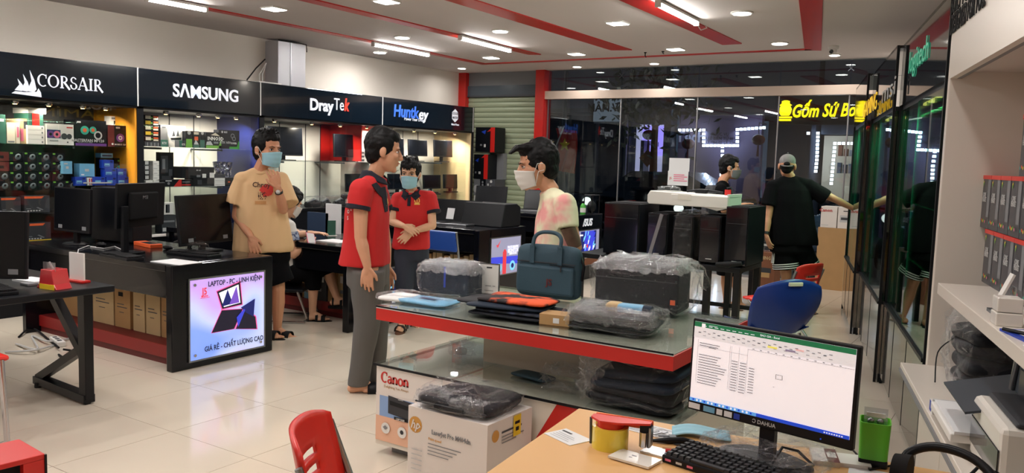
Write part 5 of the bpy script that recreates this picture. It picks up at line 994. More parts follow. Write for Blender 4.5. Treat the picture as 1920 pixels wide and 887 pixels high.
# --- goods on the lower glass
z=CB
p=PZ(868,668,z); t=thing('film_ball','crumpled ball of clear film on the lower glass','plastic film',(p.x,p.y,z)); crumple('film','.',None,None,None,None) if False else crumple('film',.11,.10,.075,'wrap_thin',t,(0,0,0),.03,9,9,seed=21); MB().lathe([(.03,.0),(.034,.02),(.026,.03)],16,c=(-.005,-.01,.015)).build('ring','clear_plastic',t,True)
p=PZ(1000,708,z); o=soft('tablet_sleeve',.22,.11,.02,'teal_cloth',None,(p.x,min(p.y,q0.y-.07),z),rot=(0,0,R(-4))); tag(o,'dark flat sleeve lying on the lower glass','bag')
p=PZ(1075,728,z); t=thing('film_heap','heap of crumpled clear film beside the lower bag pile','plastic film',(p.x-.03,p.y-.02,z)); crumple('film',.20,.16,.10,'wrap_thin',t,(0,0,0),.04,10,9,seed=23)
p=PZ(1180,768,z); t=thing('bag_stack','stack of wrapped dark blue laptop bags on the lower glass','bag',(p.x+.0,3.335,z),R(4)); 
for k in range(4): soft('bag',.42,.28,.05,['bag_dark','bag_dark','bag_navy','bag_navy'][k],t,(-.02+.015*k,.01*(k%2),.045*k),seed=k+30,amp=.014,rot=(R(2*k),R(-2*k if k>1 else 3),R(-4*k)))
crumple('plastic_wrap',.47,.33,.21,'wrap_thin',t,(-.01,0,0),.03,15,8,seed=25)
MB().grid(lambda u,v:(-.24+.13*u+.03*noise.noise(Vector((u*7,v*9,3))),-.15+.08*u+.02*noise.noise(Vector((u*9,v*7,8))),.02+.19*v+.02*noise.noise(Vector((u*12,v*12,1)))),20,24).build('bunched_film','wrap_glint',t)
# ================================================================== right-hand wall: glass cases and white shelf unit (local frame: x = into the wall, y = along it, z)
def rt(name,label,cat,**k): return thing(name,label,cat,tuple(RO),RA,**k)
mat('mirror_panel',(134,130,126),.06,.8); mat('case_fascia',(12,16,20),.05,coat=.6); mat('cab_white',(220,212,202),.32); mat('cab_inner',(206,196,190),.45); mat('teal_letter',(60,190,150),.4,emit=.25); mat('grey_letter',(170,174,176),.4); mat('gold_letter',(240,190,40),.4,emit=.5)
film('case_glass', (200,232,218), .07, .7, .01); film('green_film', (40,150,112), .10, .7, .02); film('red_film', (170,52,52), .10, .7, .02); mat('green_edge',(24,120,90),.2,coat=.5); mat('red_inner',(120,30,32),.3,coat=.3); mat('case_back',(110,160,140),.25,coat=.4); mat('glass_lamp',(255,200,110),.5,emit=4)
def case(label,u0,u1,inner,letters,lm,v0=0,ends='green_film',span=None):
    t=rt('glass_case',label,'display case'); D=.40-v0; t.location=RO+RN*v0
    bx('fascia','case_fascia',t,0,.02,u0,u1,2.01,2.44); bx('fascia_top','case_fascia',t,0,D,u0,u1,2.42,2.44); bx('head','black_satin',t,.02,D,u0,u1,1.98,2.01)
    bx('back',inner,t,D-.02,D,u0,u1,.60,1.98); bx('mirror_base','mirror_panel',t,0,D,u0+.01,u1-.01,.06,.58); bx('kick','black_satin',t,.03,D,u0,u1,0,.06); bx('base_edge','black_satin',t,-.008,D,u0,u1,.58,.60)
    for u in (u0,u1): bx('frame','black_satin',t,0,.018,u-.010,u+.010,.0,2.44); bx('end_glass','green_edge' if u==u1 else ends,t,.02,D-.02,u-.006+(.014 if u==u0 else -.014),u+.006+(.014 if u==u0 else -.014),.60,1.98)
    for k in range(1,3): u=u0+(u1-u0)*k/3; bx('panel_joint','black_satin',t,-.002,.004,u-.003,u+.003,.06,.58)
    n=2
    for k in range(n):
        a=u0+(u1-u0)*k/n; b=u0+(u1-u0)*(k+1)/n; bx('glass_door','case_glass',t,.004+.010*k,.010+.010*k,a+.008,b-.004,.605,1.975); bx('door_edge','green_edge',t,.004+.010*k,.011+.010*k,b-.010,b-.002,.605,1.975)
    for zz in (1.0,1.35,1.68): bx('glass_shelf','case_glass',t,.05,D-.03,u0+.03,u1-.03,zz-.008,zz); bx('shelf_edge','green_edge',t,.047,.051,u0+.03,u1-.03,zz-.008,zz)
    nd=max(3,int((u1-u0)/.31))
    for k in range(1,nd): u=u0+(u1-u0)*k/nd; bx('glass_divider',ends if ends!='case_glass' else 'green_film',t,.05,D-.03,u-.004,u+.004,.60,1.97)
    bx('strip_light','glass_lamp',t,.06,.09,u0+(u1-u0)*.35,u0+(u1-u0)*.62,1.965,1.98)
    l=bpy.data.lights.new('case_light','AREA'); l.shape='RECTANGLE'; l.size=.05; l.size_y=(u1-u0)*.7; l.energy=60; l.color=(1,.9,.75); lo=bpy.data.objects.new('case_light',l); COL.objects.link(lo); lo.parent=t; lo.location=(.18,(u0+u1)/2,1.955)
    a=PR(span[0],span[2],v0); b=PR(span[1],span[3],v0); me=text_mesh(letters,.2,.0,0,.002,'CENTER',3,1.0); xs=[q.co.x for q in me.vertices]
    txt('lettering',letters,lm,t,(-.003,(a.y+b.y)/2,(a.z+b.z)/2),(0,-1,0),(0,0,1),.2,extrude=.002,sx=abs(a.y-b.y)/(max(xs)-min(xs)))
    return t
c1=case('nearest glass case with green lettering on its black head panel',4.75,6.62,'case_back','logitech','teal_letter',0,'case_glass',(1707,1742,112,98))
c2=case('second glass case along the right wall with pale lettering on its head panel',6.64,8.45,'case_back','msi','grey_letter',-.04,'green_film',(1656,1680,175,165))
c3=case('farthest glass case by the street glass with orange lettering and a red inside',8.47,9.95,'red_inner','GAMING','gold_letter',-.09,'red_film',(1620,1645,205,195))
# goods inside the cases
def inr(label,u,zz,w_,d,h,m,front=None,cat='box'):
    o=pbox('product_box',label,cat,(w_,d,h),tuple(RO+RU*u+RN*(.24)+Vector((0,0,zz))),RA-R(90),m,front); return o
for k,(u,zz,w_,h,m,l) in enumerate([(5.0,.61,.3,.22,'light_grey','pale wrapped carton on the floor of the nearest glass case'),(5.35,.61,.25,.3,'mid_grey','grey carton on the floor of the nearest glass case'),(5.1,1.0,.28,.2,'pink','pink carton on the low shelf of the nearest glass case'),(5.6,1.0,.3,.25,'cardboard_pale','tan carton on the low shelf of the nearest glass case'),(5.05,1.35,.26,.28,'pink','pink carton on the middle shelf of the nearest glass case'),(5.02,1.68,.14,.22,'red','red carton on the top shelf of the nearest glass case'),(5.75,1.35,.25,.22,'dark_grey','dark carton on the middle shelf of the nearest glass case'),(7.0,1.0,.25,.25,'dark_grey','dark carton in the second glass case'),(7.4,1.35,.25,.2,'light_grey','pale carton in the second glass case'),(7.2,.61,.3,.25,'black_satin','black carton on the floor of the second glass case'),(9.0,1.35,.25,.25,'dark_red','dark red carton in the farthest glass case'),(9.3,1.0,.25,.3,'light_grey','pale carton in the farthest glass case'),(9.0,.61,.3,.2,'cardboard_brown','brown carton on the floor of the farthest glass case')]):
    inr(l,u,zz,w_,.2,h,m,[('r',.15,.6,.85,.85,'white' if k%2 else 'dark_red'),('r',.2,.2,.7,.26,'mid_grey')])
# dark goods hanging at the far end by the cases
for k,(px,py,lb) in enumerate([(1625,560,'black umbrella like bundle hanging at the far end of the glass cases'),(1634,590,'second black bundle hanging at the far end of the glass cases')]):
    p=PY(px,py-60,9.6-.9*k); t=thing('hanging_bundle',lb,'stand',(p.x-.02,p.y,0)); MB().tube([(0,0,.02),(.0,0,.4),(.01,0,.72),(0,0,1.05)],[.02,.045,.03,.012],10).build('bundle','black_satin',t,True); bx('foot','black_metal',t,-.08,.08,-.08,.08,0,.02); bx('tag','paper',t,-.02,.02,-.05,-.046,.5,.62)
# white shelf unit
U1=4.66; U0=-.6; D=.45
sh=rt('shelf_unit','tall white shelf unit with black lettering on its head at the right edge','shelf')
bx('side_board','cab_white',sh,-.0,D,U1-.05,U1,0,CZ-.02,bevel=.003); bx('head_panel','cab_white',sh,0,.03,U0,U1-.05,2.0,CZ-.02); bx('head_soffit','cab_inner',sh,.03,D,U0,U1-.05,2.03,2.06); bx('front_lip','mid_grey',sh,.03,.05,U0,U1-.05,2.0,2.03)
bx('back_board','cab_inner',sh,D-.02,D,U0,U1-.05,.58,2.06); bx('upper_shelf','cab_white',sh,-.03,D-.02,U0,4.30,1.00,1.05,bevel=.003)
bx('counter_top','cab_white',sh,-.12,D-.02,U0,U1-.05,.575,.60,bevel=.003); bx('counter_groove','mid_grey',sh,-.125,-.02,U0,U1-.05,.555,.575)
for k in range(8):
    b=U1-.06-.62*k; a=max(U0,b-.612); 
    if b<U0: break
    d_=bx('door','cab_white',sh,-.02,.0,a,b,.06,.55,bevel=.002)
bx('carcass','cab_inner',sh,.0,D,U0,U1-.05,.06,.555); bx('kick_board','mid_grey',sh,.03,D,U0,U1-.05,0,.06)
q=PR(1783,18,-.004); q2=PR(1786,50,-.004)
txt('lettering','BUILT FOR PLAY','black_matte',sh,(-.003,PR(1785,14,0).y,PR(1785,14,0).z),(0,-1,0),(0,0,1),.13,bold=.02,extrude=.002,align='LEFT',sx=.8)
txt('lettering','DESIGNED FOR YOU.','black_matte',sh,(-.003,PR(1785,50,0).y,PR(1785,50,0).z),(0,-1,0),(0,0,1),.13,bold=.02,extrude=.002,align='LEFT',sx=.62)
# headset cartons (front faces the room: -x local => rz = RA-90)
def RP(v,u,z_): return tuple(RO+RU*u+RN*v+Vector((0,0,z_)))
mat('carton_graph',(66,66,72),.4); mat('carton_red',(206,48,40),.4)
hs=None
def headset(label,u,v,zz,rz=0):
    global hs
    if hs is None:
        hs=pbox('headset_carton',label,'box',(.175,.12,.24),RP(v,u,zz),RA-R(90)+rz,'carton_graph',[('r',.66,.22,.94,.98,'mid_grey'),('p',[(.10,.83),(.2,.87),(.17,.92),(.10,.90)],'yellow'),('p',[(.13,.80),(.2,.86),(.19,.9),(.11,.86)],'lime')]+[('d',.12+.14*k,.13+.02*(k%2),.03,['teal','orange','yellow','lime','pink'][k]) for k in range(5)],[(.36,.64,.030,'CORE','light_grey',{'sx':.8}),(.38,.55,.030,'HEADSET','light_grey',{'sx':.62})],group='headset cartons on the white shelf')
        bx('red_top','carton_red',hs,-.0885,.0885,-.061,.061,.24,.246); bx('red_lip','carton_red',hs,-.0885,.0885,-.063,-.060,.228,.246)
    else: dup(hs,RP(v,u,zz),RA-R(90)+rz,label)
zS=1.05
A=PR(1845,470,.18).y; B=PR(1843,350,.18).y
for k in range(7): headset('grey headset carton with a red top, %s from the far end of the bottom row'%ORD[k],A-.09-.18*k,.24,zS)
for k in range(6): headset('grey headset carton with a red top, %s from the far end of the middle row'%ORD[k],B-.09-.182*k,.24,zS+.248)
C_=PR(1910,330,.18).y
for k in range(3): headset('grey headset carton with a red top, %s in the topmost row'%ORD[k],C_-.09-.182*k,.24,zS+.496)
# small things at the front of the upper shelf
p=PR(1848,520,.0); t=thing('phone_stand','tilted white acrylic phone holder on the upper white shelf','stand',RP(.06,p.y,zS),RA-R(90)); bx('plate','white',t,-.025,.025,-.002,.006,.02,.15,rot=Matrix.Rotation(R(-22),3,'X')); bx('arm','clear_plastic',t,-.03,.03,.03,.036,.0,.1); bx('foot','gunmetal',t,-.04,.04,-.04,.04,0,.012)
p=PR(1878,555,.0); t=thing('charger_cube','white two part charger cube on the upper white shelf','charger',RP(.02,p.y,zS),RA-R(90)); bx('lower_half','white_gloss',t,-.04,.04,-.04,.04,0,.045,bevel=.004); bx('upper_half','white_gloss',t,-.038,.038,-.038,.038,.047,.095,bevel=.004)
p=PR(1905,597,-.0); o=bx('card','blue',None,-.09,.09,-.06,.06,0,.008); o.location=RP(.05,p.y+.0,zS); o.rotation_euler=(0,0,RA-R(80)); tag(o,'blue and white card on the upper white shelf','card'); art('print',o,(-.09,-.06,.008),(1,0,0),(0,1,0),.18,.12,[('r',.1,.15,.9,.6,'paper')])
o=MB().tube([(-.07,0,.005),(.07,0,.005)],.006,8).build('pen','black_satin',None,True); o.location=RP(.02,p.y-.02,zS+.009); o.rotation_euler=(0,0,RA-R(50)); tag(o,'black pen lying on the blue card','pen')
p=PR(1915,640,-.02); o=bx('paper_sheet','paper',None,-.10,.10,-.05,.05,0,.003); o.location=RP(.04,p.y-.08,zS); o.rotation_euler=(0,0,RA-R(90)); tag(o,'white leaflet at the front of the upper white shelf','paper')
# wrapped black bags on the counter of the unit
p=PR(1810,680,.1); t=thing('bag_stack','stack of black bags in crinkled film on the white counter','bag',RP(.20,p.y+.0,.60),RA-R(90))
for k in range(4): soft('bag',.42,.28,.075,'bag_dark',t,(.03*(k%2),.0,.068*k),seed=k+40,amp=.018,rot=(0,R(-3),R(4*k-6)))
crumple('plastic_wrap',.50,.34,.33,'wrap',t,(-.02,0,0),.045,16,8,seed=41); 
t=thing('small_bag','small crinkled bag of black parts under the dark folder','bag',RP(.08,PR(1812,745,.05).y-.1,.60),RA-R(90)); soft('contents',.16,.12,.07,'bag_dark',t,amp=.015); crumple('plastic_film',.20,.15,.09,'wrap_thin',t,(0,0,0),.02,8,8,seed=43)
o=MB().tube(sp([RP(-.02,PR(1752,730,-.02).y,.605),RP(.0,PR(1756,690,0).y,.72),RP(.05,PR(1760,680,0).y,.80),RP(.1,PR(1790,640,.1).y,.78)]),.003,6).build('cable','black_satin',None,True); tag(o,'thin black cable hanging down beside the wrapped bags','cable')
# folder, printer with its paper, tablet on the counter
u=PR(1800,720,0).y
t=thing('printer','white office printer with paper in its tray at the right edge','printer',RP(.08,3.05,.60),RA-R(90)); 
bx('body','white_gloss',t,-.20,.20,-.14,.26,.0,.21,bevel=.02); bx('top_lid','charcoal',t,-.19,.19,-.10,.24,.21,.225,bevel=.008); bx('side_window','black_gloss',t,-.19,.19,-.143,-.139,.05,.14,bevel=.01)
bx('paper_tray','white',t,-.62,-.20,-.20,.08,.03,.06,bevel=.004); bx('paper','paper',t,-.60,-.19,-.19,.07,.062,.072); bx('tray_lip','light_grey',t,-.64,-.62,-.19,.07,.03,.065)
t=thing('document_folder','dark slate folder leaning over the printer paper','folder',RP(.0,3.42,.60+.20),RA-R(90)); mat('slate',(46,54,64),.5)
bx('cover','slate',t,-.10,.30,-.11,.16,.0,.008,rot=Matrix.Rotation(R(14),3,'X')); bx('post','light_grey',t,-.005,.005,.0,.01,-.20,.0); bx('clamp','dark_grey',t,-.03,.03,.0,.04,-.20,-.14)
t=thing('curved_display','curved dark display case with a silver rim at the right edge','display',RP(.18,3.04,.60+.226),RA-R(90)); MB().prism([(-.22,0),(.22,0),(.18,.11),(.0,.14),(-.18,.11)],lambda a,b,h:(a,h,b),-.12,.12).build('hood','slate',t,bevel=.01); MB().tube([(-.22,-.125,.01),(-.18,-.125,.12),(0,-.125,.15),(.18,-.125,.12),(.22,-.125,.01)],.012,8).build('rim','steel',t,True); bx('window','screen_off',t,-.15,.15,-.124,-.121,.01,.095)
t=thing('usb_box','small blue and white adapter box at the counter edge','box',RP(-.09,3.72,.60),RA-R(90)); bx('carton','white',t,-.03,.03,-.02,.02,0,.05); bx('print','blue',t,-.03,.005,-.0215,-.02,.005,.045)
t=thing('desk_phone','black desk telephone with its handset at the lower right','telephone',RP(-.04,2.55,.60),RA-R(80)); MB().prism([(-.1,0),(.1,0),(.1,.07),(-.1,.03)],lambda a,b,h:(h,a,b),-.11,.11).build('base','black_satin',t,bevel=.008); MB().tube([(-.09,-.08,.07),(-.085,0,.095),(-.09,.08,.09)],[.026,.018,.026],10).build('handset','black_matte',t,True); MB().tube([(-.09,-.08,.06),(-.16,-.12,.08),(-.22,-.05,.12),(-.2,.1,.06)],.006,6).build('cord','black_matte',t,True)
# ================================================================== orange wood desk in the foreground
tz=.74
A=PZ(1085,765,tz); B=PZ(1305,803,tz); L_=PZ(935,887,tz)
ang=math.atan2(B.y-A.y,B.x-A.x)
dk=thing('desk','light wood desk in the foreground holding the lit monitor','desk',(A.x,A.y,0),ang)
bx('desk_top','wood',dk,0,1.15,-1.35,0,tz-.03,tz,bevel=.004)
for x0,x1 in ((.02,.05),(1.10,1.13)): bx('side_panel','wood',dk,x0,x1,-1.3,-.05,0,tz-.03)
bx('modesty_panel','wood',dk,.05,1.10,-.08,-.06,.25,tz-.03)
def D(px,py,z=tz): return PZ(px,py,z)
# monitor with the spreadsheet
mat('sheet_white',(238,232,236),.4,emit=.62); mat('excel_green',(24,112,72),.4,emit=.45); mat('taskbar',(24,70,200),.4,emit=.6); mat('taskbar_light',(90,160,230),.4,emit=.6); mat('sheet_grey',(226,224,228),.4,emit=.5); mat('sheet_line',(150,150,158),.5,emit=.2); mat('sheet_text',(70,70,80),.5); mat('sheet_yellow',(236,226,110),.5,emit=.5); mat('sheet_violet',(150,140,170),.5,emit=.3); mat('sheet_pink',(236,190,190),.5,emit=.4); mat('icon_white',(235,240,250),.5,emit=.6)
bp=D(1437,848)
# panel plane solved from the pictured corners: width .50 m
cd_=(bp-CAMLOC); dist=cd_.dot(CF)
def at_depth(px,py,d): return CAMLOC+ray(px,py)*d
TL=at_depth(1300,597,dist*.985);TR=at_depth(1610,649,dist*.985);BL=at_depth(1288,766,dist*.99);BR=at_depth(1597,850,dist*.985)
# fit: yaw from bottom edge kept horizontal
best=None
for yaw in [R(x*.5) for x in range(-40,100)]:
    u=Vector((math.cos(yaw),math.sin(yaw),0))
    for wdm in [.46+.005*k for k in range(14)]:
        for zc in (.0,):
            # bottom-left on its pixel ray at depth dd
            for dd in (dist*.94,dist*.97,dist,dist*1.03):
                p0=at_depth(1288,766,dd); p1=p0+u*wdm; v=p1-CAMLOC; sx=960+FPX*v.dot(CR)/v.dot(CF); sy=443.5-FPX*v.dot(CU)/v.dot(CF)
                e=(sx-1597)**2+(sy-850)**2+((p0+u*wdm/2-bp).to_2d().length*120)**2
                if best is None or e<best[0]: best=(e,yaw,wdm,p0.copy())
_,yaw,wdm,p0=best; u=Vector((math.cos(yaw),math.sin(yaw),0))
mc=p0+u*wdm/2
ht=.30; 
vv=TL; bt=None
for tilt in [R(x) for x in range(-5,26)]:
    n=Vector((-u.y,u.x,0)); 
    for hh in [.26+.005*k for k in range(16)]:
        q=p0+(Vector((0,0,1))*math.cos(tilt)+n*math.sin(tilt))*hh; v=q-CAMLOC; sx=960+FPX*v.dot(CR)/v.dot(CF); sy=443.5-FPX*v.dot(CU)/v.dot(CF)
        q2=q+u*wdm; v2=q2-CAMLOC; sx2=960+FPX*v2.dot(CR)/v2.dot(CF); sy2=443.5-FPX*v2.dot(CU)/v2.dot(CF)
        e=(sx-1300)**2+(sy-597)**2+(sx2-1610)**2+(sy2-649)**2+(math.degrees(tilt)-6)**2*2
        if bt is None or e<bt[0]: bt=(e,tilt,hh)
_,tilt,ht=bt
mo=thing('monitor','lit monitor showing a spreadsheet on the wood desk','monitor',(mc.x,mc.y,tz),yaw)
up=Vector((0,math.sin(tilt),math.cos(tilt))); zb=p0.z-tz
def mp(x,h,y=0): return Vector((x,0,zb))+up*h+Vector((0,math.cos(tilt),-math.sin(tilt)))*y
def mslab(name,m,x0,x1,h0,h1,y0,y1,par=mo,bev=0):
    mb=MB(); mb.box(x0,x1,y0,y1,h0,h1); mb.v=[tuple(mp(p[0],p[2],p[1])) for p in mb.v]; return mb.build(name,m,par,bevel=bev)
w2=wdm/2
mslab('panel','black_satin',-w2,w2,0,ht,0,.022,bev=.004); mslab('back_housing','black_matte',-w2*.6,w2*.6,ht*.15,ht*.8,.022,.05,bev=.012)
sx0,sx1,sh0,sh1=-w2+.008,w2-.009,.028,ht-.008; SW=sx1-sx0; SH=sh1-sh0
scr=mslab('screen','sheet_white',sx0,sx1,sh0,sh1,-.0012,-.0001)
scr.data.materials[0]=K('sheet_white')
items=[('r',0,.938,1,1,'excel_green'),('r',0,.80,1,.938,'sheet_grey'),('r',0,0,1,.042,'taskbar'),('r',0,0,.45,.042,'taskbar_light'),('r',.05,.938,.075,.985,'sheet_white')]
rr=random.Random(4)
for k in range(16): items.append(('r',.02+.026*k,.01,.032+.026*k,.034,'icon_white' if k%3 else 'taskbar'))
for k in range(26): 
    x=.03+.033*k; items.append(('r',x,.865+.02*(k%2),x+.018,.875+.02*(k%2),'sheet_text' if k%4==0 else 'sheet_line'))
    if k%2: items.append(('r',x,.835,x+.02,.842,'sheet_line'))
items+=[('r',.49,.84,.55,.862,'sheet_yellow'),('r',.60,.838,.66,.86,'sheet_violet'),('r',.66,.865,.71,.885,'sheet_pink'),('r',.10,.972,.16,.976,'icon_white')]
for k in range(9): items.append(('r',.06+.04*k,.955,.085+.04*k,.962,'icon_white'))
for k in range(14):
    y=.66-.032*k if k>1 else .74-.028*k; items.append(('r',.045,y,.045+.12+.08*rr.random(),y+.007,'sheet_text'))
    if k>1: items.append(('r',.27,y,.31,y+.007,'sheet_text')); items.append(('r',.325,y-.004,.365,y+.003,'sheet_text'))
    if k>3: items.append(('r',.385,y+.02,.42,y+.027,'sheet_text'))
for x in (.035,.255,.265,.315,.37): items.append(('r',x,.25,x+.0016,.78,'sheet_line'))
items+=[('r',.035,.70,.37,.703,'sheet_line'),('r',.37,.775,1,.779,'sheet_line'),('r',.11,.70,.16,.708,'sheet_text')]
for k in range(12): items.append(('r',.40+.047*k,.786,.412+.047*k,.796,'sheet_line'))
bxx=[(.555,.56),(.60,.50)]; items+=[('r',.555,.545,.597,.549,'sheet_text'),('r',.555,.495,.597,.499,'sheet_text'),('r',.555,.495,.558,.549,'sheet_text'),('r',.594,.495,.597,.549,'sheet_text'),('r',.545,.395,.552,.40,'sheet_text')]
for k in range(8): items.append(('r',.86+.014*k,.014,.868+.014*k,.028,'icon_white'))
mb=MB();
art('spreadsheet',scr,mp(sx0,sh0,-.0013),(1,0,0),up,SW,SH,items,step=.00002)
txt('lettering','BAO GIA - Excel','icon_white',scr,mp(sx0+SW*.5,sh0+SH*.968,-.0030),(1,0,0),up,.008,extrude=.0002)
for k,(a,b) in enumerate([(0,.03),(.04,.07),(.075,.09),(.095,.115),(.12,.135)]): mslab('bezel_sticker',['paper','sky_blue','paper','paper','blue'][k],-w2+.006+a*1.2,-w2+.006+b*1.2,.006,.022,-.0015,-.0002)
txt('lettering','Ɔ DAHUA','light_grey',mo,mp(0,.014,-.002),(1,0,0),up,.015,bold=.02,extrude=.0003)
MB().tube([mp(w2*.66,.012,-.001),mp(w2*.66,.012,-.003)],.002,8).build('power_light','taskbar',mo)
bx('neck','black_satin',mo,-.022,.022,.02,.045,.012,zb+.1,bevel=.003); MB().lathe([(.135,0),(.135,.006),(.11,.014)],32,sy=.62,c=(0,.02,0)).build('stand_base','black_satin',mo)
crumple('base_wrap',.33,.23,.055,'wrap',mo,(0,.02,0),.02,14,14,seed=51); MB().tube([(.05,-.05,.02),(.07,-.03,.07),(.10,-.0,.06),(.12,.06,.01)],.004,8).build('cable','black_satin',mo,True)
# keyboard with separate keys
kb0=D(1262,884,tz+.012); c1_=D(1290,838,tz+.02)
kt=thing('keyboard','black mechanical keyboard with raised keycaps on the wood desk','keyboard',(D(1430,905).x,D(1430,905).y,tz),yaw+R(-1))
p_=D(1300,838,tz+.02)-Vector((kt.location.x,kt.location.y,tz)); KW=.44; KD=.135
kt.location=D(1288,845,tz)+Vector((math.cos(yaw),math.sin(yaw),0))*(KW/2)-Vector((-math.sin(yaw),math.cos(yaw),0))*(KD/2-.0)
bx('case','black_satin',kt,-KW/2,KW/2,-KD/2,KD/2,.0,.022,bevel=.004); me_k=None
kc=MB(); kc.add([(-.0085,-.0085,0),(.0085,-.0085,0),(.0085,.0085,0),(-.0085,.0085,0),(-.006,-.005,.011),(.006,-.005,.011),(.006,.007,.011),(-.006,.007,.011)],[(0,3,2,1),(4,5,6,7),(0,1,5,4),(1,2,6,5),(2,3,7,6),(3,0,4,7)])
mat('keycap',(22,23,27),.5)
for r_ in range(6):
    for c_ in range(22):
        if c_ in (15,19) or (r_==0 and 4<=c_<=8) or (c_>15 and c_<19 and r_ in (2,)): continue
        x=-KW/2+.017+c_*.0194; y=-KD/2+.014+r_*.0212+(.003 if r_==5 else 0)
        if me_k is None: o=kc.build('keycap','keycap',kt); me_k=o.data
        else: o=link('keycap',me_k,kt)
        o.location=(x,y,.020+.0012*r_)
o=bx('space_bar','keycap',kt,-KW/2+.085,-KW/2+.185,-KD/2+.006,-KD/2+.022,.02,.030,bevel=.002)
for k in range(3): bx('red_legend',['pink','light_grey','pink'][k],kt,-KW/2+.012+.034*k,-KW/2+.03+.034*k,-KD/2-.0012,-KD/2-.0002,.008,.014)
# tape dispenser
p=D(1130,846); t=thing('tape_dispenser','red tape gun holding a roll of yellow packing tape','tape dispenser',(p.x,p.y+.045,tz),ang+R(4)); mat('tape_yellow',(228,206,70),.22,coat=.5)
MB().lathe([(.040,0),(.052,0),(.052,.062),(.040,.062),(.040,0)],36).build('tape_roll','tape_yellow',t,True); MB().lathe([(.0385,-.0),(.0405,.0),(.0405,.061),(.0385,.061)],32).build('paper_core','white',t,True)
MB().lathe([(.036,0),(.038,0),(.038,.080),(.036,.080)],32).build('hub','red_plastic',t,True)
MB().prism([(-.055,-.012),(-.02,-.045),(.03,-.04),(.115,-.005),(.115,.025),(.02,.02),(-.03,.03),(-.055,.012)],lambda a,b,h:(a,b,h),.080,.086).build('side_plate','red_plastic',t); bx('handle_plate','orange',t,-.05,.118,.018,.026,.06,.088,bevel=.003)
bx('front_bracket','black_satin',t,.085,.116,-.006,.022,.015,.080,bevel=.003); MB().tube([(.10,-.012,.02),(.10,-.012,.062)],.011,14).build('roller','chrome',t,True); bx('blade','steel',t,.113,.119,-.012,.02,.02,.075); MB().tube([(-.054,-.01,.005),(-.056,-.01,.082)],.004,6).build('spring_wire','gunmetal',t)
# papers and small things
def flat(name,label,cat,px,py,sx,sy,rz,m,h=.002,items=None,dz=0):
    p=D(px,py,tz+dz); o=bx(name,m,None,-sx/2,sx/2,-sy/2,sy/2,0,h); o.location=(p.x,p.y,tz+dz); o.rotation_euler=(0,0,ang+R(rz)); tag(o,label,cat)
    if items: art('print',o,(-sx/2,-sy/2,h-.0008),(1,0,0),(0,1,0),sx,sy,items,step=.0001)
    return o
flat('receipt','white receipt with a black bar beside the tape roll','paper',1065,820,.12,.085,-28,'paper',.002,[('r',.06,.72,.42,.82,'charcoal')]+[('r',.1,.15+.13*k,.8-.1*(k%2),.17+.13*k,'mid_grey') for k in range(4)])
flat('printed_sheet','white printed list lying behind the keys','paper',1222,808,.15,.09,-12,'paper',.002,[('r',.06,.1+.1*k,.5,.13+.1*k,'mid_grey') for k in range(8)]+[('r',.55,.1+.1*k,.75+.1*(k%2),.13+.1*k,'mid_grey') for k in range(8)])
flat('packet','shiny white paper packet in front of the tape roll','packet',1190,862,.125,.075,-12,'white_gloss',.006,[('r',.38,.6,.5,.68,'mid_grey'),('r',.38,.4,.46,.46,'mid_grey')],dz=.003); flat('envelope','shiny white sachet lying right of the packet','packet',1245,852,.12,.06,-8,'white_gloss',.005,[('r',.7,.6,.85,.65,'mid_grey'),('p',[(.8,.2),(.95,.3),(.93,.6)],'red')],dz=.0)
p=D(1302,815); t=thing('face_mask','light blue paper face mask folded on the desk by the monitor','face mask',(p.x+.02,p.y,tz),ang+R(16)); MB().grid(lambda u,v:((u-.5)*.17,(v-.5)*.085+.012*math.sin(u*6),.006+.010*math.sin(u*3.1)+.003*math.sin(v*14)),20,14).build('mask_cloth','mask_blue',t,True,solid=.0025); MB().tube([(-.085,-.03,.006),(-.10,-.06,.003),(-.06,-.075,.003),(-.01,-.06,.003)],.0016,6).build('ear_loop','black_satin',t)
p=D(1240,828); t=thing('key_bunch','bunch of keys with a black cord beside the printed list','keys',(p.x,p.y,tz),ang+R(12))
for k in range(4): MB().prism([(0,-.004),(.03,-.004),(.034,-.012),(.052,-.010),(.052,.010),(.034,.012),(.03,.004),(0,.004)],lambda a,b,h:(a,b,h),.002+.003*k,.0045+.003*k).build('key','steel' if k%2 else 'gunmetal',t,rot=(0,0,R(-50+34*k)),loc=(.02-.015*k,.02,0))
MB().tube([(-.03,-.02,.006),(.02,-.012,.010),(.06,-.0,.010),(.09,.012,.006)],[.004,.010,.011,.006],8).build('key_fob','black_satin',t,True); MB().tube([(.09,.012,.006),(.12,.0,.004),(.15,-.03,.004),(.13,-.05,.003)],.003,6).build('cord','black_satin',t,True); MB().lathe([(.012,0),(.014,.002),(.012,.003)],16,c=(-.035,-.0,.001)).build('ring','chrome',t)
p=D(1285,855); t=thing('pen_tray','pens and a red capped marker beside the keyboard','pens',(p.x-.02,p.y-.005,tz),ang); MB().tube([(-.05,.02,.006),(.01,.03,.006)],.005,8).build('pen','wood',t,True); MB().tube([(-.02,0,.007),(.03,.012,.007)],.006,8).build('marker','white',t,True); MB().tube([(-.035,-.004,.007),(-.02,0,.007)],.0068,8).build('cap','red',t,True); MB().tube([(-.03,-.03,.006),(.04,-.02,.006)],.005,8).build('blue_pen','deep_blue',t,True)
# carton boxes right of the keyboard
flat('carton','flat white and red packet right of the keyboard','box',1545,862,.07,.11,12,'white_gloss',.014,[('r',.55,0,1,1,'dark_red'),('r',.6,.35,.95,.75,'white')]); flat('carton','flat plain white packet beside the green cup','box',1590,868,.11,.085,10,'white',.012)
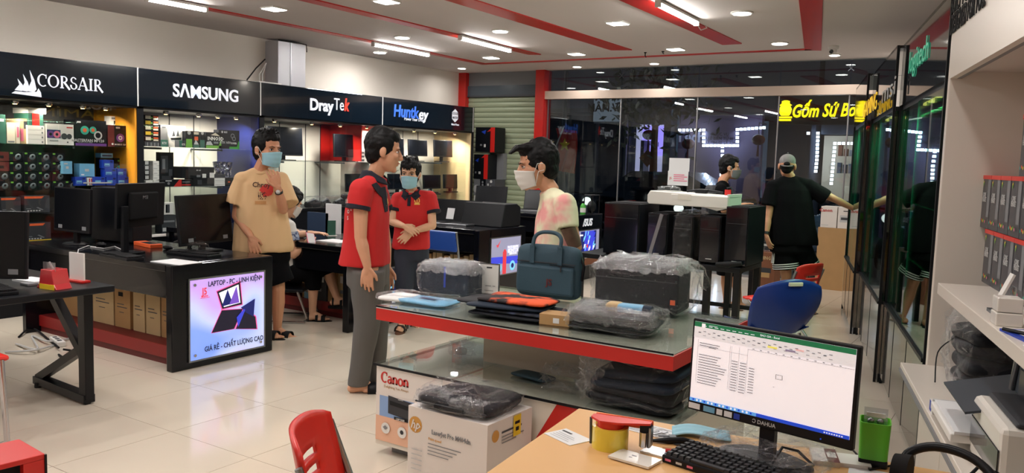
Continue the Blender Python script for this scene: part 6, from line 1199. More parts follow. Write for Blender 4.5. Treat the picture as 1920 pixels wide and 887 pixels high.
# green pen cup
p=D(1632,876); t=thing('pen_cup','square bright green plastic cup with a black foot and clear packet','cup',(p.x,p.y+.03,tz),ang+R(3)); mat('cup_green',(96,188,52),.4)
def rsq(s,n=6,c=.3):
    pts=[]
    for k in range(32): a=2*math.pi*k/32; pts.append((math.copysign(abs(math.cos(a))**c,math.cos(a))*s,math.copysign(abs(math.sin(a))**c,math.sin(a))*s))
    return pts
mb=MB(); o_=rsq(.040); i_=rsq(.037); vs=[(x*.92,y*.92,.022) for x,y in o_]+[(x,y,.125) for x,y in o_]+[(x,y,.125) for x,y in i_]+[(x*.92,y*.92,.03) for x,y in i_]
mb.add(vs,[(r_*32+k,r_*32+(k+1)%32,(r_+1)*32+(k+1)%32,(r_+1)*32+k) for r_ in range(3) for k in range(32)]+[tuple(range(96,128))]); mb.build('cup_body','cup_green',t); bx('foot','black_satin',t,-.037,.037,-.037,.037,0,.024,bevel=.006)
bx('clear_packet','clear_plastic',t,-.03,.03,-.012,-.008,.06,.160,rot=Matrix.Rotation(R(-6),3,'X')); 
for x in (-.012,.012): MB().ell((x,-.014,.125),(.009,.007,.009)).build('packet_bead','steel',t,True)
bx('packet_label','paper',t,-.024,.024,-.020,-.017,.138,.15)
# headphones at the bottom edge
p=D(1738,918,tz); t=thing('headphones','black headphones at the lower right edge of the wood desk','headphones',(p.x+.04,p.y-.03,tz),ang+R(-12))
MB().tube(sp([(-.10,.0,.03),(-.095,.03,.08),(-.04,.06,.105),(.04,.06,.10),(.10,.03,.07),(.115,0,.03)]),.012,10).build('headband','black_satin',t,True)
for sx in (-1,1): MB().tube([(sx*.10-.02,0,.04),(sx*.10+.02,0,.04)],[.042,.048],20).build('ear_cup','black_matte',t,True); MB().lathe([(.034,0),(.03,.006)],20,c=(sx*.10,0,.0)).build('cushion','charcoal',t) 
bx('desk_mat','charcoal',None,0,.0,0,.0,0,.0) if False else None
o=MB().tube([D(1600,845),D(1612,862)+Vector((0,0,.006)),D(1630,885)+Vector((0,0,.006)),D(1690,872)+Vector((0,0,.004))],.003,6).build('cable','black_satin',None,True); tag(o,'thin black cable between the green cup and the headphones','cable')
o=bx('paper_sheet','paper',None,-.08,.08,-.04,.04,0,.002); q=D(1640,885); o.location=(q.x+.02,q.y-.03,tz); o.rotation_euler=(0,0,ang); tag(o,'white sheet under the green cup at the lower edge','paper')
# ================================================================== red folding chair, bottom centre
p=PZ(575,870,.70); t=thing('folding_chair','red plastic folding chair with slotted back at the bottom of the photo','chair',(-1.80,1.66,0),R(84)); 
c=PY(572,815,1.75)
def chair_back(m,z0,z1,w0,w1,slots=True,depth=.06):
    mb=MB(); 
    nU,nV=12,10
    def f(u,v):
        ww=w0+(w1-w0)*v; x=(u-.5)*ww; return (x, .22+.05*v-depth*(1-(2*u-1)**2)*-1, z0+(z1-z0)*v-.03*(2*u-1)**4*v)
    vs=[f(i/nU,j/nV) for j in range(nV+1) for i in range(nU+1)]; fs=[]
    for j in range(nV):
        for i in range(nU):
            if slots and 3<=i<=8 and j in (3,5): continue
            fs.append((j*(nU+1)+i,j*(nU+1)+i+1,(j+1)*(nU+1)+i+1,(j+1)*(nU+1)+i))
    mb.add(vs,fs); return mb
def folding(t,m,z1,z0,wd=.40):
    chair_back(m,z0,z1,wd,wd*.92).build('backrest',m,t,True,solid=.014); MB().grid(lambda u,v:((u-.5)*wd*.95,-.24+v*.42,.455-.02*math.sin(v*3.14)+.01*v),8,8).build('seat',m,t,True,solid=.018)
    for sx in (-1,1):
        MB().tube([(sx*wd*.5,.27,z1-.06),(sx*wd*.5,.20,z0),(sx*wd*.5,.02,.44),(sx*wd*.52,-.26,.012)],.011,10).build('leg','steel',t,True); MB().tube([(sx*wd*.47,-.18,.44),(sx*wd*.47,.10,.22),(sx*wd*.5,.30,.012)],.011,10).build('leg','steel',t,True)
        for yy in (-.26,.30): MB().tube([(sx*wd*.51,yy,0),(sx*wd*.51,yy,.03)],.015,8).build('foot_cap','rubber',t)
folding(t,'red_plastic',.80,.55)
q=PZ(592,790,.80); t.rotation_euler=(0,0,R(124)); t.location=Vector((q.x,q.y,0))-Matrix.Rotation(R(124),3,'Z')@Vector((0,.27,0))
# red crate bottom-left
p=PZ(85,851,.42); q=PZ(36,823,.42); rzc=math.atan2(q.y-p.y,q.x-p.x)-R(90); dpt=(q-p).length
t=thing('cabinet_box','red open fronted box with a black inside at the bottom left corner','box',(p.x,p.y,0),rzc)
bx('top','red',t,-.55,0,0,dpt,.40,.42,bevel=.003); bx('side','red',t,-.02,0,0,dpt,0,.40); bx('back','red',t,-.53,-.02,dpt-.02,dpt,0,.40); bx('inside','black_matte',t,-.53,-.075,.03,dpt-.02,.02,.39); bx('front_stile','red',t,-.075,-.02,0,.03,0,.40); bx('far_side','red',t,-.55,-.53,0,dpt,0,.40); bx('bottom','red',t,-.53,-.02,.03,dpt-.02,0,.02); bx('edge','black_satin',t,-.004,.004,-.004,.004,0,.418); MB().ell((-.045,-.008,.30),(.012,.010,.012)).build('knob','chrome',t,True)
# ================================================================== tall table of tower computers near the glass
TZ=.60; TY0,TY1=7.55,8.25; TXa,TXb=-4.05,-2.32
t=thing('high_table','black tall table with slender legs carrying tower computers','table',((TXa+TXb)/2,(TY0+TY1)/2,0)); hx=(TXb-TXa)/2; hy=(TY1-TY0)/2
bx('table_top','black_satin',t,-hx,hx,-hy,hy,TZ-.05,TZ,bevel=.004)
for x in (-hx+.03,0,hx-.03,hx-.32): 
    for y in ((-hy+.03,hy-.03) if abs(x)>.1 else (-hy+.03,)): bx('leg','black_metal',t,x-.03,x+.03,y-.03,y+.03,0,TZ-.05)
bx('rail','black_metal',t,-hx,hx,hy-.05,hy-.02,.10,.14)
p=PY(1395,492,TY0-.05); o=thing('cable_tie','black plug and cable end hanging at the table edge','cable',(TXb-.10,TY0-.03,TZ)); MB().tube([(-.12,0,.02),(.0,-.02,.03),(.12,0,.05)],[.02,.03,.02],8).build('plug','black_matte',o,True)
def tower(label,px0,px1,pt,y,d,rz=0,z=TZ,front=True,mt='case_black',side=None):
    a=PY(px0,430,y);b=PY(px1,430,y); h=PY((px0+px1)/2,pt,y).z-z; wd=b.x-a.x
    t=thing('tower_pc',label,'computer',((a.x+b.x)/2,y+d/2,z),rz,'tower computers on the tall table'); bx('case',mt,t,-wd/2,wd/2,-d/2,d/2,.015,h,bevel=.005)
    f=bx('front_panel','black_gloss',t,-wd/2+.008,wd/2-.008,-d/2-.012,-d/2,.02,h-.01,bevel=.003); bx('top_vent','black_matte',t,-wd/2+.03,wd/2-.03,-d/2+.05,d/2-.05,h,h+.006)
    for sx in (-1,1): bx('foot','rubber',t,sx*(wd/2-.04)-.02,sx*(wd/2-.04)+.02,-d/2+.03,d/2-.03,0,.016)
    bx('badge','light_grey',f,-.03,.03,-d/2-.0135,-d/2-.012,.05,.058); bx('drive_line','dark_grey',f,-wd/2+.02,wd/2-.02,-d/2-.0135,-d/2-.012,h*.72,h*.725)
    return t
tower('wide black tower computer seen from its side at the left end of the tall table',1132,1198,381,7.62,.5)
tower('black tower computer with a small white badge, second on the tall table',1214,1252,400,7.66,.48)
t=tower('black tower computer under clear film in the middle of the tall table',1262,1300,405,7.64,.48); 
x=t.location; crumple('plastic_film',.24,.56,.50,'wrap_thin',t,(0,0,0),.02,10,8,seed=61)
tower('black tower computer under the right end of the white tray',1312,1352,405,7.62,.5)
tower('tall black tower computer at the right end of the tall table',1360,1403,388,7.60,.55)
# white moulded tray with a plastic bag of cables on top
a=PY(1212,388,7.7);b=PY(1370,398,7.7); zt=1.145
t=thing('foam_tray','white moulded packing tray lying across the tower computers','tray',((a.x+b.x)/2,7.86,zt),R(-4)); wd=(b.x-a.x); 
mb=MB(); mb.prism([(-wd/2,.02),(-wd/2+.02,0),(wd*.2,.0),(wd/2-.12,-.03),(wd/2,.0),(wd/2,.115),(-wd/2+.03,.135),(-wd/2,.09)],lambda a,b,h:(a,h,b),-.16,.16); mb.build('tray_body','white',t,bevel=.008)
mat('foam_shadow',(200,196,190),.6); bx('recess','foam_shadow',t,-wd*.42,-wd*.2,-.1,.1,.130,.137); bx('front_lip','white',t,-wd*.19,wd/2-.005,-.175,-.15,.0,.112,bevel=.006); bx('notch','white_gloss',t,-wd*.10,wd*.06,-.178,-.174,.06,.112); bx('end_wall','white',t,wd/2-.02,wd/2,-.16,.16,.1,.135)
crumple('bag_of_cables',.2,.18,.06,'wrap',t,(-wd*.3,-.02,.12),.02,10,7,seed=63); MB().tube([(-.1,.05,.14),(.05,.08,.16),(.2,.06,.15),(.3,.02,.14)],.012,8).build('black_cable','black_satin',t,True); bx('plug','black_satin',t,.0,.12,.02,.06,.125,.165,bevel=.006); bx('red_flag','red',t,wd*.36,wd*.43,.02,.03,.12,.175)
a=PY(1240,400,7.50);b=PZ(1219,478,.86)
p0=PY(1241,402,7.45);p1=PY(1218,478,7.45)
o=MB().bar(p0,p0+(p1-p0)*(p0.z/(p0.z-p1.z)),.035,.012,up=(0,1,0)).build('slanted_bar','steel',None); tag(o,'slanting silver metal bar leaning under the white tray','bar')
# second tall table / gaming desk behind with a monitor to the right
p=PY(1416,440,9.2); t=thing('side_table','black table with white edge behind the right tower computers','table',(p.x+.18,9.35,0)); bx('table_top','black_satin',t,-.35,.35,-.3,.3,.68,.72); bx('white_edge','white',t,-.35,.35,-.305,-.3,.685,.712)
for x in (-.32,.32):
    for y in (-.27,.27): bx('leg','black_metal',t,x-.025,x+.025,y-.025,y+.025,0,.68)
monitor('dark monitor on the black table behind the right tower computers',(p.x+.16,9.42,.72),R(0),wd=.5,ht=.3,lift=.06)
# boxes by the glass
f=PZ(1538,541);a=PY(1538,431,11.0);b=PY(1642,431,11.0)
q=pbox('big_carton','large plain brown carton on the floor against the street glass','box',(.70,.28,.80),(-2.05,11.16,0),0,'cardboard',[('r',.49,0,.51,1,'cardboard_pale')])
def wb(label,px0,px1,y,front,texts=None):
    a=PY(px0,430,y);b=PY(px1,430,y); return pbox('printer_carton',label,'box',(b.x-a.x-.006,.26,.27),((a.x+b.x)/2,y+.13,.802),0,'carton_white',front,texts)
wb('white printer carton with red lettering, left one on the big brown carton',1537,1568,11.03,[('r',.05,.1,.5,.13,'light_grey')],[(.3,.82,.06,'Canon','canon_red')])
wb('white printer carton with a grey printer picture on the big brown carton',1569,1603,11.03,[('r',.12,.3,.9,.62,'light_grey'),('r',.18,.40,.85,.52,'dark_grey'),('d',.92,.75,.06,'charcoal'),('r',.3,.8,.6,.84,'charcoal')])
wb('white printer carton at the right end on the big brown carton',1604,1640,11.03,[('r',.6,.2,.66,.8,'mid_grey'),('r',.2,.4,.5,.6,'light_grey')])
f=PZ(1427,548); q=pbox('printed_carton','rust brown printed carton on the floor behind the tall table','box',(.30,.28,.50),(f.x,f.y+.14,0),0,'cardboard_brown',[('r',.0,.0,1,.06,'charcoal'),('r',.15,.5,.85,.62,'charcoal'),('r',.2,.38,.8,.5,'cardboard'),('r',.3,.12,.75,.16,'cardboard_pale')],[(.5,.86,.06,'GAMING','cardboard_pale',{'sx':.8})])
t=thing('film_bag','ball of clear film on top of the rust brown carton','plastic film',(f.x,f.y+.14,.50)); crumple('film',.24,.22,.18,'wrap_thin',t,(0,0,0),.04,10,8,seed=71)
q=pbox('flat_carton','orange and brown carton lying under the counter by the glass','box',(.5,.35,.12),(-5.5,10.4,0),R(10),'cardboard_brown')
# blue plastic chair and red folding chair behind it
p=PZ(1440,618,.45); t=thing('shell_chair','blue ribbed plastic shell chair behind the lit monitor','chair',(p.x-.02,p.y+.06,0),R(-132)); mat('shell_blue',(20,52,136),.35)
def shell(u,v):
    x=(u-.5); 
    if v<.5: 
        s=v/.5; w_=.40+.05*s; return (x*w_,-.24+.42*s,.45-.03*math.sin(s*3.14)+.04*(2*x)**2)
    s=(v-.5)/.5; w_=.42+.10*math.sin(s*2.6); zz=.45+.38*s; return (x*w_,.18+.10*s+.03*math.sin(s*3)-.10*(2*x)**2*(1-.4*s), zz-.05*s*s*(2*x)**2*1.2)
o=MB().grid(shell,24,24).build('shell','shell_blue',t,True,solid=.012)
for k in range(9):
    uu=.14+.09*k; MB().tube([Vector(shell(uu,.54+.045*j))+Vector((0,-.009,0)) for j in range(9)],.008,6).build('rib','shell_blue',t,True)
bx('grip_slot','cream',t,-.05,.05,.262,.302,.785,.81,bevel=.004)
for sx in (-1,1): MB().tube([(sx*.18,.1,.43),(sx*.24,.20,.012)],.012,8).build('leg','chrome',t,True); MB().tube([(sx*.18,-.14,.43),(sx*.22,-.22,.012)],.012,8).build('leg','chrome',t,True)
p=PZ(1440,585,.44); t=thing('folding_chair','red plastic folding chair with chrome legs before the man in the cap','chair',(p.x-.06,p.y+.55,0),R(-112)); folding(t,'red_plastic',.80,.56,wd=.36)
# ================================================================== people
HF=Vector((-math.sin(YAW),math.cos(YAW),0)); HR=Vector((math.cos(YAW),math.sin(YAW),0)); UZ=Vector((0,0,1))
def remesh(mb, vox, smooth=4, disp=None):
    """fuse overlapping closed solids into one continuous skin"""
    me=bpy.data.meshes.new('t'); me.from_pydata(mb.v,[],mb.f); bm=bmesh.new(); bm.from_mesh(me); bmesh.ops.recalc_face_normals(bm,faces=bm.faces); bm.to_mesh(me); bm.free()
    o=bpy.data.objects.new('t',me); COL.objects.link(o); m=o.modifiers.new('r','REMESH'); m.mode='VOXEL'; m.voxel_size=vox; m.use_smooth_shade=True
    s=o.modifiers.new('s','SMOOTH'); s.factor=.5; s.iterations=smooth
    dg=bpy.context.evaluated_depsgraph_get(); out=bpy.data.meshes.new_from_object(o.evaluated_get(dg)); bpy.data.objects.remove(o)
    if disp:
        n=len(out.vertices); co=np.empty(n*3); no=np.empty(n*3); out.vertices.foreach_get('co',co); out.vertices.foreach_get('normal',no); co=co.reshape(-1,3); no=no.reshape(-1,3)
        d=np.array([disp(Vector(c)) for c in co]); co=co+no*d[:,None]; out.vertices.foreach_set('co',co.ravel()); out.update()
    out.polygons.foreach_set('use_smooth',[True]*len(out.polygons)); return out
def part(name,me,m,parent):
    me.materials.clear(); me.materials.append(K(m)); return link(name,me,parent)
def limb(mb,pts,rs,n=12,flat=1.0):
    pts=[Vector(p) for p in pts]; d0=(pts[0]-pts[1]).normalized(); d1=(pts[-1]-pts[-2]).normalized(); P=[];Q=[]
    for a in (85,60,30): P.append(pts[0]+d0*rs[0]*math.sin(R(a))); Q.append(rs[0]*math.cos(R(a)))
    P+=pts; Q+=list(rs)
    for a in (30,60,85): P.append(pts[-1]+d1*rs[-1]*math.sin(R(a))); Q.append(rs[-1]*math.cos(R(a)))
    mb.tube(P,Q,n,flat=flat)
def rings(mb,rs,n=24,e=.8):
    """rs: list of (centre, axis_x, axis_y, rx, ry)"""
    base=len(mb.v)
    for c,ax,ay,rx,ry in rs:
        for j in range(n):
            t=2*math.pi*j/n; ct,st=math.cos(t),math.sin(t); mb.v.append(tuple(c+ax*(math.copysign(abs(ct)**e,ct)*rx)+ay*(math.copysign(abs(st)**e,st)*ry)))
    for i in range(len(rs)-1):
        for j in range(n): a=base+i*n+j; b=base+i*n+(j+1)%n; mb.f.append((a,b,b+n,a+n)); mb.m.append(0)
    mb.f.append(tuple(base+j for j in reversed(range(n)))); mb.m.append(0); mb.f.append(tuple(base+(len(rs)-1)*n+j for j in range(n))); mb.m.append(0)
def folds(amp=.006,seed=0,fx=9,fz=3.2):
    return lambda p:(noise.noise(Vector((p.x*fx+seed,p.y*fx,p.z*fz+p.x*4)))+.5*noise.noise(Vector((p.x*fx*2.1,p.y*fx*2.1+seed,p.z*fz*1.7-p.y*6))))*amp
class Person:
    def __init__(s,label,foot,scale=1.0,D=None,skin='skin',group=None):
        if D: 
            d=ray(*foot); t=D/d.dot(HF); p=CAMLOC+d*t
        else: p=PZ(*foot); D=(p-CAMLOC).dot(HF)
        s.hk=scale; s.D=D; s.o=Vector((p.x,p.y,0)); s.k=scale; s.skin=skin; s.root=thing('person',label,'person',tuple(s.o)); s.mb=MB()
    def J(s,px,py,off=0):
        d=ray(px,py); return CAMLOC+d*((s.D-off)/d.dot(HF))-s.o
    def dirv(s,r,u,toward): return (HR*r+UZ*u-HF*toward).normalized()
    def head(s,c,F,tilt=0,hk=1.12):
        s.hk=k=s.k*hk; F=F.normalized(); X=F.cross(UZ).normalized(); U=X.cross(F).normalized()
        if tilt: q=Matrix.Rotation(R(tilt),3,F); X=q@X; U=q@U
        s.hc,s.F,s.X,s.U=c,F,X,U; M=Matrix((X,F,U)).transposed(); E=lambda x,f,u,r:s.mb.ell(s.at(x,f,u),tuple(a*k for a in r),16,12,rot=M)
        E(0,-.012,.035,(.074,.092,.085)); E(0,.020,-.028,(.063,.066,.085)); E(0,.030,-.072,(.047,.050,.042)); E(0,.066,-.098,(.022,.018,.016))
        limb(s.mb,[s.at(0,.080,.012),s.at(0,.092,-.014),s.at(0,.099,-.028)],[.010*k,.013*k,.014*k]); E(.012,.092,-.032,(.009,.010,.008)); E(-.012,.092,-.032,(.009,.010,.008))
        E(0,.072,.026,(.050,.014,.010)); E(0,.082,-.054,(.022,.010,.007)); E(0,.080,-.066,(.020,.011,.008)); E(.036,.060,-.02,(.022,.020,.020)); E(-.036,.060,-.02,(.022,.020,.020))
        for sg in (-1,1): E(sg*.076,-.014,-.004,(.010,.020,.032)); E(sg*.073,-.006,-.026,(.008,.010,.012))
        return s
    def at(s,x,f,u): return s.hc+(s.X*x+s.F*f+s.U*u)*s.hk
    def face(s,eyes=True,brow=True,lips=True,mask=None,loops=True):
        k=s.hk; M=Matrix((s.X,s.F,s.U)).transposed()
        if eyes:
            for sg in (-1,1):
                e=MB().ell(s.at(sg*.031,.0690,.005),(.0135*k,.0085*k,.0062*k),12,8,rot=M).build('eye','eye_white',s.body,True); MB().ell(s.at(sg*.0315,.0755,.005),(.0058*k,.0030*k,.0056*k),10,6,rot=M).build('iris','eye_dark',e,True)
                MB().tube([s.at(sg*.016,.0785,.008),s.at(sg*.026,.0800,.0125),s.at(sg*.037,.0785,.0120),s.at(sg*.047,.0715,.006)],[.0012,.0024,.0024,.0012],6).build('eyelid','eye_dark',s.body,True)
        if brow:
            for sg in (-1,1): MB().tube([s.at(sg*.014,.086,.022),s.at(sg*.032,.084,.028),s.at(sg*.050,.072,.022)],[.0032,.0042,.002],6,flat=.7).build('eyebrow','hair',s.body,True)
        if lips and not mask:
            MB().tube([s.at(-.022,.083,-.060),s.at(-.008,.093,-.057),s.at(0,.092,-.058),s.at(.008,.093,-.057),s.at(.022,.083,-.060)],[.002,.0045,.004,.0045,.002],8).build('lips','lip',s.body,True)
        if mask:
            def f(u,v):
                q=2*u-1; a=q*R(78); v2=.5+(v-.5)*(1-.30*abs(q)**1.6); rx=.069-.012*v2; rf=.1145+.008*math.sin(v2*math.pi*.75)-.030*v2**1.5
                return tuple(s.at(math.sin(a)*rx, math.cos(a)**.95*rf+.0016*math.sin(v2*20)*math.cos(a), -.004-.106*v2))
            o=MB().grid(f,22,16).build('face_mask',mask,s.root,True,solid=.003)
            if loops:
                for sg,u in ((1,1),(-1,0)):
                    for v in (.1,.85): MB().tube([f(u,v),s.at(sg*.082,.006,-.004+(.02 if v<.5 else -.02)),s.at(sg*.084,-.022,.012 if v<.5 else -.02)],.0022,6).build('ear_loop','mask_white',o,True)
    def hair(s,style='short',seed=0):
        k=s.hk; mb=MB(); M=Matrix((s.X,s.F,s.U)).transposed(); E=lambda x,f,u,r:mb.ell(s.at(x,f,u),tuple(a*k for a in r),18,12,rot=M)
        E(0,-.026,.042,(.0855,.099,.096)); E(0,-.058,-.012,(.069,.054,.072)); E(0,.030,.094,(.062,.045,.032)); E(0,.045,.080,(.056,.036,.026)); E(0,-.03,.085,(.07,.075,.06))
        for sg in (-1,1): E(sg*.066,.000,.018,(.012,.018,.030))
        rr=random.Random(seed); 
        if style=='spiky' or style=='fringe':
            for q in range(26):
                a=rr.uniform(-2.6,2.6); x=.07*math.sin(a)*.9; f=-.02+.08*math.cos(a); p=s.at(x*.8,f*.8,.10+rr.uniform(-.01,.02)); d=(s.X*x*3+s.F*(f*3+.25)+s.U*rr.uniform(.3,.9)).normalized(); limb(mb,[p,p+d*.03*k],[.013*k,.004*k],8)
        if style=='fringe':
            for q in range(9):
                x=-.052+.013*q; limb(mb,[s.at(x*.9,.060,.098),s.at(x,.084,.075),s.at(x*1.05+rr.uniform(-.006,.006),.090,.048+rr.uniform(-.008,.012))],[.016*k,.011*k,.005*k],8)
        if style=='quiff':
            for q in range(8): x=-.045+.013*q; limb(mb,[s.at(x,.03,.10),s.at(x,.085,.105),s.at(x*.9,.125,.085)],[.022*k,.016*k,.006*k],8)
        if style=='long':
            E(0,-.085,-.03,(.055,.045,.06)); limb(mb,[s.at(0,-.10,.0),s.at(0,-.135,-.06),s.at(0,-.13,-.15)],[.035*k,.032*k,.014*k])
            for sg in (-1,1): limb(mb,[s.at(sg*.066,.03,.06),s.at(sg*.076,.0,.0),s.at(sg*.06,-.05,-.06)],[.018*k,.02*k,.014*k])
        fr=lambda p:(noise.noise(Vector(((p-s.hc).dot(s.X)*90,(p-s.hc).dot(s.F)*40,(p-s.hc).dot(s.U)*45+seed)))*.0042+noise.noise(Vector(((p-s.hc).dot(s.X)*45+3,(p-s.hc).dot(s.F)*30,(p-s.hc).dot(s.U)*30)))*.004)
        return part('hair',remesh(mb,.0055,2,fr),'hair',s.root)
    def neck(s,base,r=.054): limb(s.mb,[base-UZ*.04,base+UZ*.02,s.at(0,-.018,-.055),s.at(0,-.015,-.0)],[.054*s.k,r*s.k,.052*s.k,.055*s.k])
    def arm(s,sh,el,wr,hd,palm,th,curl=25,r=1.0,spread=.0215):
        k=s.k*r; limb(s.mb,[sh,sh.lerp(el,.5),el],[.050*k,.046*k,.039*k]); limb(s.mb,[el,el.lerp(wr,.3),wr],[.039*k,.042*k,.027*k],flat=.92)
        k=s.k; d=hd.normalized(); n=(palm-d*palm.dot(d)).normalized(); sd=d.cross(n).normalized()
        M=Matrix((sd,d,n)).transposed(); s.mb.ell(wr+d*.050*k,(.039*k,.054*k,.0155*k),14,10,rot=M); limb(s.mb,[wr,wr+d*.035*k],[.026*k,.026*k],10,flat=.75)
        tips=[]
        for i,(ln) in enumerate((.070,.079,.074,.058)):
            b=wr+d*(.086-.004*abs(i-1.2))*k+sd*th*(1.5-i)*spread*k; dd=(d+sd*th*(1.5-i)*.06).normalized(); P=[b-dd*.02*k,b]; c=R(curl*(.7+.15*i))
            for q,fr in enumerate((.46,.31,.23)):
                axis=dd.cross(n); dd=(Matrix.Rotation(c*(.6 if q==0 else 1),3,axis)@dd).normalized() if axis.length>1e-4 else dd; P.append(P[-1]+dd*ln*fr*k)
            limb(s.mb,P,[.0095*k,.0095*k,.0088*k,.0082*k,.0072*k],10); tips.append((P[-1],dd))
        b=wr+d*.028*k+sd*th*.028*k; t1=(d*.75+sd*th*.62+n*.30).normalized(); t2=(d*.9+sd*th*.2+n*.35).normalized(); limb(s.mb,[b-t1*.015*k,b,b+t1*.040*k,b+t1*.040*k+t2*.030*k],[.013*k,.0135*k,.011*k,.0085*k],10)
        return tips
    def leg(s,hip,kn,an,toe,foot=True,r=1.0,lift=.022):
        k=s.k*r; limb(s.mb,[hip,hip.lerp(kn,.5),kn],[.082*k,.072*k,.054*k]); limb(s.mb,[kn,kn.lerp(an,.3),kn.lerp(an,.75),an],[.052*k,.056*k,.040*k,.034*k])
        if foot:
            k=s.k; t=Vector((toe.x,toe.y,0)).normalized(); sd=t.cross(UZ); z=an.z-.075*k; A=Vector((an.x,an.y,z))
            limb(s.mb,[A-t*.040*k+UZ*.034,A+t*.02*k+UZ*.045,A+t*.10*k+UZ*.032],[.032*k,.036*k,.030*k]); limb(s.mb,[an,A+t*.06*k+UZ*.045],[.034*k,.034*k])
            for i in range(5): b=A+t*(.115-.008*abs(i-1))*k+sd*(i-2)*.0165*k+UZ*.022; limb(s.mb,[b-t*.05*k,b,b+t*(.048-.007*i)*k-UZ*.006],[.013*k,.013*k,(.0115-.001*i)*k],8)
    def sandal(s,an,toe,m='black_matte',style='slide',strap_m=None,zlift=0,name='sandal'):
        k=s.k; t=Vector((toe.x,toe.y,0)).normalized(); sd=t.cross(UZ); z=an.z-.075*k; A=Vector((an.x,an.y,z)); mb=MB(); ol=[]
        for q in range(28):
            a=2*math.pi*q/28; f=math.cos(a); g=math.sin(a); L_=.14*k; W=(.047 if f>0 else .036)*k; ol.append((.052*k+f*L_, math.copysign(abs(g)**.8,g)*W))
        mb.prism(ol,lambda a,b,h:tuple(A+t*a+sd*b+UZ*h),-.022,.004); o=mb.build(name,m,s.root,bevel=.003)
        def band(f0,f1,h,w_): 
            MB().grid(lambda u,v:tuple(A+t*((f0+(f1-f0)*v)*k)+sd*(math.cos(math.pi*u)*w_*k)+UZ*(math.sin(math.pi*u)**.7*h*k)),14,3).build('strap',strap_m or m,o,True,solid=.006)
        if style=='slide': band(.06,.125,.068,.050)
        elif style=='straps': band(.085,.125,.060,.049); band(.03,.055,.078,.045); band(-.045,-.03,.085,.037)
        else:
            for sg in (-1,1): MB().tube([A+t*.115*k+UZ*.03,A+t*.08*k+sd*sg*.03*k+UZ*.058,A+t*.0*k+sd*sg*.042*k+UZ*.0],.007,8).build('strap',strap_m or m,o,True)
        return o
    def finish(s,vox=.0048,smooth=3): s.body=part('body',remesh(s.mb,vox,smooth),s.skin,s.root); return s.body
    def torso_core(s,pel,che,nek,ax,w_=.15,d_=.10):
        w_*=.86; d_*=.82
        ay=UZ.cross(ax).normalized(); rings(s.mb,[(pel-UZ*.06,ax,ay,w_,d_),(pel+UZ*.05,ax,ay,w_*1.02,d_),(pel.lerp(che,.5),ax,ay,w_*.92,d_*.92),(che,ax,ay,w_*1.05,d_*1.08),(che.lerp(nek,.65),ax,ay,w_*.9,d_*.85),(nek,ax,ay,.06,.06)],20)
    def top(s,rs,sleeves,m,name='shirt',vox=.0095,amp=.006,seed=0,extra=None):
        """rs: rings from hem to neck; sleeves: list of (shoulder, end, r0, r1, neck)"""
        mb=MB(); rings(mb,rs)
        for sh,en,r0,r1,nk in sleeves:
            d=(en-sh).normalized(); mb.tube([sh-d*.03,sh+d*.03,sh.lerp(en,.5),en],[r0*.8,r0,(r0+r1)/2,r1],16); limb(mb,[nk,sh],[r0*.75,r0*.88],14); mb.ell(sh,(r0,r0,r0),14,10)
        if extra: extra(mb)
        o=part(name,remesh(mb,vox,3,folds(amp,seed)),m,s.root); s.shirt=o; s.bvh=BVHTree.FromPolygons([v.co.copy() for v in o.data.vertices],[tuple(p.vertices) for p in o.data.polygons]); return o
    def band(s,en,d,r,m,w_=.024,name='sleeve_band',par=None):
        d=d.normalized(); MB().tube([en-d*w_,en-d*w_*.9,en+d*.002,en+d*.004],[r*.97,r*1.05,r*1.06,r*.9],20).build(name,m,par or s.shirt,True)
    def hit(s,px,py,off=.004):
        d=ray(px,py).normalized(); o=CAMLOC-s.o; h=s.bvh.ray_cast(o,d); 
        return None if h[0] is None else h[0]-d*off
    def print_px(s,name,m,inside,box,nx,ny,off=.004,par=None):
        """thin print laid on the garment's own surface"""
        x0,y0,x1,y1=box; P={}; vs=[]; fs=[]
        def vid(i,j):
            if (i,j) not in P:
                h=s.hit(x0+(x1-x0)*i/nx,y0+(y1-y0)*j/ny,off)
                P[(i,j)]=None if h is None else len(vs)
                if h is not None: vs.append(h)
            return P[(i,j)]
        for j in range(ny):
            for i in range(nx):
                if inside((i+.5)/nx,(j+.5)/ny):
                    q=[vid(i,j),vid(i+1,j),vid(i+1,j+1),vid(i,j+1)]
                    if None not in q: fs.append(tuple(q))
        if not fs: return
        mb=MB(); mb.add(vs,fs); return mb.build(name,m,par or s.shirt)
    def poly_px(s,name,m,pts,off=.007,par=None):
        vs=[s.hit(x,y,off) for x,y in pts]
        if None in vs: vs=[v for v in vs if v is not None]
        if len(vs)<3: return
        mb=MB(); mb.add(vs,[tuple(range(len(vs)))]); return mb.build(name,m,par or s.shirt,solid=.004)
    def text_px(s,string,m,px,py,size_px,ang=0,sx=1,off=.005,bold=.02,vertical=False):
        me=text_mesh(string,1.0,bold,0,0,'CENTER',2,1.0); c,sn=math.cos(R(ang)),math.sin(R(ang)); vs=[]; ok=True
        for v in me.vertices:
            x,y=v.co.x*size_px*sx,v.co.y*size_px; h=s.hit(px+x*c+y*sn,py+x*sn-y*c,off)
            if h is None: return None
            vs.append(h)
        mb=MB(); mb.add(vs,[tuple(p.vertices) for p in me.polygons]); return mb.build('print',m,s.shirt)
    def collar(s,base,ax,m,r0=.082,r1=.064,h=.045,gap=28,fdir=None,lean=0):
        ay=fdir; 
        def f(u,v):
            a=R(gap)+(2*math.pi-2*R(gap))*u; rr_=r0+(r1-r0)*v; front=max(0,math.cos(a)); return tuple(base+ay*(math.cos(a)*rr_*1.05+lean*v)+ax*(math.sin(a)*rr_)+UZ*(h*v*(1-.35*front)-.035*front))
        return MB().grid(f,28,4).build('collar',m,s.shirt,True,solid=.007)
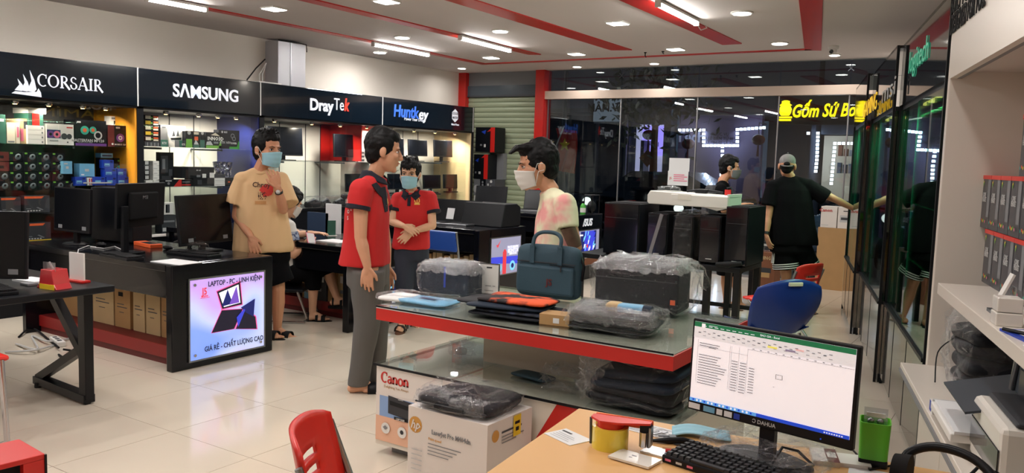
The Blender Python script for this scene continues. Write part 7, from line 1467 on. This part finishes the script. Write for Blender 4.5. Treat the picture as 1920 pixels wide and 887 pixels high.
def leg_loft(mb,pts,rs,n=18): limb_pts=[Vector(p) for p in pts]; mb.tube(limb_pts,rs,n)
mat('shirt_tan',(212,176,132),.85,bump=.15,bs=300); mat('shirt_red',(190,26,28),.8,bump=.15,bs=300); mat('cloth_black',(9,9,12),.9,spec=.1); mat('trousers_grey',(88,86,84),.85,bump=.15,bs=250); mat('trousers_navy',(34,38,52),.85); mat('cloth_navy',(18,19,34),.9)
mat('print_red',(206,62,56),.8); mat('print_dark',(70,44,36),.8); mat('print_tan',(190,140,90),.85); mat('gold_print',(226,176,80),.6); mat('sole_brown',(96,62,44),.7); mat('tattoo_skin',(96,72,58),.6,var=.4,vs=26); mat('cap_grey',(128,126,126),.9,bump=.3,bs=200); mat('watch_black',(20,20,22),.4)
two('tie_dye',(232,230,196),(232,160,156),5.5,.53,.07); two('check_blue',(40,60,110),(170,180,200),40,.5,.06); mat('stripe_white',(222,222,220),.8)

# ---------------------------------------------------------------- the man in the tan shirt
p=Person('man in a tan printed T-shirt and black shorts, hand to his masked chin','x' and (535,630),1.03); J=p.J
hc=J(502,281,.02); p.head(hc,p.dirv(.80,-.06,.55),0,1.22); nb=J(488,322,0); p.neck(nb)
shR,shL=J(455,338,.06),J(525,337,-.03); ax=(shL-shR).normalized(); ax.z*=.3; ax.normalize(); ay=UZ.cross(ax).normalized()
pel=J(498,455,0); che=J(489,375,0); p.torso_core(pel,che,nb,ax)
elR=J(444,405,.06); wrR=J(470,443,.20); p.arm(shR,elR,wrR,J(480,475,.22)-wrR,p.dirv(-.2,-.2,-1),1,12)
elL=J(531,393,.10); wrL=J(521,352,.22); p.arm(shL,elL,wrL,J(510,318,.24)-wrL,p.dirv(-.5,.1,-.9),1,26,spread=.024)
hiR,hiL=J(485,462,.02),J(512,462,-.02)
anL=J(520,618,0); knL=J(522,545,.03); an2=J(495,617,.10); kn2=J(494,545,.12); toe=p.dirv(.95,0,.25)
p.leg(hiL,knL,anL,toe); p.leg(hiR,kn2,an2,toe); p.finish()
p.face(mask='mask_blue'); p.hair('spiky',1)
e1=J(441,383,.07); e2=J(540,385,.06)
p.top([(J(493,470,0),ax,ay,.245,.165),(J(494,462,0),ax,ay,.248,.168),(J(492,420,0),ax,ay,.222,.150),(J(489,375,0),ax,ay,.198,.135),(J(488,345,0),ax,ay,.185,.115),(J(488,331,0),ax,ay,.13,.085),(J(488,322,0),ax,ay,.076,.072)],[(shR,e1,.074,.098,nb-UZ*.01),(shL,e2,.072,.094,nb-UZ*.01)],'shirt_tan',amp=.009,seed=3)
rr=random.Random(6); blob=lambda u,v:((u-.55)/.45)**2+((v-.45)/.5)**2<.8+.5*noise.noise(Vector((u*4,v*4,1)))
p.print_px('print','print_red',blob,(483,345,514,371),18,16); p.text_px('Chroy','print_dark',490,347,13,2,1.0); 
p.print_px('print','print_dark',lambda u,v:noise.noise(Vector((u*9,v*6,5)))>.12,(484,360,500,374),16,14,.0055); p.print_px('print','print_tan',lambda u,v:True,(478,377,499,383),10,3)
MB().tube([nb+ax*(math.cos(R(a))*.078)+ay*(math.sin(R(a))*.074)+UZ*(.004-.018*max(0,math.sin(R(a)+math.pi))) for a in range(0,361,20)],.008,8,cap=False).build('neckband','shirt_tan',p.shirt,True)
mb=MB(); L1=J(488,522,.08); L2=J(525,522,.0)
rings(mb,[(pel+UZ*.03,ax,ay,.185,.135),(pel-UZ*.06,ax,ay,.20,.145),(pel-UZ*.14,ax,ay,.205,.15)]); mb.tube([hiR,hiR.lerp(kn2,.5),J(489,530,.10)],[.115,.115,.118],16); mb.tube([hiL,hiL.lerp(knL,.5),J(526,530,.0)],[.115,.115,.118],16); part('shorts',remesh(mb,.012,3,folds(.006,8)),'cloth_black',p.root)
p.sandal(anL,toe,'black_matte','slide'); p.sandal(an2,toe,'black_matte','slide')
d=(wrL-elL).normalized(); w_=MB().tube([wrL-d*.05,wrL-d*.03],.033,16).build('watch_strap','watch_black',p.root,True); MB().ell(wrL-d*.04+p.dirv(.1,0,1)*.033,(.018,.018,.018),12,8).build('watch_face','light_grey',w_,True)

# ---------------------------------------------------------------- red polo shirt, in profile
p=Person('man in a red polo shirt and grey trousers seen in profile from behind','x' and (680,731),1.0,skin='skin_b'); J=p.J
hc=J(721,284,0); p.head(hc,p.dirv(.95,-.12,-.22)); nb=J(703,335,0); p.neck(nb)
shR,shL=J(677,357,.165),J(706,355,-.15); ax=(shR-shL).normalized(); ax.z*=.3; ax.normalize(); ay=ax.cross(UZ).normalized()*-1
if ay.dot(HR)<0: ay=-ay
pel=J(690,500,0); che=J(688,405,0); p.torso_core(pel,che,nb,ax,.14,.105)
elR=J(676,446,.21); wrR=J(689,500,.22); p.arm(shR,elR,wrR,J(687,541,.22)-wrR,p.dirv(.1,0,-1),1,16)
elL=J(722,448,-.2); wrL=J(726,500,-.2); p.arm(shL,elL,wrL,J(728,540,-.2)-wrL,p.dirv(-.1,0,1),-1,18)
hiR,hiL=J(690,505,.09),J(697,505,-.09); toe=p.dirv(.97,0,-.18)
anR=J(672,716,.06); knR=J(688,605,.08); anL=J(702,706,-.10); knL=J(706,603,-.08)
p.leg(hiR,knR,anR,toe); p.leg(hiL,knL,anL,toe); p.finish(); p.face(); p.hair('short',2)
e1=J(671,392,.185); e2=J(716,394,-.17)
p.top([(J(683,496,0),ax,ay,.19,.158),(J(684,488,0),ax,ay,.19,.156),(J(688,445,0),ax,ay,.178,.138),(J(689,400,0),ax,ay,.182,.132),(J(690,363,0),ax,ay,.175,.110),(J(697,345,0),ax,ay,.125,.088),(J(703,335,0),ax,ay,.076,.074)],[(shR,e1,.078,.072,nb-UZ*.012),(shL,e2,.074,.070,nb-UZ*.012)],'shirt_red',amp=.007,seed=9)
p.band(e1,e1-shR,.074,'cloth_navy'); p.band(e2,e2-shL,.072,'cloth_navy'); p.collar(nb-UZ*.004,ax,'cloth_navy',.098,.074,.055,fdir=ay,gap=20)
p.poly_px('placket','cloth_navy',[(714,352),(722,350),(727,364),(727,396),(722,398),(717,372)]); p.poly_px('collar_flap','cloth_navy',[(697,346),(706,342),(714,352),(720,374),(708,362)],.010)
for k,(x,y) in enumerate([(648,377),(650,397),(649,409),(655,392)]): p.text_px('JOS2'[k],'stripe_white',x+3,y,10,0,.5)
p.print_px('logo','gold_print',lambda u,v:((u-.5)**2+(v-.5)**2)<.2,(724,372,728,388),6,8,.012)
mb=MB(); rings(mb,[(pel+UZ*.05,ax,ay,.155,.125),(pel-UZ*.05,ax,ay,.165,.13),(pel-UZ*.12,ax,ay,.165,.125)])
for hi,kn,an in ((hiR,knR,anR),(hiL,knL,anL)): mb.tube([hi,hi.lerp(kn,.5),kn,kn.lerp(an,.5),an+UZ*.0,an-UZ*.025],[.112,.103,.085,.076,.070,.070],18)
part('trousers',remesh(mb,.0105,3,folds(.007,4,8,5)),'trousers_grey',p.root)
p.sandal(anR,toe,'sole_brown','slide','black_satin'); p.sandal(anL,toe,'sole_brown','slide','black_satin')

# ---------------------------------------------------------------- red polo shirt, facing the camera
p=Person('masked man in a red polo shirt facing the camera with his hands crossed','x' and (757,618),.93,D=7.35,skin='skin_pale'); J=p.J
hc=J(769,327,.03); p.head(hc,p.dirv(-.10,-.06,1),0,1.2); nb=J(772,360,0); p.neck(nb)
shR,shL=J(746,374,.0),J(806,372,.0); ax=(shL-shR).normalized(); ax.z*=.3; ax.normalize(); ay=UZ.cross(ax).normalized()
pel=J(772,462,0); che=J(774,405,0); p.torso_core(pel,che,nb,ax,.135,.09)
elR=J(736,416,.06); wrR=J(757,424,.22); p.arm(shR,elR,wrR,J(777,434,.235)-wrR,p.dirv(.1,-.6,-.8),1,20)
elL=J(811,423,.08); wrL=J(772,434,.17); p.arm(shL,elL,wrL,J(752,452,.20)-wrL,p.dirv(.2,.1,-1),-1,16)
hiR,hiL=J(762,470,0),J(784,470,0); anR=J(756,603,.18); knR=J(758,535,.10); anL=J(785,598,-.12); knL=J(786,535,-.02); toe=p.dirv(-.15,0,1)
p.leg(hiR,knR,anR,toe); p.leg(hiL,knL,anL,toe); p.finish(.0045); p.face(mask='mask_blue'); p.hair('fringe',3)
e1=J(740,396,.03); e2=J(812,400,.03)
p.top([(J(771,466,0),ax,ay,.170,.135),(J(771,459,0),ax,ay,.172,.135),(J(773,430,0),ax,ay,.160,.12),(J(774,402,0),ax,ay,.165,.118),(J(774,380,0),ax,ay,.155,.10),(J(773,367,0),ax,ay,.11,.075),(J(772,361,0),ax,ay,.066,.064)],[(shR,e1,.066,.068,nb-UZ*.01),(shL,e2,.066,.068,nb-UZ*.01)],'shirt_red',amp=.006,seed=13)
p.band(e1,e1-shR,.070,'cloth_navy'); p.band(e2,e2-shL,.070,'cloth_navy'); p.collar(nb-UZ*.006,ax,'cloth_navy',.090,.068,.050,gap=18,fdir=-ay if ay.dot(HF)>0 else ay)
p.poly_px('placket','cloth_navy',[(764.5,365),(770.5,365),(769.5,386),(763.5,386)]); p.poly_px('collar_flap','cloth_navy',[(760,358),(752,368),(760,376),(767,366)],.010); p.poly_px('collar_flap','cloth_navy',[(780,358),(789,367),(779,376),(769,366)],.010)
p.print_px('logo','gold_print',lambda u,v:(.10<((u-.5)**2+(v-.4)**2)<.2) or (v>.82 and .1<u<.95) or (abs(u-.5)<.09 and .15<v<.7),(776,371,788,384),14,14,.005)
mb=MB(); rings(mb,[(pel+UZ*.03,ax,ay,.15,.115),(pel-UZ*.05,ax,ay,.158,.12),(pel-UZ*.12,ax,ay,.16,.12)])
for hi,kn,an in ((hiR,knR,anR),(hiL,knL,anL)): mb.tube([hi,hi.lerp(kn,.5),kn,an],[.105,.098,.084,.074],16)
part('trousers',remesh(mb,.012,3,folds(.007,5)),'trousers_navy',p.root); p.sandal(anR,toe,'sole_brown','straps','black_satin'); p.sandal(anL,toe,'sole_brown','straps','black_satin')

# ---------------------------------------------------------------- customer with the pale tie-dyed shirt
p=Person('customer in a pale yellow and pink T-shirt with a white mask, facing left','x' and (1045,760),1.02,D=5.10,skin='skin_b'); J=p.J
hc=J(1006,312,0); p.head(hc,p.dirv(-.95,-.16,.12),0,1.2); nb=J(1032,362,0); p.neck(nb)
shL,shR=J(1058,384,.15),J(1040,380,-.16); ax=(shL-shR).normalized(); ax.z*=.3; ax.normalize(); ay=ax.cross(UZ).normalized()
if ay.dot(HR)>0: ay=-ay
pel=J(1046,520,0); che=J(1044,425,0); p.torso_core(pel,che,nb,ax,.14,.10)
elL=J(1079,462,.17); wrL=J(1066,505,.02); p.arm(shL,elL,wrL,J(1050,520,-.04)-wrL,p.dirv(.6,0,-.8),1,20)
elR=J(1072,470,-.17); wrR=J(1066,508,-.05); p.arm(shR,elR,wrR,J(1058,530,.0)-wrR,p.dirv(.8,0,.6),-1,20)
hiL,hiR=J(1046,545,.09),J(1046,545,-.09); anL=Vector((hiL.x,hiL.y,.097)); anR=Vector((hiR.x,hiR.y,.097)); toe=p.dirv(-1,0,.1); knL=hiL.lerp(anL,.5); knR=hiR.lerp(anR,.5)
p.leg(hiL,knL,anL,toe); p.leg(hiR,knR,anR,toe); p.finish(); p.face(mask='mask_white'); p.hair('quiff',5)
e1=J(1065,428,.19); e2=J(1062,430,-.18)
p.top([(J(1044,520,0),ax,ay,.19,.15),(J(1044,500,0),ax,ay,.19,.15),(J(1043,450,0),ax,ay,.18,.135),(J(1043,415,0),ax,ay,.18,.125),(J(1043,390,0),ax,ay,.17,.105),(J(1038,372,0),ax,ay,.12,.08),(J(1033,362,0),ax,ay,.074,.07)],[(shL,e1,.076,.068,nb-UZ*.01),(shR,e2,.072,.068,nb-UZ*.01)],'tie_dye',amp=.008,seed=17)
dd=(elL-e1); MB().tube([e1-dd*.1,elL.lerp(e1,.3),elL],[.0455,.0445,.0415],18).build('tattoo','tattoo_skin',p.body,True); MB().tube([elL,elL.lerp(wrL,.35),elL.lerp(wrL,.8)],[.0418,.0445,.033],18).build('tattoo','tattoo_skin',p.body,True)
mat('shorts_beige',(196,170,140),.85); mb=MB(); rings(mb,[(pel+UZ*.02,ax,ay,.16,.12),(pel-UZ*.12,ax,ay,.17,.125)])
for hi,kn in ((hiL,knL),(hiR,knR)): mb.tube([hi,kn+UZ*.02],[.112,.11],16)
part('shorts',remesh(mb,.014,3),'shorts_beige',p.root); p.sandal(anL,toe,'black_matte','slide'); p.sandal(anR,toe,'black_matte','slide')

# ---------------------------------------------------------------- seated person
p=Person('seated person in black trousers and a checked top looking at a phone','x' and (605,600),.95,skin='skin_pale'); J=p.J
p.o=Vector((p.o.x,p.o.y,0)); hc=J(546,380,.0); p.head(hc,p.dirv(.62,-.45,-.70)); nb=J(534,412,0); p.neck(nb)
shN,shF=J(543,424,.15),J(527,420,-.15); ax=(shN-shF).normalized(); ax.z=0; ax.normalize(); ay=UZ.cross(ax).normalized()
pel=J(540,505,0); che=J(536,455,0); p.torso_core(pel,che,nb,ax,.125,.09)
elN=J(550,478,.17); wrN=J(571,462,.16); p.arm(shN,elN,wrN,J(585,446,.14)-wrN,p.dirv(0,.6,-.8),-1,40)
elF=J(560,440,-.15); wrF=J(585,437,-.15); p.arm(shF,elF,wrF,J(612,437,-.15)-wrF,p.dirv(0,-1,0),1,15)
hiN,hiF=J(545,512,.08),J(545,512,-.08); knN=J(588,508,.08); anN=J(586,588,.06); knF=J(612,500,-.02); anF=J(632,560,-.02); toe=p.dirv(.97,0,-.1)
p.leg(hiN,knN,anN,toe); p.leg(hiF,knF,anF,toe); p.finish(.0055); p.face(mask='mask_white',loops=True); p.hair('long',7)
e1=J(548,452,.17); e2=J(545,432,-.17)
p.top([(J(540,512,0),ax,ay,.165,.13),(J(539,490,0),ax,ay,.155,.12),(J(536,450,0),ax,ay,.15,.11),(J(535,430,0),ax,ay,.145,.10),(J(534,416,0),ax,ay,.09,.07),(nb,ax,ay,.062,.06)],[(shN,e1,.060,.066,nb-UZ*.01),(shF,e2,.060,.066,nb-UZ*.01)],'stripe_white',amp=.005,seed=21)
d=e1-shN; MB().tube([shN+d*.45,e1+d*.02],[.0665,.0695],18).build('checked_sleeve','check_blue',p.shirt,True); MB().tube([shF+(e2-shF)*.45,e2],[.068,.070],18).build('checked_sleeve','check_blue',p.shirt,True)
mb=MB(); rings(mb,[(pel+UZ*.06,ax,ay,.14,.115),(pel-UZ*.05,ax,ay,.17,.14)])
mb.tube([hiN,knN,knN+UZ*-.02,knN.lerp(anN,.42)],[.098,.088,.085,.074],16); mb.tube([hiF,knF,knF.lerp(anF,.15)],[.10,.090,.08],16); mb.ell(knN,(.088,.088,.088)); mb.ell(knF,(.09,.09,.09))
part('trousers',remesh(mb,.012,3,folds(.006,6)),'cloth_black',p.root); p.sandal(anN,toe,'black_matte','straps'); p.sandal(anF,toe,'black_matte','straps')
ph=J(583,447,.175)+p.o; t=thing('phone','pale pink phone held by the seated person','phone',tuple(ph),rot=(R(35),R(10),YAW+R(30))); bx('case','pink',t,-.038,.038,-.075,.075,-.004,.004,bevel=.003); bx('screen','light_grey',t,-.033,.033,-.068,.068,.004,.0046)
bb=J(572,440,-.15); MB().tube([wrF-(wrF-elF).normalized()*.05,wrF-(wrF-elF).normalized()*.035],.034,14).build('bracelet','watch_black',p.root,True)
st=J(538,535,0)+p.o; seat=pel.z-.155; t=thing('chair','dark chair with bent steel legs under the seated person','chair',(st.x,st.y,0),YAW+R(-90)); bx('seat','black_satin',t,-.2,.2,-.2,.2,seat-.03,seat,bevel=.01); bx('backrest','red_plastic',t,-.19,.19,-.235,-.21,seat+.18,seat+.42,bevel=.01)
for sx in (-1,1): MB().tube([(sx*.19,-.222,seat+.40),(sx*.19,-.2,seat),(sx*.2,-.22,.03),(sx*.2,-.18,.012),(sx*.2,.22,.012),(sx*.2,.24,.05),(sx*.19,.15,seat-.02)],.011,10).build('leg','chrome',t,True)

# ---------------------------------------------------------------- person with a backpack behind the towers
p=Person('person in a dark jacket with a grey mask and backpack behind the tower computers','x' and (1372,578),.98,skin='skin'); J=p.J
hc=J(1369,315,0); p.head(hc,p.dirv(.96,-.08,.2),0,1.06); nb=J(1355,342,0); p.neck(nb)
shR,shL=J(1352,356,.15),J(1358,354,-.15); ax=(shR-shL).normalized(); ax.z=0; ax.normalize(); ay=UZ.cross(ax).normalized()
pel=J(1358,440,0); che=J(1356,385,0); p.torso_core(pel,che,nb,ax,.14,.10)
elR=J(1358,395,.2); wrR=J(1384,385,.24); p.arm(shR,elR,wrR,J(1404,381,.24)-wrR,p.dirv(0,-1,0),-1,12)
elL=J(1365,400,-.18); wrL=J(1385,395,-.14); p.arm(shL,elL,wrL,J(1400,392,-.1)-wrL,p.dirv(0,-1,0),1,15)
hiR,hiL=J(1358,455,.08),J(1362,455,-.08); anR=J(1362,566,.05); knR=J(1361,515,.07); anL=J(1386,570,-.08); knL=J(1378,515,-.08); toe=p.dirv(.8,0,.5)
p.leg(hiR,knR,anR,toe); p.leg(hiL,knL,anL,toe); p.finish(.0058); p.face(mask='mask_grey'); p.hair('short',8)
e1=elR; e2=elL
p.top([(J(1358,450,0),ax,ay,.17,.13),(J(1357,410,0),ax,ay,.165,.125),(J(1356,380,0),ax,ay,.17,.12),(J(1356,360,0),ax,ay,.15,.10),(J(1355,349,0),ax,ay,.10,.075),(nb,ax,ay,.066,.064)],[(shR,elR.lerp(wrR,.5),.066,.055,nb-UZ*.01),(shL,elL.lerp(wrL,.5),.066,.055,nb-UZ*.01)],'cloth_black','jacket',.011,.006,23)
mb=MB(); rings(mb,[(pel+UZ*.02,ax,ay,.15,.115),(pel-UZ*.12,ax,ay,.16,.12)]); mb.tube([hiR,knR],[.10,.10],16); mb.tube([hiL,knL],[.10,.10],16); part('shorts',remesh(mb,.014,3),'cloth_black',p.root)
p.sandal(anR,toe,'sole_brown','slide','mid_grey'); p.sandal(anL,toe,'sole_brown','slide','mid_grey')
bkp=J(1338,385,0)+p.o; t=thing('backpack','dark grey backpack worn by the person behind the tower computers','backpack',(bkp.x,bkp.y,bkp.z-.22),YAW); soft('pack_body',.18,.28,.44,'charcoal',t,amp=.01); bx('pocket','dark_grey',t,-.11,-.08,-.1,.1,.05,.22,bevel=.02); MB().tube([(.06,-.12,.40),(.14,-.13,.42),(.17,-.13,.30),(.12,-.13,.12),(.06,-.12,.06)],.016,8).build('strap','charcoal',t,True)

# ---------------------------------------------------------------- man in the cap, from behind
p=Person('man in a grey cap and black T-shirt seen from behind, reaching for the glass case','x' and (1502,590),1.0,skin='skin'); J=p.J
hc=J(1476,312,0); p.head(hc,p.dirv(.35,-.05,-.94),0,1.08); nb=J(1481,334,0); p.neck(nb)
shL,shR=J(1450,350,.0),J(1516,350,.0); ax=(shR-shL).normalized(); ax.z=0; ax.normalize(); ay=UZ.cross(ax).normalized()
pel=J(1484,450,0); che=J(1483,390,0); p.torso_core(pel,che,nb,ax,.15,.10)
elL=J(1440,408,.05); wrL=J(1437,440,.10); p.arm(shL,elL,wrL,J(1444,466,.14)-wrL,p.dirv(1,0,-.2),-1,18)
elR=J(1564,373,.06); wrR=J(1602,392,.08); p.arm(shR,elR,wrR,J(1625,403,.08)-wrR,p.dirv(-.1,-1,0),1,18)
hiL,hiR=J(1470,462,0),J(1500,462,0); anL=J(1478,576,.06); knL=J(1474,520,.02); anR=J(1515,578,.0); knR=J(1506,520,-.02); toeL=p.dirv(.1,0,-1); toeR=p.dirv(.75,0,-.6)
p.leg(hiL,knL,anL,toeL); p.leg(hiR,knR,anR,toeR); p.finish(.0055); p.face(eyes=False,brow=False)
mb=MB(); M=Matrix((p.X,p.F,p.U)).transposed(); mb.ell(p.at(0,-.03,.0),(.073,.075,.062),16,10,rot=M); mb.ell(p.at(0,-.05,-.03),(.055,.045,.05),14,10,rot=M); part('hair',remesh(mb,.006,2),'hair',p.root)
mb=MB(); mb.ell(p.at(0,-.012,.048),(.084,.102,.078),18,12,rot=M); o=part('cap',remesh(mb,.007,3),'cap_grey',p.root)
MB().grid(lambda u,v:tuple(p.at((2*u-1)*.07*(1-.2*v),.075+.075*v-.03*(2*u-1)**2*(1+v),.045-.02*v-.02*(2*u-1)**2)),12,6).build('brim','cap_grey',o,True,solid=.005)
MB().ell(p.at(0,-.112,.018),(.034,.014,.022),14,8,rot=M).build('cap_opening','hair',o,True); MB().tube([p.at(-.05,-.098,.002),p.at(-.02,-.116,-.004),p.at(.02,-.116,-.004),p.at(.05,-.098,.002)],.006,8).build('cap_strap','cap_grey',o,True); MB().ell(p.at(0,-.012,.128),(.009,.009,.006),10,6,rot=M).build('cap_button','cap_grey',o,True)
e1=J(1441,386,.03); e2=J(1549,372,.05)
p.top([(J(1486,458,0),ax,ay,.262,.155),(J(1486,448,0),ax,ay,.262,.155),(J(1484,410,0),ax,ay,.24,.142),(J(1484,378,0),ax,ay,.215,.13),(J(1483,356,0),ax,ay,.19,.11),(J(1482,342,0),ax,ay,.12,.08),(J(1481,334,0),ax,ay,.074,.07)],[(shL,e1,.074,.080,nb-UZ*.01),(shR,e2,.078,.084,nb-UZ*.01)],'cloth_black',amp=.008,seed=27)
mb=MB(); rings(mb,[(pel+UZ*.02,ax,ay,.2,.14),(pel-UZ*.08,ax,ay,.215,.15),(pel-UZ*.13,ax,ay,.22,.15)]); hL=J(1474,505,.02); hR_=J(1514,503,-.02); mb.tube([hiL,hL],[.115,.135],18); mb.tube([hiR,hR_],[.115,.135],18); sh_=part('shorts',remesh(mb,.012,3,folds(.004,9)),'cloth_black',p.root)
for (hi,he) in ((hiL,hL),(hiR,hR_)):
    d=(he-hi).normalized()
    for q in range(3): c=he-d*(.012+.022*q); MB().tube([c,c-d*.010],[.1385-.001*q,.138-.001*q],20,cap=False).build('hem_stripe','stripe_white',sh_,True)
    sd=HR if he is hR_ else -HR
    for q in range(3): MB().tube([hi+sd*.112-HF*(.03*(q-1))+d*.05,he+sd*.139-HF*(.03*(q-1))-d*.06],.006,6).build('side_stripe','stripe_white',sh_,True)
p.sandal(anL,toeL,'black_matte','flip'); p.sandal(anR,toeR,'black_matte','flip'); d=(wrL-elL).normalized(); MB().tube([wrL-d*.03,wrL-d*.005],.032,16).build('bracelet','watch_black',p.root,True)
